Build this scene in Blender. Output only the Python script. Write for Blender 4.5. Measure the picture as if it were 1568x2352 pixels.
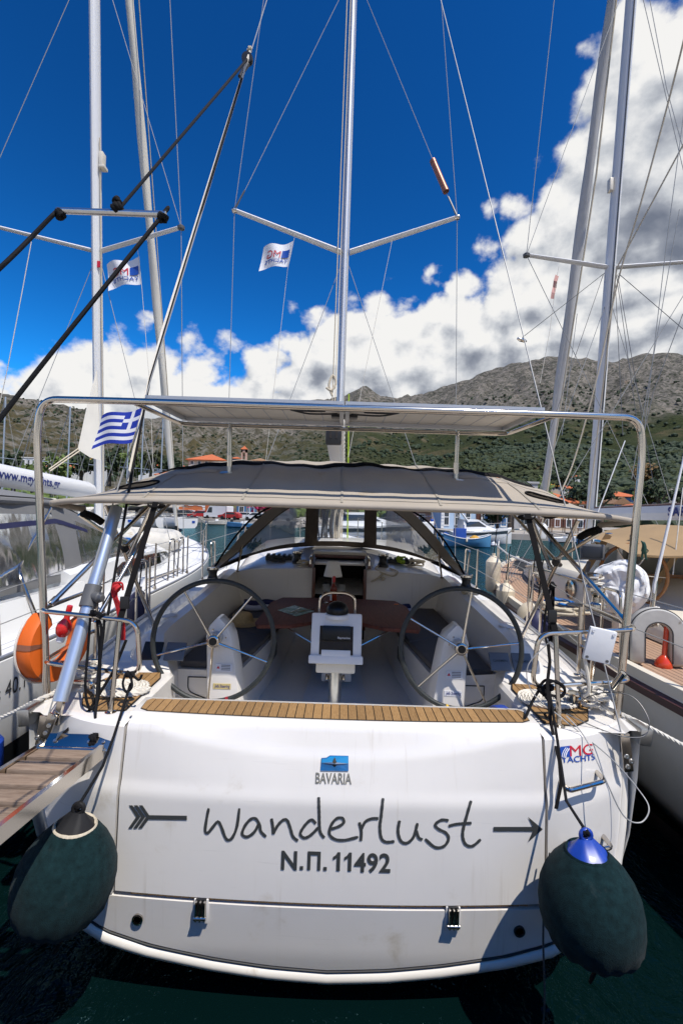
import bpy, bmesh, math, random
from mathutils import Vector, Matrix, noise
random.seed(7)
PI = math.pi
for o in list(bpy.data.objects):
    bpy.data.objects.remove(o)
S = bpy.context.scene
C = S.collection

# ------------------------------------------------------------------ camera
CAM_Z = 2.7
FPX = 1045.0                     # focal length measured on a 1568 x 2352 print of the photograph
ROLL = math.radians(1.8)
cd = bpy.data.cameras.new('camera')
cam = bpy.data.objects.new('camera', cd)
C.objects.link(cam)
cam.matrix_world = Matrix.Translation((0, 0, CAM_Z)) @ Matrix.Rotation(PI/2, 4, 'X') @ Matrix.Rotation(ROLL, 4, 'Z')
cd.sensor_fit = 'HORIZONTAL'
cd.sensor_width = 24.0
cd.lens = 24.0*FPX/1568
cd.clip_start = 0.05
cd.clip_end = 9000
S.camera = cam
S.render.resolution_x = 682
S.render.resolution_y = 1024
S.view_settings.view_transform = 'Standard'
S.view_settings.look = 'None'
S.view_settings.gamma = 1
S.view_settings.use_curve_mapping = False
S.view_settings.exposure = 0.0
S.cycles.use_adaptive_sampling = True
S.cycles.adaptive_threshold = 0.02
S.cycles.use_denoising = True
S.cycles.max_bounces = 7
S.cycles.diffuse_bounces = 4
S.cycles.glossy_bounces = 4
S.cycles.transmission_bounces = 6
S.cycles.transparent_max_bounces = 14
S.cycles.caustics_reflective = False
S.cycles.caustics_refractive = False

# ------------------------------------------------------------------ sun and sky
SUN_DIR = Vector((0.29, -0.35, 0.89)).normalized()      # towards the sun: behind and right of the viewer, high
sl = bpy.data.lights.new('sun', 'SUN')
sl.energy = 5.0
sl.angle = math.radians(0.53)
sl.color = (1.0, 0.945, 0.87)
sun = bpy.data.objects.new('sun', sl)
sun.rotation_euler = (-SUN_DIR).to_track_quat('-Z', 'Y').to_euler()
sun.location = SUN_DIR*50
C.objects.link(sun)

W = bpy.data.worlds.new('World')
S.world = W
W.use_nodes = True
nt = W.node_tree
nt.nodes.clear()
W.cycles.sampling_method = 'MANUAL'
W.cycles.sample_map_resolution = 512

class NB:
    """small node-building helper"""
    def __init__(s, tree): s.t = tree
    def n(s, typ, **kw):
        nd = s.t.nodes.new('ShaderNode'+typ)
        for k, v in kw.items(): setattr(nd, k, v)
        return nd
    def link(s, a, b): s.t.links.new(a, b)
    def put(s, sock, v):
        if hasattr(v, 'links') or hasattr(v, 'is_linked'): s.t.links.new(v, sock)
        else: sock.default_value = v
    def math(s, op, a, b=0.0, c=None, clamp=False):
        nd = s.n('Math', operation=op); nd.use_clamp = clamp
        s.put(nd.inputs[0], a); s.put(nd.inputs[1], b)
        if c is not None: s.put(nd.inputs[2], c)
        return nd.outputs[0]
    def vmath(s, op, a, b=(0, 0, 0)):
        nd = s.n('VectorMath', operation=op)
        s.put(nd.inputs[0], a); s.put(nd.inputs[1], b)
        return nd.outputs[0]
    def mix(s, f, a, b):
        nd = s.n('Mix', data_type='RGBA'); nd.clamp_factor = True
        s.put(nd.inputs[0], f); s.put(nd.inputs[6], a); s.put(nd.inputs[7], b)
        return nd.outputs[2]
    def noise(s, vec, scale, detail=4, rough=0.55, dist=0.0, typ=None):
        nd = s.n('TexNoise')
        if typ: nd.noise_type = typ
        if vec is not None: s.link(vec, nd.inputs['Vector'])
        nd.inputs['Scale'].default_value = scale
        nd.inputs['Detail'].default_value = detail
        nd.inputs['Roughness'].default_value = rough
        nd.inputs['Distortion'].default_value = dist
        return nd.outputs['Fac']
    def ramp(s, f, stops, interp='LINEAR'):
        nd = s.n('ValToRGB'); nd.color_ramp.interpolation = interp
        e = nd.color_ramp.elements
        while len(e) < len(stops): e.new(0.5)
        for el, (p, c) in zip(e, stops):
            el.position = p
            el.color = c if len(c) == 4 else (*c, 1)
        s.put(nd.inputs[0], f)
        return nd.outputs[0]
    def smooth(s, v, lo, hi, a=0.0, b=1.0):
        nd = s.n('MapRange', interpolation_type='SMOOTHSTEP')
        s.put(nd.inputs[0], v); nd.inputs[1].default_value = lo; nd.inputs[2].default_value = hi
        nd.inputs[3].default_value = a; nd.inputs[4].default_value = b
        return nd.outputs[0]

def build_sky():
    # cloud density as a node group of the view direction (so that it can be sampled twice for relief)
    g = bpy.data.node_groups.new('cloud_density', 'ShaderNodeTree')
    g.interface.new_socket('Dir', in_out='INPUT', socket_type='NodeSocketVector')
    g.interface.new_socket('Density', in_out='OUTPUT', socket_type='NodeSocketFloat')
    g.interface.new_socket('Depth', in_out='OUTPUT', socket_type='NodeSocketFloat')
    b = NB(g)
    gi = g.nodes.new('NodeGroupInput'); go = g.nodes.new('NodeGroupOutput')
    d = b.vmath('NORMALIZE', gi.outputs[0])
    sep = b.n('SeparateXYZ'); b.link(d, sep.inputs[0])
    az = b.math('ARCTAN2', sep.outputs[0], sep.outputs[1])
    azn = b.math('MULTIPLY_ADD', az, 1/(2*PI), 0.5)
    el = b.math('MULTIPLY', b.math('ARCSINE', sep.outputs[2]), 180/PI)
    # how high the cloud bank reaches (degrees / 60) for each bearing: a bank building up to the right, elsewhere unseen cumulus sized for neutral fill light
    pts = [(-180, 22), (-140, 21), (-100, 17), (-60, 9), (-46, 6), (-38, 9), (-32, 18), (-25, 20.5), (-19, 21), (-12, 20.5), (-5, 22),
           (2, 23.5), (8, 26.5), (15, 30), (21, 32), (25, 37), (29, 42), (34, 45), (42, 48), (58, 40), (80, 30), (110, 24), (180, 22)]
    h = b.ramp(azn, [(p/360+0.5, (e/60,)*3) for p, e in pts])
    hh = b.math('MULTIPLY', h, 60.0)
    depth = b.math('SUBTRACT', hh, el)
    vz = b.vmath('MULTIPLY', d, (1, 1, 1.25))
    n1 = b.noise(vz, 3.4, 5, 0.60, 0.25)
    n2 = b.noise(vz, 14.0, 6, 0.64)
    vor = b.n('TexVoronoi', feature='F1')
    vor.inputs['Scale'].default_value = 17.0
    b.link(b.vmath('ADD', vz, (3.1, 0.2, 1.7)), vor.inputs['Vector'])
    bil = b.math('SUBTRACT', 0.55, vor.outputs['Distance'])
    dens = b.math('MULTIPLY_ADD', b.math('SUBTRACT', n1, 0.5), 3.9, b.math('MULTIPLY', b.math('MINIMUM', depth, 8.0), 0.17))
    dens = b.math('MULTIPLY_ADD', b.math('SUBTRACT', n2, 0.5), 1.35, dens)
    dens = b.math('MULTIPLY_ADD', bil, 1.1, dens)
    b.link(dens, go.inputs[0]); b.link(depth, go.inputs[1])

    b = NB(nt)
    tc = b.n('TexCoord')
    dirv = tc.outputs['Generated']
    g1 = b.n('Group'); g1.node_tree = g; b.link(dirv, g1.inputs[0])
    g2 = b.n('Group'); g2.node_tree = g
    b.link(b.vmath('ADD', dirv, (0.016, 0.0, 0.036)), g2.inputs[0])
    cover = b.smooth(g1.outputs[0], 0.02, 0.52)
    relief = b.math('SUBTRACT', g1.outputs[0], g2.outputs[0])
    thick = b.smooth(g1.outputs[0], 0.5, 2.6)
    big = b.noise(b.vmath('ADD', b.vmath('MULTIPLY', dirv, (1, 1, 1.9)), (0.35, 0.2, 0.1)), 3.0, 4, 0.5)
    shade = b.math('MULTIPLY_ADD', relief, 0.62, 0.85)
    shade = b.math('SUBTRACT', shade, b.math('MULTIPLY', thick, b.math('MULTIPLY', b.smooth(big, 0.42, 0.64, 0.08, 0.55), b.smooth(g1.outputs[1], 3.0, 15.0, 0.18, 1.0))))
    shade = b.math('SUBTRACT', shade, b.math('MULTIPLY', b.smooth(g1.outputs[1], 7.0, 17.0), b.smooth(big, 0.36, 0.56, 0.0, 0.34)))
    ccol = b.ramp(shade, [(0.0, (0.20, 0.23, 0.30)), (0.35, (0.36, 0.39, 0.46)), (0.62, (0.66, 0.69, 0.74)), (0.9, (1.0, 1.0, 1.0)), (1.0, (1.06, 1.05, 1.03))])
    sky = b.n('TexSky', sky_type='NISHITA')
    sky.sun_disc = False
    sky.sun_elevation = math.asin(SUN_DIR.z)
    sky.sun_rotation = math.atan2(SUN_DIR.x, SUN_DIR.y)
    sky.altitude = 300
    sky.air_density = 1.0
    sky.dust_density = 0.25
    sky.ozone_density = 3.5
    # contrast of the clear sky as the camera (polarised, saturated) recorded it
    dim = b.vmath('SCALE', sky.outputs[0]); dim.node.inputs['Scale'].default_value = 0.35
    gm = b.n('Gamma'); gm.inputs['Gamma'].default_value = SKY_GAMMA
    b.link(dim, gm.inputs['Color'])
    bri = b.vmath('MULTIPLY', gm.outputs[0], SKY_VAL)
    cl = b.n('Mix', data_type='RGBA', blend_type='MULTIPLY')
    cl.inputs[0].default_value = 1.0
    b.link(ccol, cl.inputs[6])
    cl.inputs[7].default_value = (CLOUD_V, CLOUD_V, CLOUD_V, 1)
    res = b.mix(cover, bri, cl.outputs[2])
    bg = b.n('Background'); bg.inputs['Strength'].default_value = 0.1
    b.link(res, bg.inputs['Color'])
    out = b.n('OutputWorld'); b.link(bg.outputs[0], out.inputs['Surface'])
SKY_GAMMA, SKY_VAL, CLOUD_V = 1.95, (0.50, 2.95, 3.25), 8.6
build_sky()

def at(u, v, d):
    """world point seen at print position (u, v) when it stands d metres in front of the viewer"""
    du, dv = u-784, v-1176
    a = du*math.cos(ROLL)+dv*math.sin(ROLL)
    b = -du*math.sin(ROLL)+dv*math.cos(ROLL)
    return Vector((a*d/FPX, d, CAM_Z-b*d/FPX))
def at_z(u, v, z):
    du, dv = u-784, v-1176
    b = -du*math.sin(ROLL)+dv*math.cos(ROLL)
    return at(u, v, (CAM_Z-z)*FPX/b)

# ------------------------------------------------------------------ materials
MATS = {}
def mat(name, col, rough=0.5, metal=0.0, spec=None, coat=0.0, var=0.0, vscale=6.0, bump=0.0, bscale=60.0, sheen=0.0,
        rand=0.0, coords='Object', stretch=(1, 1, 1), trans=0.0, ior=None, dirt=None, alpha=1.0):
    m = bpy.data.materials.new(name)
    m.use_nodes = True
    t = m.node_tree; b = NB(t)
    p = t.nodes['Principled BSDF']
    p.inputs['Roughness'].default_value = rough
    p.inputs['Metallic'].default_value = metal
    p.inputs['Coat Weight'].default_value = coat
    p.inputs['Coat Roughness'].default_value = 0.08
    p.inputs['Sheen Weight'].default_value = sheen
    p.inputs['Transmission Weight'].default_value = trans
    p.inputs['Alpha'].default_value = alpha
    if ior: p.inputs['IOR'].default_value = ior
    if spec is not None: p.inputs['Specular IOR Level'].default_value = spec
    c4 = (*col, 1)
    p.inputs['Base Color'].default_value = c4
    m.diffuse_color = c4
    if var or bump or rand or dirt:
        tc = b.n('TexCoord')
        v = b.vmath('MULTIPLY', tc.outputs[coords], stretch)
        outc = None
        if var:
            f = b.noise(v, vscale, 6, 0.6)
            lo = tuple(max(0, c*(1-var)) for c in col); hi = tuple(min(1, c*(1+var)) for c in col)
            outc = b.ramp(f, [(0.25, lo), (0.75, hi)])
        if rand:
            oi = b.n('ObjectInfo')
            k = b.math('MULTIPLY_ADD', oi.outputs['Random'], 2*rand, 1-rand)
            hsv = b.n('HueSaturation')
            b.link(k, hsv.inputs['Value'])
            hsv.inputs['Color'].default_value = c4
            if outc: b.link(outc, hsv.inputs['Color'])
            outc = hsv.outputs[0]
        if dirt:
            dcol, dsc, lo, hi = dirt
            f = b.smooth(b.noise(v, dsc, 8, 0.65, 0.3), lo, hi)
            src = outc if outc else c4
            outc = b.mix(f, src, (*dcol, 1))
        if outc: b.link(outc, p.inputs['Base Color'])
        if bump:
            bf = b.noise(v, bscale, 3, 0.6)
            bn = b.n('Bump'); bn.inputs['Strength'].default_value = bump; bn.inputs['Distance'].default_value = 0.004
            b.link(bf, bn.inputs['Height']); b.link(bn.outputs[0], p.inputs['Normal'])
    MATS[name] = m
    return m

def wood_mat(name, lo, hi, axis_stretch, scale=30, rough=0.6, rand=0.12):
    m = bpy.data.materials.new(name); m.use_nodes = True
    t = m.node_tree; b = NB(t); p = t.nodes['Principled BSDF']
    tc = b.n('TexCoord'); oi = b.n('ObjectInfo')
    off = b.vmath('ADD', tc.outputs['Object'], b.vmath('MULTIPLY', oi.outputs['Location'], (7, 3, 5)))
    rr = b.n('CombineXYZ')
    for i in range(3): b.link(b.math('MULTIPLY', oi.outputs['Random'], 11.0+i), rr.inputs[i])
    v = b.vmath('MULTIPLY', b.vmath('ADD', off, rr.outputs[0]), axis_stretch)
    f = b.noise(v, scale, 6, 0.65, 0.6)
    c = b.ramp(f, [(0.25, lo), (0.75, hi)])
    hsv = b.n('HueSaturation'); b.link(c, hsv.inputs['Color'])
    b.link(b.math('MULTIPLY_ADD', oi.outputs['Random'], 2*rand, 1-rand), hsv.inputs['Value'])
    b.link(hsv.outputs[0], p.inputs['Base Color'])
    p.inputs['Roughness'].default_value = rough
    bn = b.n('Bump'); bn.inputs['Strength'].default_value = 0.35; bn.inputs['Distance'].default_value = 0.002
    b.link(f, bn.inputs['Height']); b.link(bn.outputs[0], p.inputs['Normal'])
    MATS[name] = m
    return m

mat('gelcoat', (0.745, 0.71, 0.655), 0.30, coat=0.5, var=0.035, vscale=2.2, dirt=((0.56, 0.50, 0.40), 3.5, 0.60, 0.82), bump=0.02, bscale=4)
def weather(name):
    """rain streaks running down and fine horizontal scuffs on a painted or moulded surface"""
    m = MATS[name]; t = m.node_tree; b = NB(t); p = t.nodes['Principled BSDF']
    src = p.inputs['Base Color'].links[0].from_socket
    tc = b.n('TexCoord')
    st = b.noise(b.vmath('MULTIPLY', tc.outputs['Object'], (26, 6, 0.9)), 1.0, 4, 0.6)
    sc = b.noise(b.vmath('MULTIPLY', tc.outputs['Object'], (1.6, 4, 38)), 1.0, 5, 0.7, 0.4)
    bl = b.noise(tc.outputs['Object'], 1.7, 3)
    f = b.math('MULTIPLY', b.smooth(st, 0.56, 0.78), b.smooth(bl, 0.44, 0.62))
    c = b.mix(b.math('MULTIPLY', f, 0.34), src, (0.42, 0.35, 0.25, 1))
    f2 = b.math('MULTIPLY', b.smooth(sc, 0.60, 0.72), b.smooth(bl, 0.56, 0.42))
    c = b.mix(b.math('MULTIPLY', f2, 0.22), c, (0.40, 0.38, 0.34, 1))
    b.link(c, p.inputs['Base Color'])
    b.link(b.math('MULTIPLY_ADD', b.math('ADD', f, f2), 0.22, 0.28), p.inputs['Roughness'])
weather('gelcoat')
mat('gelcoat_side', (0.78, 0.78, 0.76), 0.25, coat=0.4, var=0.03, vscale=1.2)
mat('gelcoat_old', (0.74, 0.70, 0.62), 0.38, coat=0.2, var=0.06, vscale=3, dirt=((0.45, 0.38, 0.28), 6, 0.60, 0.82))
mat('nonslip', (0.70, 0.70, 0.69), 0.6, var=0.05, vscale=5, bump=0.3, bscale=350)
mat('cream_gel', (0.72, 0.66, 0.54), 0.4, coat=0.2, var=0.05, vscale=2)
mat('boot_black', (0.012, 0.014, 0.016), 0.4)
mat('steel', (0.62, 0.56, 0.48), 0.16, metal=1.0, bump=0.02, bscale=40)
mat('steel_brushed', (0.62, 0.62, 0.60), 0.28, metal=1.0, var=0.12, vscale=20)
mat('aluminium', (0.55, 0.56, 0.58), 0.42, metal=0.75, var=0.05, vscale=3)
mat('mast_white', (0.72, 0.72, 0.71), 0.35, coat=0.2)
mat('mast_alu', (0.60, 0.61, 0.62), 0.36, metal=0.5, var=0.04, vscale=2)
mat('pole_alu', (0.50, 0.56, 0.64), 0.34, metal=0.7, var=0.05, vscale=6)
mat('black_plastic', (0.012, 0.012, 0.013), 0.42)
mat('black_gloss', (0.006, 0.007, 0.008), 0.3, spec=0.3)
mat('grey_plastic', (0.10, 0.10, 0.10), 0.5)
mat('grip_leather', (0.022, 0.026, 0.025), 0.55, var=0.3, vscale=30, bump=0.25, bscale=400)
mat('caulk', (0.010, 0.010, 0.010), 0.6)
mat('canvas_taupe', (0.37, 0.325, 0.265), 0.9, spec=0.15, var=0.07, vscale=3, bump=0.25, bscale=500, dirt=((0.33, 0.25, 0.15), 4, 0.58, 0.8))
mat('canvas_underside', (0.30, 0.27, 0.22), 0.9, var=0.05, vscale=3)
mat('canvas_black', (0.010, 0.009, 0.009), 0.9, spec=0.15, bump=0.2, bscale=400)
mat('canvas_brown_shaded', (0.11, 0.085, 0.062), 0.85, var=0.15, vscale=9, bump=0.25, bscale=400)  # brown window frames, with the shade inside the hood put into the colour
mat('canvas_grey', (0.17, 0.17, 0.168), 0.85, var=0.07, vscale=4, bump=0.3, bscale=300)
mat('canvas_cream', (0.33, 0.22, 0.11), 0.8, var=0.10, vscale=3)
mat('canvas_white', (0.78, 0.78, 0.77), 0.6, var=0.04, vscale=5, bump=0.35, bscale=12)
mat('sail_white', (0.76, 0.72, 0.62), 0.75, var=0.06, vscale=3, bump=0.3, bscale=9)
mat('sail_cover_grey', (0.52, 0.51, 0.49), 0.75, var=0.08, vscale=5, bump=0.3, bscale=25)
mat('cushion', (0.090, 0.082, 0.078), 0.9, var=0.12, vscale=8, bump=0.2, bscale=500)
mat('rope_white', (0.66, 0.62, 0.54), 0.85, var=0.12, vscale=25, bump=0.4, bscale=300)
mat('rope_cream', (0.55, 0.48, 0.36), 0.85, var=0.22, vscale=60)
mat('rope_black', (0.006, 0.006, 0.007), 0.8, spec=0.2, var=0.5, vscale=120, bump=0.4, bscale=300)
mat('rope_dark_grey', (0.06, 0.06, 0.06), 0.8, var=0.5, vscale=120)
mat('rope_red', (0.42, 0.012, 0.016), 0.8, var=0.25, vscale=60)
mat('rope_green', (0.36, 0.50, 0.03), 0.8, var=0.3, vscale=60)
mat('rope_blue', (0.02, 0.16, 0.48), 0.8, var=0.3, vscale=60)
mat('wire', (0.34, 0.34, 0.33), 0.6, metal=0.3)
mat('wire_dark', (0.10, 0.10, 0.10), 0.45, metal=0.6)
mat('fender_cloth', (0.006, 0.019, 0.021), 0.95, var=0.45, vscale=30, bump=0.6, bscale=220, spec=0.1, sheen=0.03, dirt=((0.035, 0.045, 0.045), 7, 0.60, 0.80))
mat('vinyl_blue', (0.010, 0.05, 0.33), 0.4, coat=0.2, var=0.2, vscale=20)
mat('vinyl_navy', (0.018, 0.02, 0.07), 0.5)
mat('vinyl_black', (0.012, 0.012, 0.013), 0.6, spec=0.2)
mat('fender_white', (0.66, 0.58, 0.44), 0.55, var=0.2, vscale=6)
mat('orange_cloth', (0.72, 0.13, 0.010), 0.6, var=0.12, vscale=8, bump=0.2, bscale=120)
mat('red_plastic', (0.60, 0.012, 0.010), 0.25, coat=0.4)
mat('orange_lens', (0.62, 0.05, 0.010), 0.2, coat=0.5)
mat('white_plastic', (0.74, 0.74, 0.75), 0.4, var=0.03, vscale=8)
mat('letter_grey', (0.045, 0.048, 0.047), 0.45, dirt=((0.5, 0.5, 0.48), 22, 0.72, 0.76))
mat('letter_chrome', (0.48, 0.46, 0.40), 0.25, metal=1.0)
mat('blue_badge', (0.0, 0.12, 0.34), 0.2, coat=0.5, var=0.5, vscale=9)
mat('blue_badge_light', (0.01, 0.24, 0.52), 0.2, coat=0.5)
mat('logo_red', (0.55, 0.012, 0.03), 0.4)
mat('logo_blue', (0.012, 0.07, 0.36), 0.4)
mat('flag_blue', (0.010, 0.035, 0.36), 0.7)
mat('flag_white', (0.78, 0.78, 0.80), 0.7)
mat('wall_faded_pink', (0.55, 0.30, 0.26), 0.8, var=0.2, vscale=9)
mat('print_dark', (0.03, 0.03, 0.032), 0.5)
mat('print_navy', (0.02, 0.035, 0.20), 0.5)
mat('solar_back', (0.84, 0.78, 0.68), 0.5, var=0.06, vscale=4)
mat('solar_cell', (0.01, 0.012, 0.03), 0.15, coat=0.6)
mat('copper', (0.33, 0.13, 0.075), 0.4, metal=0.4)
mat('mahogany_red', (0.10, 0.026, 0.013), 0.3, coat=0.4, var=0.35, vscale=8, stretch=(1, 1, 8))
mat('table_wood', (0.135, 0.046, 0.032), 0.6, spec=0.2, var=0.35, vscale=9, stretch=(8, 1, 1))
mat('hollow_shade', (0.018, 0.013, 0.010), 0.7)  # near-black: the shade inside hollows is put into the colour
mat('straw', (0.48, 0.32, 0.13), 0.8, var=0.2, vscale=40, bump=0.6, bscale=150)
mat('towel_navy', (0.012, 0.014, 0.06), 0.95, bump=0.5, bscale=200)
mat('towel_white', (0.55, 0.55, 0.62), 0.95, bump=0.5, bscale=200)
mat('chart_paper', (0.45, 0.56, 0.56), 0.6, dirt=((0.16, 0.30, 0.24), 14, 0.46, 0.50))
mat('wine', (0.42, 0.05, 0.012), 0.05, trans=0.75, ior=1.35)
mat('foil_red', (0.42, 0.01, 0.02), 0.35)
mat('paper_white', (0.72, 0.72, 0.74), 0.7)
mat('sticker_gold', (0.62, 0.50, 0.22), 0.5)
mat('glass_clear', (0.95, 0.97, 0.97), 0.02, trans=1.0, ior=1.45)
mat('lamp_white', (0.74, 0.73, 0.70), 0.6)
mat('screen_grey', (0.13, 0.14, 0.16), 0.4)
mat('yellow_tape', (0.75, 0.45, 0.02), 0.5)
mat('red_tape', (0.30, 0.01, 0.02), 0.5)
mat('orange_bottle', (0.80, 0.16, 0.01), 0.35, coat=0.2)
mat('rub_strake', (0.075, 0.030, 0.026), 0.4, coat=0.2, var=0.2, vscale=4)
mat('bronze_green', (0.02, 0.07, 0.05), 0.5, metal=0.4)
mat('rubber_grey', (0.44, 0.43, 0.40), 0.7, var=0.12, vscale=8, dirt=((0.25, 0.22, 0.18), 9, 0.62, 0.72))
mat('hypalon', (0.60, 0.57, 0.50), 0.6, var=0.08, vscale=3, dirt=((0.40, 0.33, 0.22), 5, 0.60, 0.72))
wood_mat('teak', (0.20, 0.105, 0.036), (0.40, 0.24, 0.10), (9, 1, 1), 26, 0.6, 0.16)
wood_mat('teak_deck_old', (0.33, 0.20, 0.125), (0.46, 0.30, 0.20), (6, 1, 1), 20, 0.7, 0.06)
wood_mat('gang_plank', (0.14, 0.088, 0.055), (0.33, 0.245, 0.175), (1, 9, 9), 9, 0.8, 0.14)
wood_mat('varnish', (0.22, 0.085, 0.022), (0.36, 0.16, 0.05), (1, 8, 8), 10, 0.25, 0.08)

def clear_vinyl(name, tint, gloss=0.12, clear=0.86, rough=0.03):
    m = bpy.data.materials.new(name); m.use_nodes = True
    t = m.node_tree; t.nodes.clear(); b = NB(t)
    tr = b.n('BsdfTransparent'); tr.inputs[0].default_value = (*tint, 1)
    gl = b.n('BsdfGlossy'); gl.inputs['Roughness'].default_value = rough; gl.inputs['Color'].default_value = (1, 1, 1, 1)
    df = b.n('BsdfTranslucent'); df.inputs[0].default_value = (0.6, 0.62, 0.62, 1)
    tc = b.n('TexCoord')
    bn = b.n('Bump'); bn.inputs['Strength'].default_value = 0.5; bn.inputs['Distance'].default_value = 0.03
    b.link(b.noise(b.vmath('MULTIPLY', tc.outputs['Object'], (1, 1, 0.35)), 5.0, 2), bn.inputs['Height'])
    b.link(bn.outputs[0], gl.inputs['Normal'])
    fr = b.n('Fresnel'); fr.inputs[0].default_value = 1.45
    f = b.math('ADD', b.math('MULTIPLY', fr.outputs[0], 0.8), gloss*0.3, clamp=True)
    m1 = b.n('MixShader'); m1.inputs[0].default_value = 1-clear
    b.link(tr.outputs[0], m1.inputs[1]); b.link(df.outputs[0], m1.inputs[2])
    m2 = b.n('MixShader'); b.link(f, m2.inputs[0]); b.link(m1.outputs[0], m2.inputs[1]); b.link(gl.outputs[0], m2.inputs[2])
    out = b.n('OutputMaterial'); b.link(m2.outputs[0], out.inputs[0])
    MATS[name] = m
clear_vinyl('vinyl_window', (0.95, 0.96, 0.95), 0.03, 0.985)
clear_vinyl('vinyl_cloudy', (0.26, 0.30, 0.35), 0.25, 0.93, 0.12)
clear_vinyl('window_dark', (0.10, 0.11, 0.12), 0.5, 0.96)
clear_vinyl('window_pale', (0.62, 0.66, 0.66), 0.4, 0.85)

# ------------------------------------------------------------------ mesh builder
class MB:
    def __init__(s): s.v = []; s.f = []; s.mi = []; s.cur = 0
    def add(s, vs, fs):
        k = len(s.v)
        s.v += [tuple(p) for p in vs]
        s.f += [tuple(i+k for i in f) for f in fs]
        s.mi += [s.cur]*len(fs)
        return s
    def box(s, c, size, rot=None, taper=None):
        x, y, z = (d/2 for d in size)
        vs = []
        for k in (-1, 1):
            tx, ty = (taper if (taper and k > 0) else (1, 1))
            vs += [Vector((-x*tx, -y*ty, k*z)), Vector((x*tx, -y*ty, k*z)), Vector((x*tx, y*ty, k*z)), Vector((-x*tx, y*ty, k*z))]
        if rot is not None: vs = [rot @ p for p in vs]
        vs = [p+Vector(c) for p in vs]
        return s.add(vs, [(3, 2, 1, 0), (4, 5, 6, 7), (0, 1, 5, 4), (1, 2, 6, 5), (2, 3, 7, 6), (3, 0, 4, 7)])
    def rbox(s, c, size, r=0.01, rot=None):
        """box with chamfered edges"""
        bm = bmesh.new(); bmesh.ops.create_cube(bm, size=1)
        for q in bm.verts: q.co = Vector((q.co.x*size[0], q.co.y*size[1], q.co.z*size[2]))
        bmesh.ops.bevel(bm, geom=list(bm.edges), offset=r, segments=2, affect='EDGES', profile=0.6)
        bm.verts.index_update()
        vs = [(rot @ q.co if rot is not None else q.co)+Vector(c) for q in bm.verts]
        fs = [tuple(q.index for q in f.verts) for f in bm.faces]
        bm.free()
        return s.add(vs, fs)
    def tube(s, pts, r, n=8, closed=False, caps=True):
        pts = [Vector(p) for p in pts]
        N = len(pts)
        rs = r if isinstance(r, (list, tuple)) else [r]*N
        tang = []
        for i in range(N):
            a = pts[(i-1) % N] if (closed or i > 0) else pts[i]
            c = pts[(i+1) % N] if (closed or i < N-1) else pts[i]
            t = (c-a)
            tang.append(t.normalized() if t.length > 1e-9 else Vector((0, 0, 1)))
        up = Vector((0, 0, 1)) if abs(tang[0].z) < 0.9 else Vector((1, 0, 0))
        nrm = (up-tang[0]*up.dot(tang[0])).normalized()
        vs = []; fs = []
        for i in range(N):
            if i > 0:
                nrm = nrm-tang[i]*nrm.dot(tang[i])
                nrm = nrm.normalized() if nrm.length > 1e-6 else tang[i].orthogonal().normalized()
            bi = tang[i].cross(nrm)
            for k in range(n):
                an = 2*PI*k/n
                vs.append(pts[i]+(nrm*math.cos(an)+bi*math.sin(an))*rs[i])
        M = N if closed else N-1
        for i in range(M):
            j = (i+1) % N
            for k in range(n):
                l = (k+1) % n
                fs.append((i*n+k, i*n+l, j*n+l, j*n+k))
        if caps and not closed:
            fs.append(tuple(range(n-1, -1, -1)))
            fs.append(tuple((N-1)*n+k for k in range(n)))
        return s.add(vs, fs)
    def cyl(s, a, b, r, r2=None, n=12):
        return s.tube([a, b], [r, r if r2 is None else r2], n)
    def lathe(s, prof, c, axis=(0, 0, 1), n=20, rot=None):
        """prof: list of (radius, height)"""
        ax = Vector(axis).normalized()
        q = Vector((0, 0, 1)).rotation_difference(ax)
        vs = []; fs = []
        for r, h in prof:
            for k in range(n):
                an = 2*PI*k/n
                vs.append(q @ Vector((r*math.cos(an), r*math.sin(an), h))+Vector(c))
        for i in range(len(prof)-1):
            for k in range(n):
                l = (k+1) % n
                fs.append((i*n+k, i*n+l, (i+1)*n+l, (i+1)*n+k))
        if prof[0][0] > 1e-5: fs.append(tuple(range(n-1, -1, -1)))
        if prof[-1][0] > 1e-5: fs.append(tuple((len(prof)-1)*n+k for k in range(n)))
        return s.add(vs, fs)
    def loft(s, secs, closed=False, cap=False):
        n = len(secs[0]); vs = [p for sec in secs for p in sec]; fs = []
        for i in range(len(secs)-1):
            for k in range(n if closed else n-1):
                l = (k+1) % n
                fs.append((i*n+k, i*n+l, (i+1)*n+l, (i+1)*n+k))
        if cap:
            fs.append(tuple(range(n-1, -1, -1))); fs.append(tuple((len(secs)-1)*n+k for k in range(n)))
        return s.add(vs, fs)
    def grid(s, fn, nu, nv, skip=None):
        vs = [fn(i/nu, j/nv) for j in range(nv+1) for i in range(nu+1)]
        fs = []
        for j in range(nv):
            for i in range(nu):
                if skip and skip((i+.5)/nu, (j+.5)/nv): continue
                k = j*(nu+1)+i
                fs.append((k, k+1, k+nu+2, k+nu+1))
        return s.add(vs, fs)
    def prism(s, poly, vec):
        """polygon (3-D points) pushed along vec"""
        n = len(poly); v = Vector(vec)
        vs = [Vector(p) for p in poly]+[Vector(p)+v for p in poly]
        fs = [tuple(range(n-1, -1, -1)), tuple(range(n, 2*n))]
        fs += [(k, (k+1) % n, n+(k+1) % n, n+k) for k in range(n)]
        return s.add(vs, fs)
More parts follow.
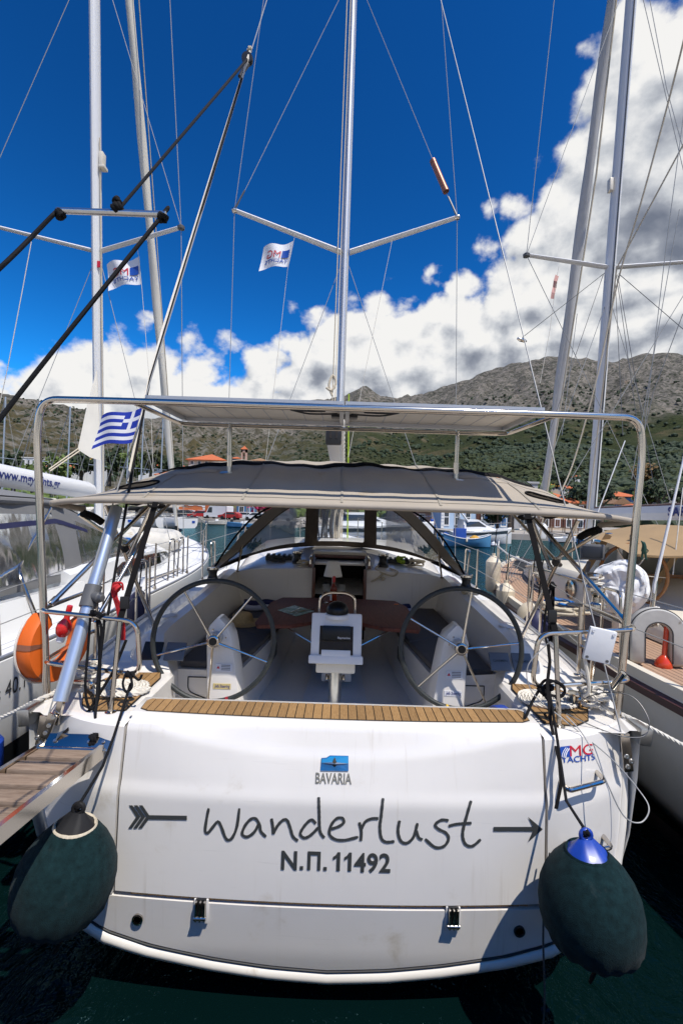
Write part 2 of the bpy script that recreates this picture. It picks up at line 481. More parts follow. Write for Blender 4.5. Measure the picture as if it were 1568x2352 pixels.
    def ribbon(s, pts, w, nrm, thick=0.0):
        """flat strap along pts, w wide, lying across nrm"""
        pts = [Vector(p) for p in pts]; L = []; Rr = []
        for i, p in enumerate(pts):
            t = (pts[min(i+1, len(pts)-1)]-pts[max(i-1, 0)]).normalized()
            sd = t.cross(Vector(nrm)).normalized()*w/2
            L.append(p-sd); Rr.append(p+sd)
        secs = list(zip(L, Rr))
        if thick:
            o = Vector(nrm).normalized()*thick
            return s.loft([(l, r, r+o, l+o) for l, r in secs], closed=True, cap=True)
        return s.loft(secs)
    def mesh(s, name, mats, angle=35):
        me = bpy.data.meshes.new(name)
        me.from_pydata(s.v, [], s.f)
        for m in (mats if isinstance(mats, (list, tuple)) else [mats]):
            me.materials.append(MATS[m])
        me.polygons.foreach_set('material_index', s.mi)
        bm = bmesh.new(); bm.from_mesh(me)
        bmesh.ops.remove_doubles(bm, verts=bm.verts, dist=1e-5)
        bmesh.ops.recalc_face_normals(bm, faces=bm.faces)
        bm.to_mesh(me); bm.free()
        if angle:
            me.polygons.foreach_set('use_smooth', [True]*len(me.polygons))
            me.set_sharp_from_angle(angle=math.radians(angle))
        return me
    def build(s, name, mats, parent=None, angle=35):
        return link_mesh(name, s.mesh(name, mats, angle), parent)

WORLD = {}      # world matrix of each parent (translation of the Empties)
def link_mesh(name, me, parent=None):
    o = bpy.data.objects.new(name, me)
    C.objects.link(o)
    if parent is not None:
        o.parent = parent
        o.matrix_parent_inverse = WORLD.get(parent.name, Matrix()).inverted()
    return o
def tag(o, label, cat, group=None, kind=None):
    o['label'] = label
    if cat: o['category'] = cat
    if group: o['group'] = group
    if kind: o['kind'] = kind
    return o
def structure(o):
    o['kind'] = 'structure'
    return o
def thing(name, label, cat, loc, group=None):
    o = bpy.data.objects.new(name, None)
    o.empty_display_size = 0.1
    C.objects.link(o)
    o.location = loc
    WORLD[o.name] = Matrix.Translation(loc)
    return tag(o, label, cat, group)
def copy_thing(root, loc, rz=0.0, label=None, scale=None):
    """copy of a thing with copies of its parts and sub-parts"""
    r = root.copy(); C.objects.link(r)
    r.location = loc
    r.rotation_euler = (0, 0, rz)
    if scale: r.scale = scale
    if label: r['label'] = label
    for ch in list(root.children):
        c = ch.copy(); C.objects.link(c); c.parent = r
        for g in list(ch.children):
            d = g.copy(); C.objects.link(d); d.parent = c
    return r
def arc_pts(pts, r=0.05, n=6):
    """polyline with rounded corners"""
    pts = [Vector(p) for p in pts]; out = [pts[0]]
    for i in range(1, len(pts)-1):
        p = pts[i]; a = (pts[i-1]-p); b = (pts[i+1]-p)
        rr = min(r, a.length*0.49, b.length*0.49)
        A = p+a.normalized()*rr; B = p+b.normalized()*rr
        for k in range(n+1):
            t = k/n
            out.append(A*(1-t)**2+p*2*t*(1-t)+B*t*t)
    out.append(pts[-1])
    return out
def bez(pts, n=24):
    """smooth Catmull-Rom curve through pts"""
    P = [Vector(p) for p in pts]; out = []
    m = len(P)-1
    for i in range(m):
        p0 = P[max(i-1, 0)]; p1 = P[i]; p2 = P[i+1]; p3 = P[min(i+2, m)]
        k = max(2, n//m)
        for j in range(k):
            t = j/k
            out.append(0.5*((2*p1)+(p2-p0)*t+(2*p0-5*p1+4*p2-p3)*t*t+(3*p1-p0-3*p2+p3)*t**3))
    out.append(P[-1])
    return out
def lerp(a, b, t): return a+(b-a)*t
def interp(tab, x):
    if x <= tab[0][0]: return tab[0][1]
    for (x0, y0), (x1, y1) in zip(tab, tab[1:]):
        if x <= x1:
            t = (x-x0)/(x1-x0)
            return lerp(y0, y1, t)
    return tab[-1][1]
def sinterp(tab, x):
    """smooth (Catmull-Rom like) table lookup"""
    xs = [p[0] for p in tab]
    if x <= xs[0]: return tab[0][1]
    if x >= xs[-1]: return tab[-1][1]
    for i in range(len(tab)-1):
        if x <= xs[i+1]:
            x0, y0 = tab[i]; x1, y1 = tab[i+1]; h = x1-x0; t = (x-x0)/h
            m0 = (y1-tab[i-1][1])/(x1-xs[i-1]) if i > 0 else (y1-y0)/h
            m1 = (tab[i+2][1]-y0)/(xs[i+2]-x0) if i+2 < len(tab) else (y1-y0)/h
            return (2*t**3-3*t*t+1)*y0+(t**3-2*t*t+t)*h*m0+(-2*t**3+3*t*t)*y1+(t**3-t*t)*h*m1
def rope3(mb, pts, r, twist=22.0, n=5):
    """three-strand laid rope along pts"""
    P = [Vector(p) for p in pts]
    dist = [0]
    for a, b in zip(P, P[1:]): dist.append(dist[-1]+(b-a).length)
    L = dist[-1]; steps = max(8, int(L/(r*1.1)))
    dense = []
    j = 0
    for i in range(steps+1):
        s_ = L*i/steps
        while j < len(P)-2 and dist[j+1] < s_: j += 1
        seg = max(1e-9, dist[j+1]-dist[j])
        dense.append(P[j].lerp(P[j+1], (s_-dist[j])/seg))
    nrm = None; fr = []
    for i in range(len(dense)):
        t = (dense[min(i+1, len(dense)-1)]-dense[max(i-1, 0)]).normalized()
        if nrm is None: nrm = t.orthogonal().normalized()
        nrm = (nrm-t*nrm.dot(t)).normalized(); fr.append((nrm, t.cross(nrm)))
    for k in range(3):
        q = []
        for i, p in enumerate(dense):
            an = 2*PI*k/3+(L*i/steps)*2*PI/(r*7.5)
            a, b = fr[i]
            q.append(p+(a*math.cos(an)+b*math.sin(an))*r*0.5)
        mb.tube(q, r*0.56, n, caps=True)
    return mb
_font_cache = {}
def text_faces(body, bold=0.0):
    """flat outline of a line of text, height of the capitals = 1, starting at 0: (verts2d, faces)"""
    key = (body, bold)
    if key in _font_cache: return _font_cache[key]
    cu = bpy.data.curves.new('lettering', 'FONT')
    cu.body = body; cu.size = 1.0; cu.offset = bold; cu.resolution_u = 4; cu.fill_mode = 'FRONT'
    o = bpy.data.objects.new('lettering', cu); C.objects.link(o)
    dg = bpy.context.evaluated_depsgraph_get()
    me = bpy.data.meshes.new_from_object(o.evaluated_get(dg))
    vs = [(p.co.x, p.co.y) for p in me.vertices]; fs = [tuple(p.vertices) for p in me.polygons]
    bpy.data.objects.remove(o); bpy.data.meshes.remove(me)
    x0 = min(p[0] for p in vs)
    vs = [((x-x0)/0.72, y/0.72) for x, y in vs]
    _font_cache[key] = (vs, fs)
    return vs, fs
def text_on(mb, body, fn, bold=0.0, width=None, height=1.0, slant=0.0):
    """lettering laid on fn(x, y) -> 3-D point; x runs 0..width, y 0..height"""
    vs, fs = text_faces(body, bold)
    w = max(p[0] for p in vs)
    sx = (width/w) if width else height
    mb.add([fn((x*sx)+slant*y*height, y*height) for x, y in vs], fs)
    return mb
def plane_fn(o, ex, ey):
    o = Vector(o); ex = Vector(ex).normalized(); ey = Vector(ey).normalized()
    return lambda x, y: o+ex*x+ey*y
# ================================================================== water
def water_mat():
    m = bpy.data.materials.new('sea_water'); m.use_nodes = True
    t = m.node_tree; t.nodes.clear(); b = NB(t)
    tc = b.n('TexCoord')
    v = b.vmath('MULTIPLY', tc.outputs['Object'], (1, 0.7, 1))
    c = b.ramp(b.noise(v, 0.05, 3), [(0.3, (0.0008, 0.0055, 0.0058)), (0.7, (0.0014, 0.0095, 0.0092))])
    n1 = b.noise(v, 0.55, 4, 0.6, 0.4); n2 = b.noise(v, 2.4, 5, 0.62, 0.6); n3 = b.noise(v, 11, 3, 0.6, 0.3)
    h = b.math('ADD', b.math('MULTIPLY', n1, 0.22), b.math('MULTIPLY', n2, 0.13))
    h = b.math('ADD', h, b.math('MULTIPLY', n3, 0.030))
    bn = b.n('Bump'); bn.inputs['Strength'].default_value = 0.9; bn.inputs['Distance'].default_value = 0.75
    b.link(h, bn.inputs['Height'])
    df = b.n('BsdfDiffuse'); b.link(c, df.inputs['Color'])
    gl = b.n('BsdfGlossy'); gl.inputs['Roughness'].default_value = 0.06; gl.inputs['Color'].default_value = (0.40, 0.78, 0.88, 1)
    b.link(bn.outputs[0], gl.inputs['Normal'])
    fr = b.n('Fresnel'); fr.inputs['IOR'].default_value = 1.333; b.link(bn.outputs[0], fr.inputs['Normal'])
    f = b.math('MULTIPLY', fr.outputs[0], 0.82)
    mx = b.n('MixShader'); b.link(f, mx.inputs[0]); b.link(df.outputs[0], mx.inputs[1]); b.link(gl.outputs[0], mx.inputs[2])
    out = b.n('OutputMaterial'); b.link(mx.outputs[0], out.inputs[0])
    MATS['sea_water'] = m
water_mat()
m = MB(); m.add([(-2500, -1500, 0), (2500, -1500, 0), (2500, 3500, 0), (-2500, 3500, 0)], [(0, 1, 2, 3)])
structure(m.build('water', 'sea_water', None, 0))
# ================================================================== the moored yacht in front
yacht = thing('sailing_yacht', 'white sailing yacht moored stern-to in the centre with two steering wheels', 'sailing yacht', (0, 2.45, 0))
def zs(y): return sinterp([(2.6, 1.44), (5, 1.50), (9, 1.60), (16.2, 1.92)], y)
def hb(y): return sinterp([(2.6, 1.775), (3.5, 1.95), (5, 2.10), (7.5, 2.17), (9.5, 2.10), (11.5, 1.80), (13.5, 1.22), (15.2, 0.52), (16.2, 0.03)], y)

def TY(x, z):
    """depth of the transom skin at (x, z)"""
    # a soft scoop runs along the top of the transom: deeper amidships
    k = max(0.0, 1-(abs(x)/1.0)**2.2)
    zc1 = 1.47-0.115*k
    y = interp([(0.15, 2.480), (0.30, 2.452), (0.6, 2.428), (1.12, 2.448), (1.15, 2.456), (1.185, 2.468), (zc1-0.02, 2.515), (zc1+0.015, 2.535), (1.462+0.02, 2.575), (1.50, 2.60)], z)
    return y+0.045*(x/1.2)**2+0.22*(max(0.0, abs(x)-1.2)/0.6)**2
def hbz(z): return interp([(0.155, 0.0), (0.172, 0.32), (0.205, 0.62), (0.262, 0.98), (0.322, 1.22), (0.42, 1.44), (0.52, 1.57), (0.66, 1.665), (0.9, 1.72), (1.2, 1.755), (1.45, 1.765)], z)
def zbot(x): return interp([(0, 0.155), (0.32, 0.172), (0.62, 0.205), (0.98, 0.262), (1.22, 0.322), (1.44, 0.42), (1.57, 0.52), (1.665, 0.66), (1.72, 0.9), (1.755, 1.2)], abs(x))

# hull shell
m = MB(); secs = []
for i in range(29):
    y = lerp(2.66, 16.2, i/28)
    b = hb(y); s_ = zs(y); t = i/28
    kb = interp([(0, 0.155), (0.15, 0.0), (0.5, -0.25), (0.85, -0.1), (1, 0.4)], t)
    half = [(b, s_), (b*0.995, s_*0.83), (b*lerp(0.975, 0.9, t), s_*0.6), (b*lerp(0.945, 0.8, t), lerp(0.66, 0.7, t)), (b*lerp(0.86, 0.66, t), lerp(0.5, 0.35, t)),
            (b*lerp(0.66, 0.4, t), lerp(0.30, 0.05, t)), (b*0.3, kb+0.03), (0, kb)]
    secs.append([(-x, y, z) for x, z in half]+[(x, y, z) for x, z in reversed(half[:-1])])
m.loft(secs)
hull = m.build('hull', 'gelcoat_side', yacht, 50)

# transom: dark sheet standing in for shade in the joints, drop-down door, quarters, lower panel, rim
m = MB()
m.grid(lambda u, v: (lerp(-1.6, 1.6, u), TY(lerp(-1.6, 1.6, u), lerp(0.4, 1.40, v))+0.035, lerp(0.4, 1.40, v)), 16, 8)
m.build('joint_shade', 'caulk', hull)
def skin(name, x0, x1, z0, z1, nx, nz, mname, parent, zfun=None, off=0.0, edge=0.03):
    """curved skin with a rounded edge turned inwards"""
    m = MB()
    def P(u, v, d=0.0):
        x = lerp(x0, x1, u); a = z0 if zfun is None else max(z0, zfun(x)); z = lerp(a, z1, v)
        return (x, TY(x, z)-off+d, z)
    m.grid(lambda u, v: P(u, v), nx, nz)
    rim = [(i/nx, 0) for i in range(nx)]+[(1, j/nz) for j in range(nz)]+[(1-i/nx, 1) for i in range(nx)]+[(0, 1-j/nz) for j in range(nz)]
    m.loft([[P(u, v) for u, v in rim], [P(u, v, edge) for u, v in rim]], closed=True)
    return m.build(name, mname, parent, 30)
door = skin('transom_door', -1.165, 1.165, 0.605, 1.492, 60, 44, 'gelcoat', yacht)
low = skin('transom_lower_panel', -1.44, 1.44, 0.20, 0.575, 48, 8, 'gelcoat', yacht, zfun=lambda x: zbot(x)+0.055)
for s_ in (-1, 1):
    m = MB()
    def Q(u, v, d=0.0, s_=s_):
        z = lerp(0.585 if True else 0, 1.452, v)
        xo = hbz(z)-0.028; x = lerp(1.182, xo, u)
        return (s_*x, TY(x, z)+d, z)
    m.grid(lambda u, v: Q(u, v), 16, 30)
    m.loft([[Q(0, j/30) for j in range(31)], [Q(0, j/30, 0.05) for j in range(31)]])
    m.build('transom_quarter', 'gelcoat', yacht, 40)
    m = MB()
    xs_ = [lerp(1.182, 1.735, i/12) for i in range(13)]
    m.loft([[(s_*x, TY(x, 1.452), 1.452) for x in xs_], [(s_*x, TY(x, 1.452)+0.012, 1.4605) for x in xs_], [(s_*x, max(2.74, TY(x, 1.452)+0.03), 1.4605) for x in xs_]])
    m.build('quarter_top', 'gelcoat', yacht, 50)
# rim lip running round the stern
m = MB(); line = []
zz = [1.30, 1.2, 1.05, 0.9, 0.78, 0.66, 0.58, 0.52, 0.46, 0.42, 0.37, 0.322]
for z in zz: line.append((-hbz(z), z))
for x in (-1.1, -0.98, -0.8, -0.62, -0.47, -0.32, -0.16, 0): line.append((x, zbot(x)))
line += [(-x, z) for x, z in reversed(line[:-1])]
def lipsec(i):
    x, z = line[i]; a = line[max(i-1, 0)]; c = line[min(i+1, len(line)-1)]
    t = Vector((c[0]-a[0], c[1]-a[1])).normalized(); n = Vector((t.y, -t.x))      # outward
    y = TY(x, z)
    return [Vector((x+n.x*o, y+d, z+n.y*o)) for o, d in ((-0.040, 0.02), (-0.036, -0.012), (-0.015, -0.026), (0.012, -0.022), (0.026, 0.0), (0.022, 0.10), (0.0, 0.24))]
m.loft([lipsec(i) for i in range(len(line))])
m.build('stern_rim', 'gelcoat_old', yacht, 60)
# black rubber joint between the lower panel and the rim
m = MB(); m.tube([Vector((x, TY(x, zbot(x)+0.047)-0.004, zbot(x)+0.047)) for x in [lerp(-1.40, 1.40, i/40) for i in range(41)]], 0.0055, 6)
m.build('rim_seal', 'caulk', yacht)
# teak just showing in the slot under the door
m = MB()
for i in range(46):
    x = lerp(-1.06, 1.06, i/45)
    m.box((x, TY(x, 0.59)+0.024, 0.586), (0.043, 0.012, 0.012))
o = m.build('slot_teak', 'teak', yacht); o['kind'] = 'stuff'
# hinges of the door
for hx, hz in ((-0.685, 0.545), (0.665, 0.54)):
    y = TY(hx, 0.55)
    m = MB(); m.rbox((hx, y-0.004, 0.535), (0.078, 0.012, 0.13), 0.004); hg = m.build('door_hinge', 'gelcoat', yacht)
    for k in (-0.022, 0, 0.022):
        m = MB(); m.rbox((hx+k, y-0.020, 0.548), (0.011, 0.026, 0.105), 0.004); m.build('hinge_plate', 'steel', hg)
    m = MB(); m.cyl((hx-0.032, y-0.026, 0.512), (hx+0.032, y-0.026, 0.512), 0.011); m.build('hinge_pin', 'steel', hg)
    m = MB(); m.box((hx, y-0.010, 0.548), (0.056, 0.010, 0.11)); m.build('hinge_recess', 'black_plastic', hg)
for vx in (-1.035, 1.035):      # skin fittings
    y = TY(vx, 0.45)
    m = MB(); m.lathe([(0.030, 0), (0.030, 0.010), (0.022, 0.012), (0.020, -0.02), (0, -0.02)], (vx, y-0.002, 0.455), (0, -1, 0)); m.build('skin_fitting', 'steel' if vx < 0 else 'black_plastic', yacht)
    m = MB(); m.lathe([(0.019, 0), (0, 0)], (vx, y-0.006, 0.455), (0, -1, 0)); m.build('drain_bore', 'hollow_shade', yacht)  # dark disc over the bore, standing in for its shade
# step handles on the right quarter
for (u0, v0, u1, v1) in ((1293, 1803, 1388, 1793), (1296, 1936, 1398, 1938)):
    a = at(u0, v0, 2.50); b_ = at(u1, v1, 2.53)
    for p in (a, b_): p.y = TY(p.x, p.z)
    o_ = Vector((0, -0.085, 0))
    m = MB(); m.tube(arc_pts([a, a+o_, b_+o_, b_], 0.035), 0.0135, 10)
    m.build('step_handle', 'steel', yacht)

# ---- deck and cockpit moulding
def deck_sec(y, seat):
    b = hb(y); s_ = zs(y)
    P = [(b, s_), (b-0.015, s_+0.03), (b-0.06, s_+0.03), (b-0.085, s_+0.012)]
    if y <= 3.42:
        P += [(1.5, 1.458), (1.42, 1.458), (1.30, 1.458), (1.245, 1.452), (1.222, 1.43), (1.212, 0.95), (1.19, 0.93), (0, 0.93)]
    else:
        zc = sinterp([(3.42, 1.458), (3.50, 1.50), (3.68, 1.635), (3.85, 1.69), (4.4, 1.725), (5.2, 1.775), (6.0, 1.845), (6.3, 1.87)], y)
        k = min(1, (y-3.42)/0.3)
        P += [(lerp(1.5, 1.70, k), lerp(1.458, s_+0.03, k)), (lerp(1.42, 1.60, k), zc-0.035*k), (lerp(1.30, 1.50, k), zc), (lerp(1.245, 1.43, k), zc-0.02)]
        if seat:
            si = interp([(3.7, 0.80), (4.9, 0.66), (6.3, 0.62)], y)
            P += [(1.33, 1.36), (si, 1.36), (si-0.03, 0.95), (0, 0.93)]
        else:
            P += [(lerp(1.222, 1.31, k), 1.40), (lerp(1.212, 1.29, k), 0.95), (lerp(1.19, 1.27, k), 0.93), (0, 0.93)]
    return [(-x, y, z) for x, z in P]+[(x, y, z) for x, z in reversed(P[:-1])]
m = MB()
ys = [2.665, 2.8, 3.0, 3.2, 3.36, 3.42, 3.47, 3.53, 3.6, 3.68, 3.755]
m.loft([deck_sec(y, False) for y in ys]+[deck_sec(3.757, True)]+[deck_sec(y, True) for y in (3.85, 4.0, 4.2, 4.5, 4.8, 5.1, 5.4, 5.7, 6.0, 6.3)])
deck = m.build('cockpit', 'gelcoat', yacht, 32)
# stern block that carries the bench
m = MB()
secs = []
for i in range(25):
    x = lerp(-1.19, 1.19, i/24)
    y0 = TY(x, 1.492)
    secs.append([(x, y0+0.004, 1.482), (x, y0+0.022, 1.4985), (x, 2.86, 1.4985), (x, 2.885, 1.485), (x, 2.89, 0.93)])
m.loft(secs)
m.build('stern_bench', 'gelcoat', yacht, 30)

def clip_poly(poly, f):
    out = []
    for i in range(len(poly)):
        a, b = poly[i], poly[(i+1) % len(poly)]
        fa, fb = f(a), f(b)
        if fa >= 0: out.append(a)
        if (fa >= 0) != (fb >= 0):
            t = fa/(fa-fb); out.append((a[0]+(b[0]-a[0])*t, a[1]+(b[1]-a[1])*t))
    return out
def teak_pad(name, poly, z, w, parent, gap=0.0055, mname='teak', th=0.008, ang=0.0, zfun=None, maxn=400):
    """black caulk sheet with teak planks laid on it, each plank an object"""
    m = MB(); m.prism([(x, y, (zfun(x, y) if zfun else z)) for x, y in poly], (0, 0, 0.004))
    pad = m.build(name, 'caulk', parent, 0)
    ca, sa = math.cos(ang), math.sin(ang)
    R_ = [(x*ca+y*sa, -x*sa+y*ca) for x, y in poly]
    x0 = min(p[0] for p in R_); x1 = max(p[0] for p in R_)
    n = max(1, round((x1-x0)/w)); w = (x1-x0)/n
    ins = 0.006
    cx = sum(p[0] for p in R_)/len(R_); cy = sum(p[1] for p in R_)/len(R_)
    R2 = [(cx+(p[0]-cx)*(1-ins*2/max(0.2, abs(x1-x0))), cy+(p[1]-cy)*(1-ins*2/0.4 if True else 1)) for p in R_]
    for i in range(n):
        a, b = x0+i*w+gap/2, x0+(i+1)*w-gap/2
        q = clip_poly(clip_poly(R2, lambda p: p[0]-a), lambda p: b-p[0])
        if len(q) < 3: continue
        qq = [(x*ca-y*sa, x*sa+y*ca) for x, y in q]
        m = MB(); m.prism([(x, y, (zfun(x, y) if zfun else z)+0.004) for x, y in qq], (0, 0, th-0.004))
        m.build('plank', mname, pad, 0)
    return pad
front = [(x, TY(x, 1.492)+0.036) for x in [lerp(-1.10, 1.10, i/12) for i in range(13)]]
teak_pad('bench_teak', [(-1.15, 2.69)]+front+[(1.15, 2.69), (1.16, 2.80), (1.14, 2.825), (-1.14, 2.825), (-1.16, 2.80)], 1.499, 0.0515, yacht)
for s_ in (-1, 1):
    poly = [(1.262, 2.735), (1.44, 2.715), (1.56, 2.80), (1.65, 2.97), (1.665, 3.15), (1.60, 3.36), (1.30, 3.38), (1.262, 3.28)]
    poly = [(s_*x, y) for x, y in poly]
    if s_ < 0: poly.reverse()
    teak_pad('deck_teak', poly, 1.4605, 0.052, yacht)

# stern rails and the arch over the stern
def mir(pts, s_): return [(s_*x, y, z) for x, y, z in pts]
for s_ in (-1, 1):
    rail = MB()
    rail.tube(arc_pts(mir([(1.93, 3.55, 2.03), (1.86, 2.82, 2.03), (1.23, 2.79, 1.99), (1.20, 2.79, 1.66), (1.83, 2.82, 1.71), (1.89, 3.55, 1.72)], s_), 0.085, 8), 0.0145, 10)
    pr = rail.build('stern_rail', 'steel', yacht)
    for a, b_ in (((1.335, 2.79, 1.985), (1.34, 2.72, 1.455)), ((1.86, 3.5, 2.03), (1.86, 3.5, 1.50)), ((1.60, 2.81, 2.01), (1.66, 3.0, 1.46))):
        if s_ < 0 and a[0] == 1.60: continue
        m = MB(); m.cyl(*mir([a, b_], s_), 0.0145, n=10); m.lathe([(0.034, 0), (0.034, 0.008), (0.018, 0.014)], mir([b_], s_)[0], n=12)
        m.build('rail_post', 'steel', pr)
arch = MB()
arch.tube(arc_pts([(-1.80, 2.84, 1.46), (-1.955, 2.90, 3.15), (-1.93, 2.90, 3.36), (-1.5, 2.905, 3.365), (1.5, 2.905, 3.365), (1.88, 2.90, 3.36), (1.905, 2.90, 3.15), (1.76, 2.84, 1.46)], 0.17, 8), 0.0225, 12)
arch_o = arch.build('stern_arch', 'steel', yacht)
m = MB(); m.tube(arc_pts([(-1.34, 2.92, 3.355), (-1.32, 3.70, 3.375), (1.32, 3.70, 3.375), (1.34, 2.92, 3.355)], 0.12, 8), 0.016, 10); m.build('panel_frame', 'steel', arch_o)
for px_ in (-0.90, 0.90):
    b0 = (px_, 3.60, 3.37)
    m = MB(); m.cyl(b0, (px_, 3.62, 3.06), 0.016, n=10); m.cyl((px_, 3.62, 3.12), (px_, 3.62, 3.02), 0.021, n=10); m.build('arch_strut', 'steel', arch_o)
    m = MB(); m.lathe([(0.075, 0), (0.07, 0.006), (0.02, 0.012), (0.018, 0.05)], (px_, 3.62, 2.985), (0, -0.2, 1), n=18); m.build('strut_foot', 'steel_brushed', arch_o)
for i, px_ in enumerate((-0.657, 0.657)):
    q = Matrix.Rotation(math.radians(1.5), 3, 'X')
    c0 = Vector((px_, 3.35, 3.415))
    m = MB()
    for sy in (-1, 1): m.box(c0+q @ Vector((0, sy*0.355, 0)), (1.305, 0.03, 0.042), q)
    for sx in (-1, 1): m.box(c0+q @ Vector((sx*0.637, 0, 0)), (0.03, 0.68, 0.042), q)
    pn = m.build('solar_panel', 'aluminium', yacht)
    m = MB(); m.box(c0+q @ Vector((0, 0, 0.012)), (1.265, 0.70, 0.008), q); m.build('panel_backing', 'solar_back', pn)
    m = MB(); m.box(c0+q @ Vector((0, 0, 0.0185)), (1.26, 0.695, 0.003), q); m.build('panel_cells', 'solar_cell', pn)
    m = MB()
    for k in range(1, 9): m.box(c0+q @ Vector((-0.63+k*1.26/9, 0, 0.0065)), (0.006, 0.68, 0.002), q)
    m.build('busbar', 'aluminium', pn)
    m = MB(); m.rbox(c0+q @ Vector((-0.62 if i else 0.62, 0.05, -0.004)), (0.12, 0.10, 0.022), 0.005, q); m.build('junction_box', 'black_plastic', pn)
    m = MB()
    s_ = 1 if i else -1
    m.tube(bez([(s_*0.14, 3.2, 3.405), (s_*0.22, 3.05, 3.37), (s_*0.33, 3.02, 3.365), (s_*0.36, 3.1, 3.385), (s_*0.25, 3.25, 3.395), (s_*0.05, 3.2, 3.39)], 24), 0.006, 6)
    m.build('panel_cable', 'black_plastic', pn)

# bimini
def bim(x, y):
    t = (y-3.0)/2.4
    f = sinterp([(0, 0), (0.05, 0.15), (0.12, 0.32), (0.28, 0.68), (0.42, 0.93), (0.52, 1.0), (0.75, 0.95), (1, 0.8), (1.3, 0.62)], t)
    e = 1-abs(x/2.0)**4.6
    droop = -0.045*abs(x/1.97)**4*(1-t)
    wr = 0.011*math.sin(x*7+y*9)*math.sin(y*6)+0.006*math.sin(x*23+y*4)+0.012*noise.noise(Vector((x*2.3, y*3.1, 0.5)))
    return 2.75+droop+0.405*f*max(0, e)+wr*min(1, t*4)*max(0.0, e)
def hole(x, y): return ((abs(x)-1.50)/0.14)**2+((y-3.34)/0.085)**2 < 1
m = MB()
def bfun(u, v):
    x = lerp(-1.97, 1.97, u); y = lerp(3.0+0.10*abs(x/1.97)**6, 6.05, v)
    return (x, y, bim(x, y))
m.grid(bfun, 110, 84, skip=lambda u, v: hole(lerp(-1.97, 1.97, u), lerp(3.0, 6.05, v)))
bimini = m.build('bimini', 'canvas_taupe', yacht, 60)
hem = [bfun(i/60, 0) for i in range(61)]
hem = [(-1.94, 3.42, 2.66), (-1.99, 3.22, 2.69)]+[(x, y, z-0.012) for x, y, z in hem]+[(1.99, 3.22, 2.69), (1.94, 3.42, 2.66)]
m = MB(); m.tube(bez(hem, 200), 0.021, 10); m.build('bimini_hem', 'canvas_taupe', bimini, 60)
for s_ in (-1, 1):
    m = MB(); m.tube(bez(mir([(1.93, 3.40, 2.63), (1.90, 3.5, 2.60), (1.87, 3.56, 2.56)], s_), 10), 0.030, 8); m.build('hem_end', 'canvas_black', bimini)
    # facing round the stay opening
    ring = []
    for k in range(29):
        an = 2*PI*k/28; x = s_*(1.50+0.15*math.cos(an)); y = 3.34+0.095*math.sin(an)
        ring.append((x, y, bim(x, y)+0.004))
    m = MB(); m.tube(ring, 0.008, 6); m.build('opening_trim', 'canvas_black', bimini)
    m = MB()
    m.grid(lambda u, v: (lambda x, y: (x, y, bim(x, y)-0.03-0.12*math.sin(PI*u)*math.sin(PI*v)))(s_*lerp(1.33, 1.67, u), lerp(3.22, 3.46, v)), 8, 6)
    m.build('opening_shade', 'canvas_black', bimini)  # dark sheet below the opening, put in for the shade underneath
# zip flaps along the crown
m = MB()
def flap(x, y, h): return (x, y, bim(x, y)+h)
xs = [lerp(-1.55, 1.62, i/60) for i in range(61)]
m.loft([[flap(x, 3.82+0.02*math.sin(x*3), 0.004), flap(x, 3.845, 0.020+0.012*math.sin(x*5+1)), flap(x, 3.93, 0.006)] for x in xs])
m.build('zip_flap', 'canvas_black', bimini, 60)
m = MB(); m.loft([[flap(x, 3.62, 0.003), flap(x, 3.64, 0.011+0.006*math.sin(x*9)), flap(x, 3.75, 0.004)] for x in [lerp(0.9, 1.95, i/24) for i in range(25)]])
m.build('seam_flap', 'canvas_taupe', bimini, 60)
m = MB(); m.loft([[flap(x, 3.60, 0.003), flap(x, 3.62, 0.011+0.006*math.sin(x*9)), flap(x, 3.73, 0.004)] for x in [lerp(-1.95, -1.0, i/24) for i in range(25)]])
m.build('seam_flap', 'canvas_taupe', bimini, 60)
# sewn seams running fore and aft, and the stitched hem line
for xs_ in (-1.32, -0.66, 0.0, 0.66, 1.32):
    m = MB(); m.ribbon([Vector((xs_, y, bim(xs_, y)+0.0035)) for y in [lerp(3.02, 5.2, i/40) for i in range(41) if not hole(xs_, lerp(3.02, 5.2, i/40))]], 0.016, (0, 0, 1), 0.002); m.build('canvas_seam', 'canvas_underside', bimini, 60)
m = MB(); m.tube([Vector((x, 3.06+0.10*abs(x/1.97)**6, bim(x, 3.06+0.10*abs(x/1.97)**6)+0.002)) for x in [lerp(-1.9, 1.9, i/80) for i in range(81)]], 0.003, 5); m.build('hem_stitch', 'canvas_underside', bimini, 60)
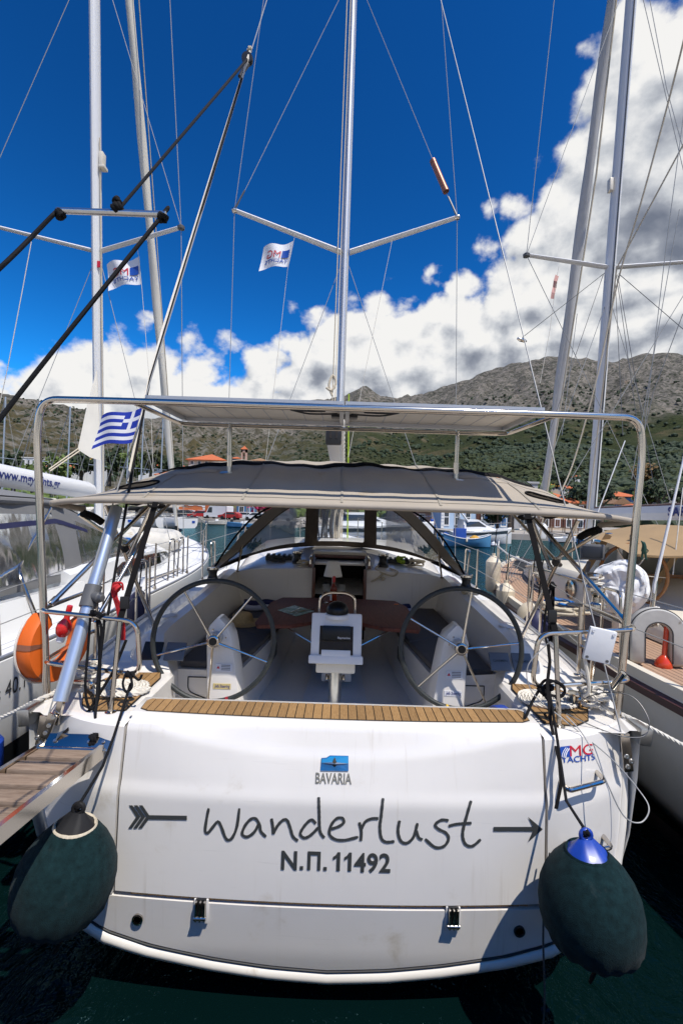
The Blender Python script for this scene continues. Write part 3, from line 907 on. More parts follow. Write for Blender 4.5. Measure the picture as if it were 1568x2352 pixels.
# bimini tubes
for s_ in (-1, 1):
    for a, b_, r in (((1.82, 2.88, 2.06), (1.50, 3.55, 2.70), 0.0155), ((1.62, 4.05, 1.60), (1.88, 3.62, 2.69), 0.0155), ((1.78, 3.76, 2.36), (1.97, 3.42, 2.62), 0.0145),
                     ((1.80, 3.72, 2.32), (1.70, 4.9, 2.88), 0.0145), ((1.76, 3.80, 2.28), (1.50, 3.62, 2.72), 0.016)):
        m = MB(); m.cyl(*mir([a, b_], s_), r, n=10)
        m.cyl(*mir([a, tuple(Vector(a).lerp(Vector(b_), 0.05))], s_), r*1.35, n=10)
        m.build('bimini_tube', 'steel', bimini)
    m = MB(); m.lathe([(0.0, -0.03), (0.03, -0.025), (0.036, 0), (0.03, 0.025), (0, 0.03)], mir([(1.785, 3.76, 2.34)], s_)[0], (0.5, 1, 0.3), n=12); m.build('tube_joint', 'black_plastic', bimini)
    # tensioning strap
    pa = (s_*1.22, 2.99, 2.73); pb = (s_*1.335, 2.785, 1.99)
    m = MB(); m.ribbon([pa, pb], 0.038, (0, -1, 0.15), 0.003); m.build('strap', 'canvas_black', bimini)
    m = MB(); m.rbox((s_*1.315, 2.80, 2.10), (0.055, 0.02, 0.075), 0.006); m.build('buckle', 'black_plastic', bimini)
    m = MB(); m.ribbon([(s_*1.22-0.05, 2.98, 2.715), (s_*1.22-0.03, 2.985, 2.70), (s_*1.22+0.03, 2.985, 2.70), (s_*1.22+0.05, 2.98, 2.715)], 0.05, (0, -0.2, -1), 0.012); m.build('strap_loop', 'canvas_black', bimini)

# sprayhood
def hood(s, t):
    """s -1..1 across, t 0 at the base .. 1 at the ridge"""
    a = abs(s); sg = 1 if s >= 0 else -1
    bx = sinterp([(0, 0), (0.4, 0.66), (0.7, 1.14), (0.9, 1.48), (1, 1.64)], a); by = sinterp([(0, 7.55), (0.3, 7.5), (0.6, 7.1), (0.8, 6.6), (1, 5.85)], a); bz = sinterp([(0, 2.13), (0.4, 2.11), (0.7, 2.06), (0.9, 1.96), (1, 1.88)], a)
    rx = sinterp([(0, 0), (0.4, 0.60), (0.7, 1.02), (0.9, 1.36), (1, 1.60)], a); ry = sinterp([(0, 7.0), (0.4, 6.95), (0.7, 6.7), (0.9, 6.2), (1, 5.80)], a); rz = sinterp([(0, 2.90), (0.4, 2.84), (0.62, 2.66), (0.8, 2.38), (0.92, 2.10), (1, 1.90)], a)
    bul = 0.05*math.sin(PI*t)
    return Vector((sg*lerp(bx, rx, t), lerp(by, ry, t)+bul*(1-a), lerp(bz, rz, t)))
def win(s, t):
    if abs(s) < 0.30:
        dx, dt = abs(s)-0.235, abs(t-0.54)-0.43
        return max(dx+0.03, dt+0.06) < 0 or (dx < 0 and dt < 0 and not (dx > -0.03 and dt > -0.06 and ((dx+0.03)/0.03)**2+((dt+0.06)/0.06)**2 > 1))
    a = abs(s)
    if 0.34 < a < 0.95:
        top = 0.96 if a < 0.66 else 0.96-((a-0.66)/0.28)**2*0.36
        bot = 0.10 if a < 0.74 else 0.10+((a-0.74)/0.2)**2*0.26
        return bot < t < top and 0.355 < a < 0.935
    return False
m = MB(); m.grid(lambda u, v: hood(lerp(-1, 1, u), v), 240, 60, skip=lambda u, v: win(lerp(-1, 1, u), v))
hoodo = m.build('sprayhood', 'canvas_brown_shaded', yacht, 60)
for lo, hi in ((-0.95, -0.345), (-0.245, 0.245), (0.345, 0.95)):
    m = MB()
    m.grid(lambda u, v: hood(lerp(lo, hi, u), lerp(0.06, 0.995, v))+Vector((0, 0.006, 0)), 24, 16, skip=lambda u, v: False)
    m.build('vinyl_window', 'vinyl_window', hoodo, 60)
# hood roof: from the ridge aft to the main bow, and the dark side valances
m = MB()
def roof(u, v):
    s = lerp(-1, 1, u); p = hood(s, 1.0); a = abs(s)
    q = Vector((p.x*1.06, 5.95+0.12*(1-a), p.z+0.02+0.05*(1-a)))
    r_ = p.lerp(q, v); r_.z += 0.04*math.sin(PI*v)*(1-a)
    return r_
m.grid(roof, 60, 10); m.build('hood_roof', 'canvas_taupe', hoodo, 60)
for s_ in (-1, 1):
    m = MB()
    m.add([hood(s_*0.80, 0.0)+Vector((0, 0, -0.01)), hood(s_*1.0, 0)+Vector((0, -0.02, 0)), Vector((s_*1.60, 5.92, 1.98)), hood(s_*0.85, 0.2)], [(0, 1, 2, 3)])
    m.build('hood_valance', 'canvas_black', hoodo, 0)
    bow = [(s_*1.64, 5.85, 1.88), (s_*1.53, 6.0, 2.12), (s_*1.36, 6.05, 2.38), (s_*1.08, 6.06, 2.66), (s_*0.62, 6.07, 2.86), (0, 6.07, 2.95)]
    m = MB(); m.tube(bez(bow, 40), 0.013, 8); m.build('hood_bow', 'canvas_black', hoodo)
    a, b_ = (s_*1.36, 6.05, 1.86), (s_*1.33, 6.35, 2.45)
    m = MB(); m.cyl(a, b_, 0.013, n=8); m.cyl(Vector(a).lerp(Vector(b_), 0.38), Vector(a).lerp(Vector(b_), 0.48), 0.02, n=8); m.lathe([(0.03, 0), (0.03, 0.01), (0.015, 0.02)], a, n=10); m.build('hood_stay', 'steel', hoodo)

# coachroof with companionway
m = MB(); secs = []
for y in (6.30, 6.36, 6.8, 7.4, 7.8, 8.6, 9.6, 10.6, 11.4, 12.1):
    w = interp([(6.3, 1.46), (8.6, 1.42), (10.6, 1.1), (12.1, 0.7)], y)
    zr = sinterp([(6.3, 1.885), (6.36, 1.905), (6.9, 1.955), (7.5, 2.10), (8.6, 2.17), (10.6, 2.08), (11.5, 1.92), (12.1, 1.70)], y)
    zd = zs(y)+0.012
    half = [(w+0.14, zd), (w+0.06, max(zd+0.01, zr-0.14)), (w-0.04, max(zd+0.02, zr-0.05)), (w-0.25, max(zd+0.03, zr-0.012)), (0.365, zr+0.02)]
    secs.append((y, half))
for s_ in (-1, 1):
    m.loft([[(s_*x, y, z) for x, z in half] for y, half in secs])
    y, half = secs[0]
    # bulkhead on each side of the companionway
    m.add([(s_*x, y, z) for x, z in half]+[(s_*0.365, y, 0.93), (s_*1.6, y, 0.93)], [tuple(range(7))])
mid = [(y, half[-1][1]) for y, half in secs if y > 6.85]
m.loft([[(-0.365, y, z), (0.365, y, z+0.005)] for y, z in mid])
m.build('coachroof', 'gelcoat', yacht, 40)
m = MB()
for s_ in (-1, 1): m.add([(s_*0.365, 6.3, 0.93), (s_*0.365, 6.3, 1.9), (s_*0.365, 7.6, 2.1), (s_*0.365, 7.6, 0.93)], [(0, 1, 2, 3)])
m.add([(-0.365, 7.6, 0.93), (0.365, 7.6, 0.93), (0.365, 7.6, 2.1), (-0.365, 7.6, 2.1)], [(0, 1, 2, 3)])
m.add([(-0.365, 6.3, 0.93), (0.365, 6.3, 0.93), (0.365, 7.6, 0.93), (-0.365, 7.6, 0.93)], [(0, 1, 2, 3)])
cab = m.build('companionway', 'hollow_shade', yacht, 0)
for s_ in (-1, 1):
    m = MB(); m.rbox((s_*0.352, 6.27, 1.50), (0.045, 0.05, 0.84), 0.008); m.build('jamb', 'mahogany_red', cab)
    m = MB(); m.box((s_*0.405, 6.45, 1.945), (0.05, 0.34, 0.04)); m.build('hatch_rail_block', 'mahogany_red', cab)
    m = MB(); m.tube(arc_pts([(s_*0.405, 6.31, 1.955), (s_*0.405, 6.33, 2.055), (s_*0.405, 6.60, 2.075), (s_*0.405, 6.62, 1.97)], 0.04, 5), 0.017, 8); m.build('grab_handle', 'steel', cab)
m = MB(); m.rbox((0, 6.84, 2.03), (0.76, 0.05, 0.05), 0.008); m.build('hatch_sill', 'mahogany_red', cab)
m = MB(); m.rbox((0, 6.60, 1.965), (0.70, 0.42, 0.03), 0.006); m.build('sliding_hatch', 'gelcoat', cab)
m = MB(); m.rbox((0, 7.15, 2.075), (0.80, 0.62, 0.05), 0.01); m.build('hatch_garage', 'cream_gel', cab)
# foredeck and side decks forward of the cockpit
m = MB()
m.loft([[(-hb(y), y, zs(y)), (-hb(y)+0.05, y, zs(y)+0.03), (-hb(y)*0.96, y, zs(y)+0.01), (0, y, zs(y)+0.03+0.04*math.sin(PI*(y-6.3)/9.9)), (hb(y)*0.96, y, zs(y)+0.01), (hb(y)-0.05 if hb(y) > 0.06 else 0.01, y, zs(y)+0.03), (hb(y), y, zs(y))] for y in [lerp(6.3, 16.2, i/20) for i in range(21)]])
m.build('side_deck', 'nonslip', yacht, 40)
# toe rail of aluminium along both sides
for s_ in (-1, 1):
    m = MB(); m.tube([(s_*(hb(y)-0.04), y, zs(y)+0.042) for y in [lerp(3.4, 15.6, i/30) for i in range(31)]], 0.018, 6); m.build('toe_rail', 'aluminium', yacht)

# guard rails
for s_ in (-1, 1):
    tops = []
    for y in (4.9, 7.0, 9.2, 11.4, 13.4, 15.0):
        b = hb(y)-0.06; z0 = zs(y)+0.03
        m = MB(); m.cyl((s_*b, y, z0), (s_*(b+0.01), y, z0+0.62), 0.0125, n=8); m.lathe([(0.03, 0), (0.026, 0.03), (0.0145, 0.07)], (s_*b, y, z0-0.01), n=8)
        m.build('stanchion', 'steel', yacht); tops.append((s_*(b+0.01), y, z0+0.60))
    m = MB(); m.tube([(s_*1.93, 3.55, 2.03)]+tops, 0.004, 5); m.tube([(s_*1.89, 3.55, 1.72)]+[(x, y, z-0.30) for x, y, z in tops], 0.004, 5); m.build('life_line', 'wire', yacht)
    m = MB(); m.tube(arc_pts([(s_*2.04, 4.6, 1.52), (s_*2.05, 4.6, 2.13), (s_*2.06, 4.85, 2.13), (s_*2.06, 4.88, 1.53)], 0.06, 5), 0.0125, 8); m.build('gate_stanchion', 'steel', yacht)
    m = MB(); m.tube(arc_pts([(s_*2.0, 7.2, 1.56), (s_*2.05, 7.2, 2.16), (s_*2.07, 7.5, 2.16), (s_*2.05, 7.5, 1.56)], 0.06, 5), 0.0125, 8); m.build('gate_stanchion', 'steel', yacht)

# steering positions
def wheel(s_):
    hubc = Vector((s_*0.93, 3.43, 1.70)); R_ = 0.448
    q = Matrix.Rotation(math.radians(s_*-4), 3, 'Z') @ Matrix.Rotation(math.radians(-4), 3, 'X')
    ph = math.radians(8 if s_ < 0 else -8)
    P = lambda r, an, d=0.0: hubc+q @ Vector((r*math.sin(an), d, r*math.cos(an)))
    m = MB(); m.tube([P(R_, 2*PI*k/72) for k in range(72)], 0.019, 10, closed=True)
    w = m.build('steering_wheel', 'grip_leather', yacht)
    base = {-1: -33, 1: 10}[s_]
    for k in range(5):
        an = math.radians(base+72*k)
        m = MB(); m.tube([P(0.03, an, -0.03), P(0.2, an, -0.012), P(R_-0.01, an)], [0.010, 0.0085, 0.0075], 8); m.build('spoke', 'steel', w)
    m = MB(); m.lathe([(0.05, -0.02), (0.052, 0.02), (0.045, 0.045), (0.036, 0.05), (0.034, 0.044), (0, 0.044)], hubc, q @ Vector((0, -1, 0)), n=24); m.build('wheel_hub', 'steel', w)
    m = MB(); m.lathe([(0.03, 0), (0.026, 0.006), (0, 0.006)], hubc+q @ Vector((0, -0.046, 0)), q @ Vector((0, -1, 0)), n=20); m.build('hub_cap', 'black_gloss', w)
    for an, mm in ((math.radians(183 if s_ < 0 else 192), 'red_tape' if s_ < 0 else 'yellow_tape'), (math.radians(165 if s_ < 0 else 165), 'red_tape' if s_ < 0 else 'grip_leather')):
        m = MB(); m.tube([P(R_, an+d*0.012) for d in (-2, -1, 0, 1, 2)], 0.021, 10); m.build('tape_mark', mm, w)
    # pedestal: rounded slab leaning slightly
    m = MB(); secs = []
    for i in range(15):
        t = i/14; z = lerp(0.93, 1.845, t)
        hw = lerp(0.155, 0.105, min(1, t*1.1))
        if t > 0.80: hw *= math.sqrt(max(0.0, 1-((t-0.80)/0.201)**2))*0.98+0.02
        yy = lerp(3.58, 3.60, t); dp = lerp(0.12, 0.075, t)
        cx = s_*(0.93-lerp(0.10, 0.0, t))
        secs.append([(cx+hw*c, yy+dp*d, z) for c, d in ((-1, 0.9), (-1, -0.5), (-0.86, -0.92), (-0.5, -1), (0.5, -1), (0.86, -0.92), (1, -0.5), (1, 0.9), (0.8, 1), (-0.8, 1))])
    m.loft(secs, closed=True, cap=True)
    pd = m.build('wheel_pedestal', 'gelcoat', yacht, 40)
    m = MB(); m.lathe([(0.085, 0), (0.085, 0.012), (0.05, 0.014), (0.045, 0.07)], (s_*0.93, 3.53, 1.70), (0, -1, 0.05), n=24); m.build('bearing_plate', 'aluminium', pd)
    m = MB()
    for k in range(6): m.lathe([(0.008, 0), (0.007, 0.004), (0, 0.005)], Vector((s_*0.93, 3.518, 1.70))+Vector((0.068*math.cos(k*PI/3), 0, 0.068*math.sin(k*PI/3))), (0, -1, 0), n=8)
    m.build('plate_bolt', 'steel', pd)
    # printed labels on the pedestal
    cx = s_*0.885
    fy = lambda z: interp([(0.93, 3.458), (1.845, 3.523)], z)
    m = MB(); m.box((cx+0.02, fy(1.475)-0.001, 1.475), (0.125, 0.003, 0.058)); lb = m.build('warning_label', 'paper_white', pd)
    m = MB()
    for k in range(4): m.box((cx+0.035, fy(1.475)-0.0035, 1.495-k*0.012), (0.07, 0.001, 0.004))
    m.build('label_print', 'print_dark', lb)
    m = MB(); z_ = 1.468; m.prism([(cx-0.035, fy(z_)-0.0035, z_), (cx-0.01, fy(z_)-0.0035, z_), (cx-0.0225, fy(z_)-0.0035, z_+0.022)], (0, -0.0008, 0)); m.build('label_triangle', 'logo_red', lb)
    m = MB(); m.box((cx+0.012, fy(1.335)-0.001, 1.335), (0.135, 0.003, 0.042)); lb = m.build('maker_label', 'sticker_gold' if s_ < 0 else 'paper_white', pd)
    m = MB(); text_on(m, 'Jefa Steering', plane_fn((cx-0.045, fy(1.335)-0.0035, 1.326), (1, 0, 0), (0, 0, 1)), 0.012, width=0.115, height=0.024, slant=0.2); m.build('label_print', 'print_navy', lb)
wheel(-1); wheel(1)
# instrument covers on the coaming ends
def cface(x, y): return interp([(3.47, 1.488), (3.50, 1.50), (3.68, 1.635), (3.75, 1.662)], y)
cn = Vector((0, -0.80, 0.60))
for s_, x0, ww, mm, txt in ((-1, -1.445, 0.15, 'black_plastic', None), (-1, -1.265, 0.155, 'screen_grey', 'GARMIN'), (1, 1.275, 0.155, 'screen_grey', 'GARMIN'), (1, 1.45, 0.155, 'screen_grey', 'GARMIN')):
    q = Matrix.Rotation(math.radians(37-90+0), 3, 'X')
    c0 = Vector((x0, 3.565, 1.565))
    m = MB(); m.rbox(c0, (ww, 0.022, 0.145), 0.008, Matrix.Rotation(math.radians(-37), 3, 'X'))
    ic = m.build('instrument_cover', mm, yacht)
    if txt:
        R_ = Matrix.Rotation(math.radians(-37), 3, 'X')
        ex, ey = R_ @ Vector((1, 0, 0)), R_ @ Vector((0, 0, 1))
        m = MB(); text_on(m, txt, plane_fn(c0+R_ @ Vector((-ww*0.36, -0.0125, -0.005)), ex, ey), 0.01, width=ww*0.72, height=0.02); m.build('cover_lettering', 'print_dark', ic)
# cushions
def slab(name, poly, z0, z1, mname, parent, r=0.02):
    bm = bmesh.new()
    vs = [bm.verts.new((x, y, z0)) for x, y in poly]
    f = bm.faces.new(vs)
    ex = bmesh.ops.extrude_face_region(bm, geom=[f])
    for g_ in ex['geom']:
        if isinstance(g_, bmesh.types.BMVert): g_.co.z = z1
    bmesh.ops.recalc_face_normals(bm, faces=bm.faces)
    bmesh.ops.bevel(bm, geom=list(bm.edges), offset=r, segments=3, affect='EDGES', profile=0.6)
    me = bpy.data.meshes.new(name); bm.to_mesh(me); bm.free()
    me.materials.append(MATS[mname])
    me.polygons.foreach_set('use_smooth', [True]*len(me.polygons)); me.set_sharp_from_angle(angle=math.radians(40))
    return link_mesh(name, me, parent)
for s_ in (-1, 1):
    p1 = [(1.305, 3.79), (0.82, 3.78), (0.72, 4.55), (1.315, 4.95)]
    p2 = [(1.315, 4.97), (0.72, 4.565), (0.655, 5.2), (0.64, 6.2), (1.30, 6.2)]
    for p in (p1, p2):
        p = [(s_*x, y) for x, y in p]
        if s_ < 0: p.reverse()
        slab('seat_cushion', p, 1.362, 1.425, 'cushion', deck, 0.018)
    # locker door lines on the seat front
    m = MB()
    m.tube(arc_pts([(s_*1.22, 3.752, 1.30), (s_*0.86, 3.752, 1.30), (s_*0.86, 3.752, 1.05), (s_*1.22, 3.752, 1.18), (s_*1.22, 3.752, 1.30)], 0.05, 5), 0.0045, 5); m.build('locker_seam', 'caulk', deck)
    m = MB(); m.lathe([(0.085, 0), (0.085, 0.012), (0.07, 0.018), (0, 0.016)], (s_*0.99, 3.745, 1.02), (0, -1, 0), n=24); m.build('cockpit_speaker', 'steel_brushed', deck)
    # pocket in the seat side
    m = MB(); m.rbox((s_*0.655, 4.75, 1.22), (0.012, 0.24, 0.13), 0.005, Matrix.Rotation(math.radians(s_*3), 3, 'Z')); m.build('side_pocket', 'black_plastic', deck)
    # helmsman's cup on coaming
    m = MB(); m.lathe([(0.07, 0), (0.075, 0.004), (0.06, 0.008), (0, 0.004)], (s_*1.535, 4.15, 1.705), (s_*0.15, -0.05, 1), n=24); m.build('coaming_recess', 'nonslip', deck)

# hatch let into the cockpit sole and non-slip panels
for (x0, x1, y0, y1) in ((-0.50, 0.50, 3.05, 3.65), (-0.45, 0.45, 4.2, 5.6)):
    m = MB(); m.prism([(x0, y0, 0.9345), (x1, y0, 0.9345), (x1, y1, 0.9345), (x0, y1, 0.9345)], (0, 0, 0.004)); m.build('non_slip_panel', 'nonslip', deck, 0)
# table
m = MB()
th = 0.03
for s_ in (-1, 1):
    p = [(s_*x, y) for x, y in ((0.20, 4.52), (0.44, 4.33), (0.76, 4.28), (0.80, 4.40), (0.80, 5.35), (0.70, 5.68), (0.20, 5.74))]
    if s_ < 0: p.reverse()
    leaf = slab('table_leaf', p, 1.575, 1.612, 'table_wood', yacht, 0.008)
    m = MB(); m.cyl((s_*0.62, 4.6, 1.57), (s_*0.16, 4.45, 1.36), 0.009, n=8); m.build('leaf_stay', 'steel', leaf)
m = MB(); m.rbox((0, 5.05, 1.30), (0.30, 1.15, 0.55), 0.02); m.build('table_column', 'gelcoat', yacht)
slab('table_centre', [(-0.19, 4.40), (0.19, 4.40), (0.19, 5.72), (-0.19, 5.72)], 1.60, 1.665, 'table_wood', yacht, 0.012)
# chart-plotter pod in front of the table
pc = Vector((-0.045, 3.93, 0))
m = MB()
q = Matrix.Rotation(math.radians(-14), 3, 'X')
oc = Vector((-0.01, 3.95, 1.60))
def pod(u, v, d=0.0): return oc+q @ Vector((lerp(-0.205, 0.205, u), d, lerp(-0.2, 0.2, v)))
m.rbox(oc+Vector((0, 0.06, 0)), (0.44, 0.16, 0.40), 0.02, q)
podo = m.build('plotter_pod', 'white_plastic', yacht)
m = MB(); m.rbox(oc+q @ Vector((0, -0.022, -0.175)), (0.465, 0.03, 0.07), 0.01, q); m.build('pod_lip', 'white_plastic', podo)
m = MB(); m.rbox(oc+Vector((0, 0.02, -0.245)), (0.34, 0.14, 0.09), 0.02); m.build('pod_base', 'cream_gel', podo)
m = MB(); m.rbox(oc+q @ Vector((0, -0.021, -0.015)), (0.29, 0.012, 0.24), 0.004, q); m.build('pod_recess', 'hollow_shade', podo)
m = MB(); m.rbox(oc+q @ Vector((0, -0.035, 0.045)), (0.25, 0.045, 0.125), 0.010, q); scr = m.build('plotter_screen', 'black_gloss', podo)
m = MB(); text_on(m, 'Raymarine', plane_fn(oc+q @ Vector((0.012, -0.0585, 0.0)), (1, 0, 0), q @ Vector((0, 0, 1))), 0.014, width=0.105, height=0.017); m.build('screen_lettering', 'paper_white', scr)
m = MB(); m.rbox(oc+q @ Vector((0, -0.026, -0.125)), (0.25, 0.02, 0.06), 0.006, q); m.build('pod_tray', 'white_plastic', podo)
m = MB(); m.lathe([(0.095, 0), (0.10, 0.02), (0.097, 0.05), (0.075, 0.085), (0.04, 0.105), (0, 0.112)], (-0.01, 4.02, 1.80), n=28); m.build('compass', 'black_gloss', podo)
m = MB(); m.lathe([(0.115, -0.03), (0.11, 0.0), (0.095, 0.006)], (-0.01, 4.02, 1.80), n=28); m.build('compass_base', 'white_plastic', podo)
m = MB(); m.tube(arc_pts([(-0.175, 4.10, 1.66), (-0.165, 4.10, 1.93), (-0.09, 4.10, 1.97), (0.07, 4.10, 1.97), (0.145, 4.10, 1.93), (0.155, 4.10, 1.66)], 0.08, 6), 0.014, 10); m.build('pod_grab_rail', 'steel', podo)
m = MB(); m.cyl((-0.01, 4.0, 0.93), (-0.01, 4.0, 1.36), 0.058, n=24); m.build('pod_post', 'steel_brushed', podo)
for s_ in (-1, 1):
    m = MB(); m.lathe([(0.006, 0), (0.03, 0.012), (0.034, 0.022), (0.02, 0.03), (0, 0.03)], (-0.01+s_*0.056, 4.0, 1.24), (s_, 0, 0), n=14); m.build('post_knob', 'steel', podo)

# winches
def winch(name, c, sc, col, parent):
    m = MB(); m.lathe([(0.075*sc, 0), (0.075*sc, 0.03*sc), (0.062*sc, 0.045*sc), (0.050*sc, 0.09*sc), (0.056*sc, 0.13*sc), (0.072*sc, 0.14*sc), (0.070*sc, 0.155*sc)], c, n=24)
    w = m.build(name, col, parent)
    m = MB(); m.lathe([(0.070*sc, 0.155*sc), (0.066*sc, 0.175*sc), (0.03*sc, 0.178*sc), (0.02*sc, 0.165*sc), (0, 0.165*sc)], c, n=24); m.build('winch_top', 'steel', w)
    m = MB(); m.tube(bez([Vector(c)+Vector((0.03*sc, -0.05*sc, 0.17*sc)), Vector(c)+Vector((0.075*sc, 0, 0.18*sc)), Vector(c)+Vector((0.05*sc, 0.06*sc, 0.17*sc))], 10), 0.008*sc, 6); m.build('winch_feeder', 'steel', w)
for s_ in (-1, 1):
    winch('winch', (s_*1.545, 5.55, 1.80), 1.0, 'black_plastic', yacht)
winch('winch', (-0.62, 6.62, 1.93), 1.0, 'black_plastic', yacht); winch('winch', (0.62, 6.55, 1.93), 1.05, 'black_plastic', yacht)
for s_ in (-1, 1):
    m = MB(); m.rbox((s_*0.92, 6.9, 1.975), (0.40, 0.16, 0.07), 0.01); cl = m.build('rope_clutch', 'black_plastic', yacht)
    for k in range(5):
        m = MB(); m.rbox((s_*0.92-0.16+k*0.08, 6.86, 2.02), (0.045, 0.11, 0.03), 0.006, Matrix.Rotation(0.15, 3, 'X')); m.build('clutch_lever', 'black_plastic', cl)

# rig
MX = -0.09
mast_top = Vector((MX, 9.35, 20.0)); mast_base = Vector((MX, 8.9, 2.15))
m = MB()
prof = [(math.cos(2*PI*k/16)*0.076, math.sin(2*PI*k/16)*0.12) for k in range(16)]
m.loft([[(mast_base.x+a, mast_base.y+b_, mast_base.z) for a, b_ in prof], [(mast_top.x+a, mast_top.y+b_, mast_top.z) for a, b_ in prof]], closed=True, cap=True)
mast = m.build('mast', 'mast_alu', yacht, 60)
m = MB(); m.box(((mast_base+mast_top)/2)+Vector((0, -0.127, 0)), (0.022, 0.02, 17.8), Matrix.Rotation(math.atan2(0.45, 17.85)*-1, 3, 'X')); m.build('sail_track', 'mast_white', mast)
def mpt(z): return mast_base.lerp(mast_top, (z-mast_base.z)/(mast_top.z-mast_base.z))
tips = {}
for s_ in (-1, 1):
    for zz, L, sw, nm in ((7.87, 1.98, 0.95, 'lo'), (13.6, 1.5, 0.7, 'hi')):
        r0 = mpt(zz)+Vector((s_*0.09, 0, 0)); tip = Vector((MX+s_*L, r0.y-sw, zz+0.14)); tips[nm, s_] = tip
        m = MB(); secs = []
        for t in (0, 1):
            c = r0.lerp(tip, t); wd = lerp(0.085, 0.055, t)
            secs.append([c+Vector((0, wd*math.cos(2*PI*k/10), wd*0.55*math.sin(2*PI*k/10))) for k in range(10)])
        m.loft(secs, closed=True, cap=True); sp = m.build('spreader', 'mast_white', mast)
        m = MB(); m.lathe([(0, -0.05), (0.04, -0.04), (0.05, 0), (0.04, 0.04), (0, 0.05)], tip, (1, 0, 0), n=10); m.build('spreader_end', 'steel', sp)
    ch = Vector((s_*2.08, 8.2, 1.62))
    m = MB()
    m.tube([ch, tips['lo', s_]], 0.006, 5); m.tube([tips['lo', s_], tips['hi', s_]], 0.0055, 5); m.tube([tips['hi', s_], mpt(18.8)], 0.0055, 5)
    m.tube([ch+Vector((-s_*0.06, -0.1, 0)), mpt(7.6)+Vector((s_*0.08, 0, 0))], 0.006, 5)
    m.tube([tips['lo', s_]+Vector((0, 0.02, 0)), mpt(13.5)+Vector((s_*0.08, 0, 0))], 0.0055, 5)
    m.build('shroud', 'wire', mast)
    m = MB(); m.cyl(tips['lo', s_]+Vector((0, 0, 0.02)), tips['lo', s_].lerp(mpt(13.5), 0.075), 0.016, n=6); m.build('turnbuckle', 'wire_dark', mast)
p = tips['lo', 1]
a = p.lerp(mpt(13.5), 0.095); b_ = p.lerp(mpt(13.5), 0.215)
m = MB(); m.cyl(a, b_, 0.055, n=12); m.cyl(a, a.lerp(b_, 0.12), 0.058, n=12); m.cyl(a.lerp(b_, 0.9), b_, 0.058, n=12); m.build('radar_reflector', 'copper', mast)
# halyards and a knotted rope on the mast
m = MB(); m.tube([mpt(3.9)+Vector((-0.16, -0.14, 0)), mpt(19.5)+Vector((-0.09, -0.13, 0))], 0.011, 6); m.tube([mpt(2.2)+Vector((-0.1, -0.16, 0)), mpt(4.2)+Vector((-0.15, -0.15, 0))], 0.011, 6)
m.build('halyard', 'rope_cream', mast)
m = MB(); m.tube(bez([mpt(4.95)+Vector((-0.16, -0.15, 0)), mpt(5.15)+Vector((-0.23, -0.17, 0)), mpt(5.35)+Vector((-0.16, -0.15, 0)), mpt(5.2)+Vector((-0.10, -0.15, 0)), mpt(5.05)+Vector((-0.18, -0.17, 0)), mpt(5.1)+Vector((-0.28, -0.17, 0))], 30), 0.024, 7); m.build('halyard_knot', 'rope_cream', mast)
# bundle of lines hanging on the mast foot (seen through the hood window)
m = MB()
for k in range(14):
    x0 = MX-0.42+0.045*k*0.75+random.uniform(-0.02, 0.02)
    m.tube(bez([(x0, 8.72, 2.18), (x0+random.uniform(-0.04, 0.04), 8.70, 2.5), (x0+random.uniform(-0.03, 0.05)+0.05, 8.72, 2.95), (MX-0.12, 8.76, 3.3)], 14), 0.016, 5)
m.build('line_bundle', 'rope_dark_grey', mast)
m = MB()
for k in range(6):
    x0 = MX-0.04+0.03*k
    m.tube([(x0, 8.70, 2.2), (x0+0.01, 8.72, 3.4)], 0.011, 5)
m.build('mast_lines', 'rope_cream', mast)
m = MB(); m.tube([(MX+0.22, 8.8, 2.2), (MX+0.16, 8.85, 5.0)], 0.014, 5); m.build('yellow_line', 'rope_green', mast)
# boom
m = MB(); b0 = Vector((-0.12, 5.35, 3.60)); b1 = Vector((MX, 8.75, 3.35))
prof = [(-0.075, -0.11), (0.075, -0.11), (0.085, 0.0), (0.075, 0.11), (-0.075, 0.11), (-0.085, 0)]
m.loft([[b0+Vector((x, 0, z)) for x, z in prof], [b1+Vector((x, 0, z)) for x, z in prof]], closed=True, cap=True)
boom = m.build('boom', 'mast_alu', yacht, 60)
m = MB(); m.rbox(b0+Vector((0, -0.03, 0.0)), (0.185, 0.07, 0.24), 0.02); bc = m.build('boom_end', 'black_plastic', boom)
for s_ in (-1, 1):
    m = MB(); m.box(b0+Vector((s_*0.035, -0.069, 0.01)), (0.022, 0.006, 0.11)); m.build('sheave_slot', 'hollow_shade', bc)
m = MB()
for k in range(12):
    t = k/11; m.lathe([(0, -0.26), (0.09, -0.2), (0.13, 0), (0.10, 0.16), (0, 0.24)], b0.lerp(b1, 0.1+0.85*t)+Vector((0, 0, 0.24)), (0, 1, 0), n=10)
m.build('stowed_mainsail', 'sail_white', boom, 60)
m = MB(); m.tube([b0+Vector((0, 0, 0.11)), mast_top], 0.006, 5); m.build('topping_lift', 'rope_cream', boom)
# backstays with their plates
for s_ in (-1, 1):
    foot = Vector((s_*1.69, 2.66, 1.40)); top = mast_top+Vector((0, 0.15, 0))
    m = MB(); m.tube([foot, foot.lerp(top, 0.02), top], 0.0052, 6); bs = m.build('backstay', 'wire', yacht)
    m = MB(); q = Matrix.Rotation(math.radians(s_*-8), 3, 'Y')
    m.rbox(foot+Vector((s_*0.012, -0.012, -0.05)), (0.055, 0.012, 0.22), 0.004, q); pl = m.build('chain_plate', 'steel', bs)
    for k in range(3):
        m = MB(); m.lathe([(0.015, 0), (0.013, 0.006), (0.006, 0.007), (0, 0.003)], foot+q @ Vector((s_*0.012+(0.012 if k % 2 else -0.012), -0.018, -0.07-0.03*k)), (0, -1, 0), n=12); m.build('bolt_head', 'steel_brushed', pl)
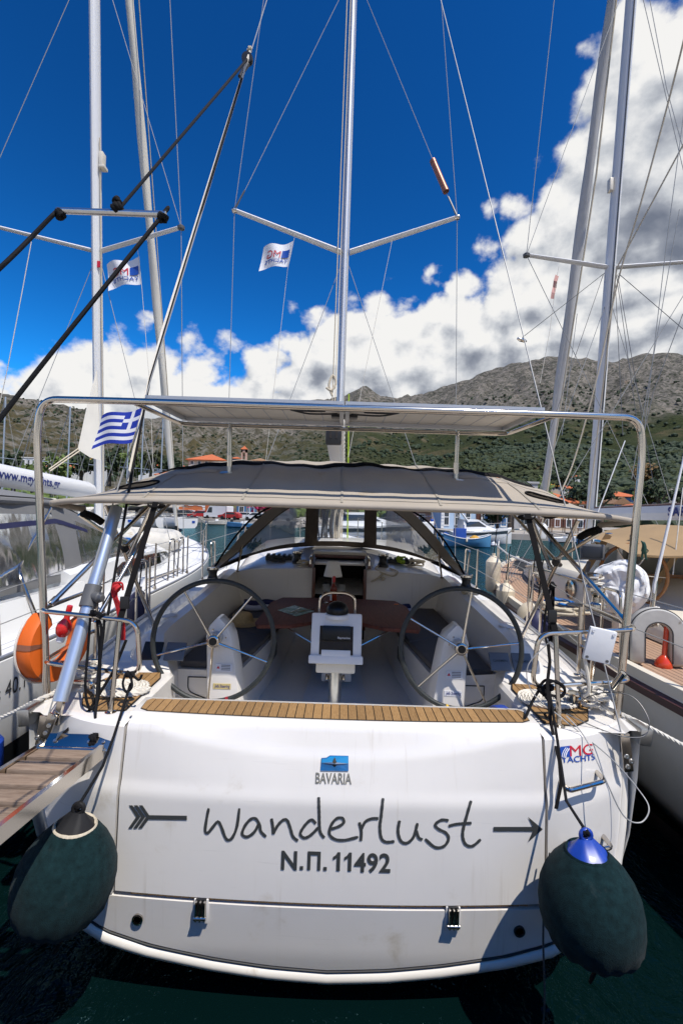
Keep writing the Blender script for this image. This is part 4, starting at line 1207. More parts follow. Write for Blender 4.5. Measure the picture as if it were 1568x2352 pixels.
# corner fairleads of brushed metal
for s_ in (-1, 1):
    m = MB(); m.rbox((s_*1.815, 2.72, 1.44), (0.075, 0.15, 0.10), 0.012, Matrix.Rotation(s_*0.12, 3, 'Y')); m.build('corner_plate', 'steel_brushed', yacht)
    m = MB(); m.tube(arc_pts([(s_*1.76, 3.0, 1.47), (s_*1.76, 2.98, 1.53), (s_*1.60, 2.98, 1.53), (s_*1.60, 3.0, 1.47)], 0.03, 5), 0.018, 8); m.build('cleat', 'steel', yacht)

# ---- lettering and badges on the stern
def tz(u, v):
    """point of the transom skin that shows at (u, v)"""
    y = 2.45
    for _ in range(5):
        p = at(u, v, y); y = TY(p.x, p.z)-0.004
    return at(u, v, y)
def zsrc(zx, zy): return ((700+zx*1.0204)/1.7417, (3000+zy*1.0204)/1.7417)
WORDS = [[(132, 230), (124, 270), (118, 318), (129, 326), (148, 304), (168, 282), (182, 304), (195, 340), (208, 355), (226, 343), (243, 300), (252, 230)],
    [(332, 296), (318, 272), (298, 272), (275, 297), (263, 330), (282, 342), (310, 324), (330, 292), (336, 320), (357, 342)],
    [(378, 270), (383, 300), (385, 332)], [(385, 330), (402, 298), (424, 276), (440, 278), (451, 305), (462, 340), (482, 358)],
    [(552, 290), (534, 275), (508, 298), (491, 330), (507, 346), (532, 335), (562, 305)], [(563, 186), (565, 250), (568, 318), (585, 346)],
    [(608, 312), (640, 302), (661, 286), (656, 269), (634, 270), (612, 296), (605, 330), (626, 351), (665, 355), (718, 342)],
    [(722, 285), (730, 320), (728, 358)], [(728, 318), (745, 284), (770, 271), (797, 270)],
    [(815, 190), (808, 260), (803, 302), (808, 345), (826, 362), (860, 360)],
    [(880, 278), (874, 320), (885, 358), (910, 366), (936, 340), (950, 288)], [(946, 318), (955, 345), (970, 353)],
    [(1072, 278), (1044, 276), (1020, 294), (1032, 311), (1062, 327), (1072, 350), (1055, 378), (1020, 383), (980, 350)],
    [(1160, 200), (1146, 250), (1130, 310), (1128, 345), (1140, 372), (1166, 378), (1198, 352)], [(1072, 300), (1105, 292), (1162, 288)]]
m = MB()
for st in WORDS:
    pts = bez([(x, y, 0) for x, y in st], 40)
    L = []; Rr = []
    for i, p in enumerate(pts):
        t = (pts[min(i+1, len(pts)-1)]-pts[max(i-1, 0)]).normalized(); n_ = Vector((-t.y, t.x, 0))
        w = 5.6*(0.72 if i in (0, len(pts)-1) else 1)*(1+0.08*math.sin(i*1.7))
        L.append(tz(*zsrc(p.x+n_.x*w, p.y+n_.y*w))); Rr.append(tz(*zsrc(p.x-n_.x*w, p.y-n_.y*w)))
    m.loft(list(zip(L, Rr)))
m.build('boat_name', 'letter_grey', door, 0)
def ppoly(pts, name, mname, parent, conv): m = MB(); m.add([tz(*conv(x, y)) for x, y in pts], [tuple(range(len(pts)))]); return m.build(name, mname, parent, 0)
m = MB()
sh = [(1248, 303), (1402, 303), (1402, 321), (1248, 321)]; m.add([tz(*zsrc(x, y)) for x, y in sh], [(0, 1, 2, 3)])
hd = [(1383, 264), (1441, 312), (1402, 312), (1402, 303)]; m.add([tz(*zsrc(x, y)) for x, y in hd], [(0, 1, 2, 3)])
hd = [(1383, 363), (1441, 312), (1402, 312), (1402, 321)]; m.add([tz(*zsrc(x, y)) for x, y in hd], [(0, 1, 2, 3)])
m.build('name_arrow', 'letter_grey', door, 0)
m = MB()
def zs2(zx, zy): return ((zx*0.8712)/1.7417, (2600+zy*0.8712)/1.7417)
m.add([tz(*zs2(x, y)) for x, y in ((672, 760), (858, 763), (858, 783), (672, 780))], [(0, 1, 2, 3)])
for k in range(3):
    d = k*23
    m.add([tz(*zs2(x+d, y)) for x, y in ((591, 715), (608, 715), (644, 768), (625, 768))], [(0, 1, 2, 3)])
    m.add([tz(*zs2(x+d, y)) for x, y in ((588, 822), (605, 821), (644, 768), (625, 768))], [(0, 1, 2, 3)])
m.build('name_arrow', 'letter_grey', door, 0)
def surf_fn(u0, v0, u1, v1):
    """lettering baseline from (u0,v0) to (u1,v1) on the transom; x,y in metres"""
    a = tz(u0, v0); b_ = tz(u1, v1); ex = (b_-a); L = ex.length; ex = ex/L
    def f(x, y):
        p = a+ex*x; z = p.z+y
        return Vector((p.x, TY(p.x, z)-0.004, z))
    return f, L
f, L = surf_fn(645, 1997, 896, 2004)
H_ = 0.098
def glyph(name, x0, w, body=None, poly=None):
    m = MB()
    if body: text_on(m, body, lambda x, y: f(x0+x, y), 0.026, width=w, height=H_)
    else: m.add([f(x0+x*w, y*H_) for x, y in poly], [tuple(range(len(poly)))])
    m.build(name, 'letter_grey', door, 0)
ONE = [(0.50, 0), (0.92, 0), (0.92, 1), (0.60, 1), (0.36, 0.83), (0.05, 0.74), (0.05, 0.56), (0.50, 0.70)]
PII = [(0, 0), (0.24, 0), (0.24, 0.80), (0.76, 0.80), (0.76, 0), (1, 0), (1, 1), (0, 1)]
SQ = [(0, 0), (1, 0), (1, 0.2), (0, 0.2)]
for nm_, a_, b_, body, poly in (('letter', 0.0, 0.145, 'N', None), ('letter_dot', 0.172, 0.203, None, SQ), ('letter', 0.24, 0.36, None, PII), ('letter_dot', 0.388, 0.419, None, SQ), ('digit', 0.468, 0.545, None, ONE),
                               ('digit', 0.572, 0.649, None, ONE), ('digit', 0.668, 0.775, '4', None), ('digit', 0.785, 0.885, '9', None), ('digit', 0.897, 1.0, '2', None)):
    glyph(nm_, a_*L, (b_-a_)*L, body, poly)
f, L = surf_fn(724, 1800, 807, 1802)
m = MB(); text_on(m, 'BAVARIA', f, 0.014, width=L, height=0.052)
m.build('maker_lettering', 'letter_chrome', door, 0)
bdg = MB(); A = [tz(736, 1736), tz(800, 1737), tz(800, 1771), tz(736, 1770)]
B = [tz(738, 1742), tz(750, 1741), tz(757, 1736), tz(800, 1737), tz(800, 1771), tz(736, 1770)]
bdg.prism([p+Vector((0, 0.003, 0)) for p in reversed(B)], (0, -0.006, 0)); bo = bdg.build('maker_badge', 'blue_badge', door, 0)
m = MB(); m.add([p+Vector((0, -0.005, 0)) for p in (tz(758, 1737), tz(799.5, 1737), tz(799.5, 1753), tz(738, 1753), tz(739, 1743), tz(750, 1742))], [(0, 1, 2, 3, 4, 5)]); m.build('badge_sky', 'blue_badge_light', bo, 0)
m = MB(); c = tz(768, 1753)+Vector((0, -0.012, 0)); d_ = Vector((0, 0.006, 0))
pts = [(0, 16), (5, 3), (32, 1), (5, -2.5), (0, -17), (-5, -2.5), (-32, 1), (-5, 3)]
k = 2.45/FPX
m.add([c]+[c+d_+Vector((x*k, 0, y*k)) for x, y in pts], [(0, i+1, (i+1) % 8+1) for i in range(8)]); m.build('badge_star', 'letter_chrome', bo, 0)
# charter company mark on the right quarter
def quarter_fn(u0, v0, u1, v1): return surf_fn(u0, v0, u1, v1)
rq = [o for o in yacht.children if o.name.startswith('transom_quarter')][-1]
f, L = surf_fn(1309, 1738, 1362, 1732)
m = MB(); text_on(m, 'MG', f, 0.0, width=L, height=0.058); m.build('company_initials', 'logo_red', rq, 0)
f, L = surf_fn(1289, 1752, 1366, 1745)
m = MB(); text_on(m, 'YACHTS', f, 0.008, width=L, height=0.032); m.build('company_lettering', 'logo_blue', rq, 0)
m = MB(); m.add([tz(1286, 1716), tz(1311, 1713), tz(1311, 1738), tz(1286, 1741)], [(0, 1, 2, 3)]); lg = m.build('company_mark', 'logo_blue', rq, 0)
m = MB()
for k in range(3):
    pts = [tz(1297+k*4-7+9*t*t, 1739-22*t+k) for t in (0, 0.33, 0.66, 1)]
    m.ribbon([p+Vector((0, -0.002, 0)) for p in pts], 0.004+0.001*k, (0, -1, 0))
m.build('mark_sail', 'flag_white', lg, 0)
# ================================================================== things on and around the front yacht
GW = 'left'
# ---- boarding gangway
gang = thing('gangway', 'boarding gangway of weathered slats between polished rails, raised off the left stern quarter', 'gangway', (-1.44, 2.5, 1.34))
def gz(y): return 1.345+(2.55-y)*0.105
for x in (-1.605, -1.275):
    m = MB(); m.loft([[(x-0.012, y, gz(y)-0.045), (x+0.012, y, gz(y)-0.045), (x+0.012, y, gz(y)+0.028), (x-0.012, y, gz(y)+0.028)] for y in (2.50, 0.75)], closed=True, cap=True)
    m.build('side_rail', 'steel', gang)
y = 2.405
while y > 0.8:
    m = MB(); m.rbox((-1.44, y, gz(y)), (0.302, 0.100, 0.034), 0.004, Matrix.Rotation(math.atan(-0.105), 3, 'X')); m.build('plank', 'gang_plank', gang)
    y -= 0.142
m = MB(); m.rbox((-1.43, 2.545, 1.365), (0.36, 0.09, 0.006), 0.001, Matrix.Rotation(math.radians(38), 3, 'X')); br = m.build('hinge_plate', 'steel', gang)
m = MB(); m.add([(-1.625, 2.50, 1.30), (-1.605, 2.50, 1.30), (-1.52, 2.57, 1.42), (-1.60, 2.60, 1.38), (-1.66, 2.58, 1.33)], [(0, 1, 2, 3, 4)]); m.build('hinge_web', 'steel', gang)
m = MB(); m.cyl((-1.62, 2.50, gz(2.5)), (-1.26, 2.50, gz(2.5)), 0.011, n=10); m.build('hinge_rod', 'steel', gang)
for bx in (-1.56, -1.37, -1.29):
    m = MB(); m.lathe([(0.010, 0), (0.008, 0.005), (0, 0.005)], (bx, 2.542, 1.372), (0, -0.6, 0.8), n=10); m.build('screw_head', 'steel_brushed', gang)
m = MB(); m.cyl((-1.46, 2.20, gz(2.2)-0.05), (-1.52, 2.40, 0.96), 0.028, n=12); m.build('gangway_strut', 'pole_alu', gang)
# spreader bar on which the gangway hangs
bar = thing('hanging_bar', 'worn steel bar slung on black ropes high on the left', 'bar', tuple(at(255, 487, 1.42)))
A, B = at(131, 483, 1.42), at(381, 492, 1.42)
m = MB(); m.cyl(A, B, 0.0095, n=12); m.build('tube', 'steel_brushed', bar)
def knot(m, c, r, n=3, sc=1.0):
    c = Vector(c)
    for k in range(n):
        ax = Vector((random.uniform(-1, 1), random.uniform(-0.3, 0.3), random.uniform(-0.5, 1))).normalized()
        u = ax.orthogonal().normalized(); v = ax.cross(u)
        m.tube([c+(u*math.cos(t)+v*math.sin(t))*r*1.5*sc+ax*r*0.9*(t/6.28-0.5+k-1)*sc for t in [i*2*PI/10 for i in range(11)]], r, 6)
    return m
blk = Vector((-1.13, 4.75, 7.40))
ra, rb = A.lerp(B, 0.02), A.lerp(B, 0.97); rc = A.lerp(B, 0.54)
def rope_thing(name, label, paths, r, mname, knots=(), cat='rope', laid=False, nseg=6, group=None):
    m = MB()
    for p in paths:
        if laid: rope3(m, p, r)
        else: m.tube(p, r, nseg)
    for c, kr in knots: knot(m, c, kr)
    o = m.build(name, mname, None, 60)
    tag(o, label, cat, group)
    return o
rope_thing('bridle_rope', 'thick black rope from the right end of the hanging bar down to the left edge', [bez([rb, rb+Vector((-0.012, -0.01, -0.03)), at(0, 962, 1.15), at(-260, 1350, 0.95)], 30)], 0.0062, 'rope_black', [(rb+Vector((0, 0, -0.012)), 0.007)])
rope_thing('bridle_rope', 'thick black rope from the left end of the hanging bar to the left edge', [bez([ra, ra+Vector((-0.012, -0.01, -0.02)), at(0, 615, 1.25), at(-300, 880, 1.0)], 30)], 0.0062, 'rope_black', [(ra+Vector((0, 0, -0.012)), 0.007)])
rope_thing('gangway_hoist', 'black rope running up from the middle of the hanging bar to a pulley', [[rc, rc.lerp(blk, 0.06), blk]], [0.0052, 0.0055, 0.013], 'rope_black', [(rc+Vector((0.006, 0, 0.014)), 0.008), (rc+Vector((0.004, 0, 0.034)), 0.006)])
rope_thing('gangway_fall', 'black rope from the pulley down along the left backstay into the canopy', [[blk, at(345, 868, 3.6), at(302, 1092, 3.22), at(292, 1150, 3.1), (-1.45, 2.86, 1.98)]], [0.013, 0.0095, 0.0095, 0.0095, 0.0095], 'rope_black')
pb = thing('pulley', 'black pulley block lashed to the left backstay high over the canopy', 'pulley', tuple(blk))
m = MB(); m.lathe([(0, -0.03), (0.055, -0.028), (0.06, 0), (0.055, 0.028), (0, 0.03)], blk, (0, 1, 0.1), n=16); m.build('cheek', 'black_plastic', pb)
m = MB(); m.tube([blk+Vector((0, 0, -0.05)), blk+Vector((-0.05, -0.1, -0.28))], [0.03, 0.018], 8); m.build('becket', 'black_plastic', pb)
m = MB(); knot(m, blk+Vector((0.02, 0, 0.10)), 0.012); m.build('lashing', 'rope_cream', pb)
# white braided adjuster rope by the stay
rope_thing('stay_rope', 'white braided rope dropping from the left backstay through the canopy', [[blk+Vector((0.03, 0, 0.1)), at(372, 760, 4.0), at(340, 880, 3.6), at(292, 1105, 3.3)]], [0.014, 0.010, 0.010, 0.009], 'rope_white')

# ---- silver pole with knuckle
pole = thing('support_pole', 'thick satin aluminium pole with a grey knuckle, standing on the left stern corner', 'pole', (-1.70, 2.70, 1.45))
p0, p1 = at(138, 1612, 2.66), at(268, 1166, 3.22)
kn = p0.lerp(p1, 0.50)
m = MB(); m.cyl(p0, p1, 0.040, n=20); m.build('tube', 'pole_alu', pole)
m = MB(); m.cyl(p0.lerp(p1, 0.44), p0.lerp(p1, 0.55), 0.052, n=20); m.lathe([(0.03, 0), (0.035, 0.05), (0.02, 0.075), (0, 0.08)], kn+Vector((0.03, -0.02, 0)), (1, -0.4, -0.1), n=14); m.build('knuckle', 'grey_plastic', pole)
m = MB(); m.rbox(p0+Vector((-0.005, 0, -0.06)), (0.035, 0.03, 0.15), 0.006, Matrix.Rotation(0.2, 3, 'Y')); m.build('foot_fork', 'steel', pole)
m = MB(); m.rbox(at(112, 1668, 2.63), (0.055, 0.015, 0.15), 0.005, Matrix.Rotation(0.35, 3, 'Y')); fp = m.build('foot_plate', 'steel', pole)
for u, v in ((122, 1648), (112, 1667), (104, 1684)):
    m = MB(); m.lathe([(0.013, 0), (0.011, 0.006), (0, 0.006)], at(u, v, 2.618), (0, -1, 0.1), n=12); m.build('bolt_head', 'steel_brushed', fp)
strut = thing('slim_strut', 'slim steel strut from the left stern rail up under the canopy', 'strut', tuple(at(222, 1425, 2.85)))
m = MB(); m.cyl(at(222, 1422, 2.85), at(352, 1195, 3.35), 0.0145, n=12); m.cyl(at(218, 1430, 2.84), at(226, 1414, 2.86), 0.020, n=12); m.build('tube', 'steel', strut)

# ---- fenders
def fender(c, top, label, capm, line, lean):
    f = thing('fender', label, 'fender', tuple(c))
    c = Vector(c); ax = (Vector(top)-c).normalized()
    m = MB()
    prof = [(0.02, -0.240), (0.07, -0.236), (0.13, -0.222), (0.18, -0.188), (0.212, -0.135), (0.227, -0.07), (0.229, 0.0), (0.220, 0.07), (0.199, 0.13), (0.166, 0.19), (0.126, 0.24), (0.096, 0.272)]
    prof = [(r, h*0.90) for r, h in prof]
    n = 72; q = Vector((0, 0, 1)).rotation_difference(ax); vs = []; fs = []
    for i, (r, h) in enumerate(prof):
        for k in range(n):
            an = 2*PI*k/n
            w = 1+(0.045*math.sin(an*17+0.4*i)+0.03*math.sin(an*7+2))*max(0.0, min(1.0, (-0.06-h)/0.16))+0.012*math.sin(an*3+h*9)
            vs.append(q @ Vector((r*w*math.cos(an), r*w*math.sin(an), h))+c)
    for i in range(len(prof)-1):
        for k in range(n): l = (k+1) % n; fs.append((i*n+k, i*n+l, (i+1)*n+l, (i+1)*n+k))
    fs.append(tuple(range(n-1, -1, -1)))
    m.add(vs, fs); body = m.build('cover', 'fender_cloth', f, 60)
    m = MB(); m.lathe([(0.101, 0.236), (0.099, 0.246), (0.094, 0.252), (0.088, 0.244)], c, ax, n=32); m.build('hem', 'fender_cloth' if capm == 'vinyl_blue' else 'rope_cream', f, 60)
    # neck: flattened cone with an eye
    m = MB(); secs = []
    sx = q @ Vector((1, 0, 0)); sy = q @ Vector((0, 1, 0))
    for a, b_, h in ((0.094, 0.090, 0.240), (0.082, 0.070, 0.254), (0.062, 0.044, 0.276), (0.044, 0.026, 0.296), (0.032, 0.018, 0.308)):
        secs.append([c+sx*a*(1+0.06*math.cos(6*t))*math.cos(t)+sy*b_*(1+0.06*math.cos(6*t))*math.sin(t)+ax*h for t in [2*PI*k/24 for k in range(24)]])
    m.loft(secs, closed=True); nk = m.build('neck', capm, f, 60)
    e = c+ax*0.322
    m = MB(); m.tube([e+sx*0.025*math.cos(t)+ax*0.025*math.sin(t) for t in [2*PI*k/16 for k in range(16)]], 0.011, 8, closed=True); m.build('eye', capm, f, 60)
    m = MB(); knot(m, e+ax*0.015, 0.008); m.tube([e+ax*0.02]+[Vector(p) for p in line], 0.0075, 6); m.build('lanyard', 'rope_black', f, 60)
    b0 = c-ax*0.218
    m = MB(); m.tube(bez([b0, b0+Vector((0.03, 0, -0.05)), b0+Vector((0.01, 0.01, -0.12)), b0+Vector((-0.01, 0, -0.15)), b0+Vector((0.015, 0, -0.10))], 24), 0.008, 6); m.build('drawstring', 'rope_black', f, 60)
    return f
fender((1.255, 2.19, 0.85), (1.225, 2.21, 1.28), 'dark green cloth-covered round fender with a blue neck, hanging at the right', 'vinyl_blue', [at(1300, 1840, 2.36), at(1278, 1690, 2.55), at(1262, 1590, 2.76)], 0)
fender((-1.30, 2.24, 0.865), (-1.245, 2.27, 1.30), 'dark green cloth-covered round fender with a black neck, hanging at the left under the gangway', 'vinyl_black', [at(236, 1760, 2.40), at(262, 1690, 2.5), at(300, 1570, 2.77)], 0)

# ---- ropes hanging on the left rail
rope_thing('hanging_rope', 'black rope hung in long loops over the left stern rail', [
    bez([at(208, 1410, 2.80), at(203, 1480, 2.78), at(196, 1580, 2.72), at(205, 1625, 2.70), at(224, 1612, 2.72), at(230, 1520, 2.76), at(232, 1440, 2.8), at(214, 1408, 2.80)], 60),
    bez([at(222, 1415, 2.81), at(228, 1500, 2.78), at(222, 1600, 2.70), at(216, 1690, 2.58)], 40),
    bez([at(240, 1408, 2.81), at(238, 1450, 2.79), at(232, 1500, 2.77), at(224, 1580, 2.73)], 30)], 0.0085, 'rope_black',
    [(at(213, 1410, 2.80), 0.010), (at(232, 1412, 2.80), 0.010), (at(216, 1695, 2.555), 0.011), (at(212, 1708, 2.55), 0.010)])
o = MB().ribbon([at(290, 1470, 2.80), at(262, 1540, 2.78), at(205, 1632, 2.72), at(160, 1672, 2.66), at(132, 1698, 2.6)], 0.017, (0.2, -1, 0.2), 0.003).build('webbing_strap', 'canvas_black', None)
tag(o, 'flat black webbing strap running diagonally from the left rail to the gangway', 'strap')
rope_thing('fender_knot_rope', 'black rope tied in a bow on the left lower stern rail', [bez([at(290, 1545, 2.76), at(282, 1570, 2.74), at(290, 1590, 2.73), at(303, 1578, 2.73), at(300, 1552, 2.75)], 20), bez([at(300, 1545, 2.76), at(318, 1562, 2.74), at(326, 1550, 2.75)], 12)], 0.0075, 'rope_black', [(at(296, 1548, 2.77), 0.009), (at(302, 1552, 2.77), 0.009)])
# ---- ropes and strap on the right rail
rope_thing('hanging_rope', 'black rope wound in a tangle on the right lower stern rail', [
    bez([at(1236, 1588, 2.77), at(1222, 1612, 2.74), at(1210, 1640, 2.70), at(1204, 1650, 2.69)], 16), bez([at(1245, 1580, 2.76), at(1270, 1565, 2.74), at(1295, 1578, 2.74), at(1290, 1600, 2.74), at(1260, 1596, 2.75)], 24),
    bez([at(1240, 1575, 2.76), at(1255, 1562, 2.75), at(1285, 1572, 2.74), at(1297, 1590, 2.74), at(1275, 1605, 2.74)], 24), bez([at(1252, 1600, 2.75), at(1268, 1625, 2.73), at(1258, 1650, 2.71), at(1250, 1640, 2.71)], 16)], 0.0085, 'rope_black',
    [(at(1243, 1585, 2.77), 0.010), (at(1252, 1590, 2.77), 0.011), (at(1262, 1580, 2.77), 0.010)])
o = MB().ribbon([at(1258, 1480, 2.77), at(1262, 1520, 2.76), at(1256, 1570, 2.73), at(1264, 1660, 2.66), at(1284, 1750, 2.50), at(1288, 1800, 2.47), at(1276, 1858, 2.46)], 0.020, (0.1, -1, 0.1), 0.003).build('webbing_strap', 'canvas_black', None)
tag(o, 'flat black webbing strap hanging from the right rail down the transom', 'strap')
wl = thing('wire_loop', 'thin steel cable looping loosely down the right side of the stern', 'cable', tuple(at(1330, 1680, 2.6)))
m = MB(); m.tube(bez([at(1258, 1478, 2.78), at(1212, 1530, 2.76), at(1222, 1590, 2.74), at(1290, 1650, 2.68), at(1400, 1740, 2.60), at(1470, 1820, 2.52), at(1490, 1860, 2.45), at(1470, 1890, 2.42), at(1430, 1872, 2.42), at(1385, 1780, 2.46), at(1340, 1690, 2.60), at(1300, 1645, 2.68)], 110), 0.0035, 6); m.build('cable', 'wire', wl)
wl2 = thing('wire_loop', 'thin dark cable arching over the coiled rope at the right stern corner', 'cable', tuple(at(1400, 1640, 2.75)))
m = MB(); m.tube(bez([at(1310, 1620, 2.9), at(1380, 1592, 2.86), at(1450, 1600, 2.78), at(1488, 1650, 2.68), at(1480, 1690, 2.64), at(1430, 1692, 2.64), at(1370, 1672, 2.7), at(1300, 1640, 2.75)], 60), 0.0035, 6); m.build('cable', 'wire_dark', wl2)

# ---- coiled mooring ropes
def flat_coil(c, turns, r, rope_r, squash, label, tail, grp):
    c = Vector(c); pts = []
    N = int(turns*26)
    for i in range(N+1):
        an = 2*PI*i/26; rr = rope_r*0.6+(r-rope_r)*(i/N)
        pts.append(c+Vector((rr*math.cos(an), rr*squash*math.sin(an), rope_r+0.004*math.sin(an*3))))
    pts += [Vector(p) for p in tail]
    m = MB(); rope3(m, pts, rope_r, n=4)
    o = m.build('coiled_rope', 'rope_white', None, 60)
    return tag(o, label, 'rope', grp)
flat_coil((-1.425, 3.04, 1.469), 8, 0.19, 0.0125, 0.80, 'white laid rope coiled flat on the left teak deck pad', [(-1.60, 2.98, 1.48), (-1.66, 3.06, 1.50), (-1.70, 3.12, 1.49)], 'white mooring ropes coiled at the stern')
flat_coil((1.43, 3.08, 1.469), 8, 0.20, 0.0125, 0.80, 'white laid rope coiled flat on the right teak deck pad', [(1.62, 3.0, 1.49), (1.70, 3.06, 1.50)], 'white mooring ropes coiled at the stern')
def rope_heap(c, sx, sy, sz, n, rr, label, mname='rope_white', laid=True, seed=1, grp=None):
    random.seed(seed); c = Vector(c); pts = []
    for i in range(n*10):
        an = 2*PI*i/10+random.uniform(-0.2, 0.2); k = 0.55+0.45*random.random()
        tilt = math.sin(i*0.13+seed)
        pts.append(c+Vector((sx*k*math.cos(an), sy*k*math.sin(an), abs(sz*(0.35+0.4*math.sin(i*0.37+tilt))+0.2*sz*random.random())+rr)))
    m = MB(); q = bez(pts, len(pts)*4)
    if laid: rope3(m, q, rr, n=4)
    else: m.tube(q, rr, 6)
    o = m.build('rope_heap', mname, None, 60)
    return tag(o, label, 'rope', grp)
rope_heap((-1.72, 3.12, 1.47), 0.11, 0.13, 0.12, 4, 0.013, 'white laid rope heaped round the cleat in the left stern corner', seed=3)
rope_heap((1.70, 3.0, 1.47), 0.11, 0.13, 0.12, 4, 0.013, 'white laid rope heaped round the cleat in the right stern corner', seed=5)
rope_thing('mooring_line', 'white laid mooring rope leaving the left stern corner', [bez([(-1.74, 2.98, 1.50), (-1.82, 2.80, 1.49), (-2.05, 2.88, 1.36), (-2.43, 3.0, 1.16)], 40)], 0.0135, 'rope_white', laid=True)
rope_thing('mooring_line', 'white laid mooring rope leaving the right stern corner', [bez([(1.70, 2.96, 1.50), (1.80, 2.82, 1.49), (2.05, 2.78, 1.38), (2.52, 2.70, 1.16)], 40)], 0.0135, 'rope_white', laid=True)
rope_thing('trailing_line', 'thin dark line hanging from the right fender corner into the water', [bez([at(1262, 1960, 2.42), at(1250, 2050, 2.40), at(1247, 2160, 2.38), at(1250, 2300, 2.36), (1.12, 2.36, -0.1)], 30)], 0.0055, 'rope_dark_grey')
cl = thing('deck_cleat_drum', 'small polished steel bollard beside the right coiled rope', 'bollard', (1.58, 3.06, 1.46))
m = MB(); m.lathe([(0.03, 0), (0.034, 0.06), (0.045, 0.075), (0.045, 0.085), (0, 0.088)], (1.585, 3.02, 1.465), n=18); m.build('drum', 'steel', cl)

# ---- horseshoe buoys, lights
def horseshoe(c, R_, w, th, ex, ey, a0, a1, mname, label, piping=None, n=34, legs=0.0):
    """U-shaped float in the plane ex,ey"""
    ex = Vector(ex).normalized(); ey = Vector(ey).normalized(); nz = ex.cross(ey); c = Vector(c)
    h = thing('horseshoe_buoy', label, 'lifebuoy', tuple(c))
    line = []
    if legs: line.append((R_*math.cos(a0), R_*math.sin(a0), a0, -legs))
    for i in range(n+1):
        an = lerp(a0, a1, i/n); line.append((R_*math.cos(an), R_*math.sin(an), an, 0))
    if legs: line.append((R_*math.cos(a1), R_*math.sin(a1), a1, -legs))
    def sec(e, grow=0.0):
        x, y, an, dy = e
        rad = ex*math.cos(an)+ey*math.sin(an); p = c+ex*x+ey*(y+dy)
        hw, ht = w/2+grow, th/2+grow
        return [p+rad*(hw*a)+nz*(ht*b_) for a, b_ in ((-1, -0.7), (-0.8, -1), (0.8, -1), (1, -0.7), (1, 0.7), (0.8, 1), (-0.8, 1), (-1, 0.7))]
    secs = [sec(e) for e in line]
    def shrink(s): m_ = sum(s, Vector())/len(s); return [m_+(p-m_)*0.6 for p in s]
    t0 = (secs[0][0]-secs[1][0]).normalized()*0.03; t1 = (secs[-1][0]-secs[-2][0]).normalized()*0.03
    m = MB(); m.loft([[p+t0 for p in shrink(secs[0])]]+secs+[[p+t1 for p in shrink(secs[-1])]], closed=True, cap=True)
    m.build('float_cover', mname, h, 50)
    return h, secs, line
h, secs, line = horseshoe(at(128, 1472, 3.02), 0.20, 0.11, 0.11, (0.22, 0.97, 0), (0, 0.05, 1), math.radians(125), math.radians(385), 'orange_cloth', 'orange horseshoe lifebuoy with white cord on the left stern rail')
m = MB(); m.tube([s[3]+(s[3]-s[0])*0.06 for s in secs[2:24]], 0.007, 6); m.build('grab_cord', 'rope_white', h)
for k in (6, 13, 20):
    m = MB(); m.loft([[p*1.0 for p in [q+(q-sum(secs[j], Vector())/8)*0.05 for q in secs[j]]] for j in (k, k+1)], closed=True); m.build('band', 'copper', h)
def buoy_light(c, sc, label, up=1):
    t = thing('marker_light', label, 'marker light', tuple(c)); c = Vector(c)
    m = MB(); m.lathe([(0.022*sc, 0.24*sc), (0.024*sc, 0.23*sc), (0.024*sc, 0.13*sc), (0.030*sc, 0.115*sc), (0.058*sc, 0.07*sc), (0.062*sc, 0.03*sc), (0.055*sc, -0.01*sc), (0.036*sc, -0.035*sc)], c, (0.25*up, 0, 1), n=20); m.build('float_body', 'red_plastic', t)
    m = MB(); m.lathe([(0.035*sc, -0.035*sc), (0.032*sc, -0.085*sc), (0.02*sc, -0.095*sc), (0, -0.097*sc)], c, (0.25*up, 0, 1), n=16); m.build('lens', 'white_plastic', t)
    return t
buoy_light(at(144, 1452, 2.86), 0.72, 'red floating marker light clipped upside down beside the orange lifebuoy')
random.seed(11)
paths = []
for k in range(9):
    dx = random.uniform(-7, 7); paths.append(bez([at(268+dx*0.5, 1345, 2.92), at(262+dx, 1365+dx, 2.90), at(272+dx, 1395, 2.90), at(280+dx*0.9, 1440, 2.90), at(282+dx*0.6, 1470, 2.90)], 14))
paths.append(bez([at(258, 1352, 2.90), at(262, 1340, 2.90), at(280, 1340, 2.90), at(282, 1356, 2.90)], 12))
rope_thing('red_rope', 'hank of red rope hanging on the left guard rail', paths, 0.007, 'rope_red', [(at(270, 1352, 2.90), 0.012), (at(284, 1440, 2.90), 0.006)])

# ---- white backed board on the right stern rail
bd = thing('white_board', 'white plastic mounting board clamped to the right stern rail', 'board', tuple(at(1376, 1480, 2.76)))
q = Matrix.Rotation(math.radians(-8), 3, 'Z') @ Matrix.Rotation(math.radians(10), 3, 'Y') @ Matrix.Rotation(math.radians(4), 3, 'X')
c0 = at(1376, 1482, 2.755)
m = MB(); m.rbox(c0, (0.155, 0.028, 0.205), 0.008, q); m.build('panel', 'canvas_white', bd)
for sx in (-1, 1):
    for sz in (-1, 1):
        m = MB(); m.lathe([(0.009, 0), (0.008, 0.004), (0, 0.002)], c0+q @ Vector((sx*0.058, -0.015, sz*0.083)), q @ Vector((0, -1, 0)), n=12); m.build('fixing_hole', 'grey_plastic' if sz < 0 else 'white_plastic', bd)
m = MB(); m.tube(bez([c0+q @ Vector((-0.06, 0.01, -0.10)), at(1352, 1580, 2.78), at(1340, 1600, 2.80)], 10), 0.012, 8); m.build('pipe', 'cream_gel', bd)
rh = thing('rod_holder', 'open steel rod holder tube on the right lower stern rail', 'rod holder', tuple(at(1420, 1560, 2.78)))
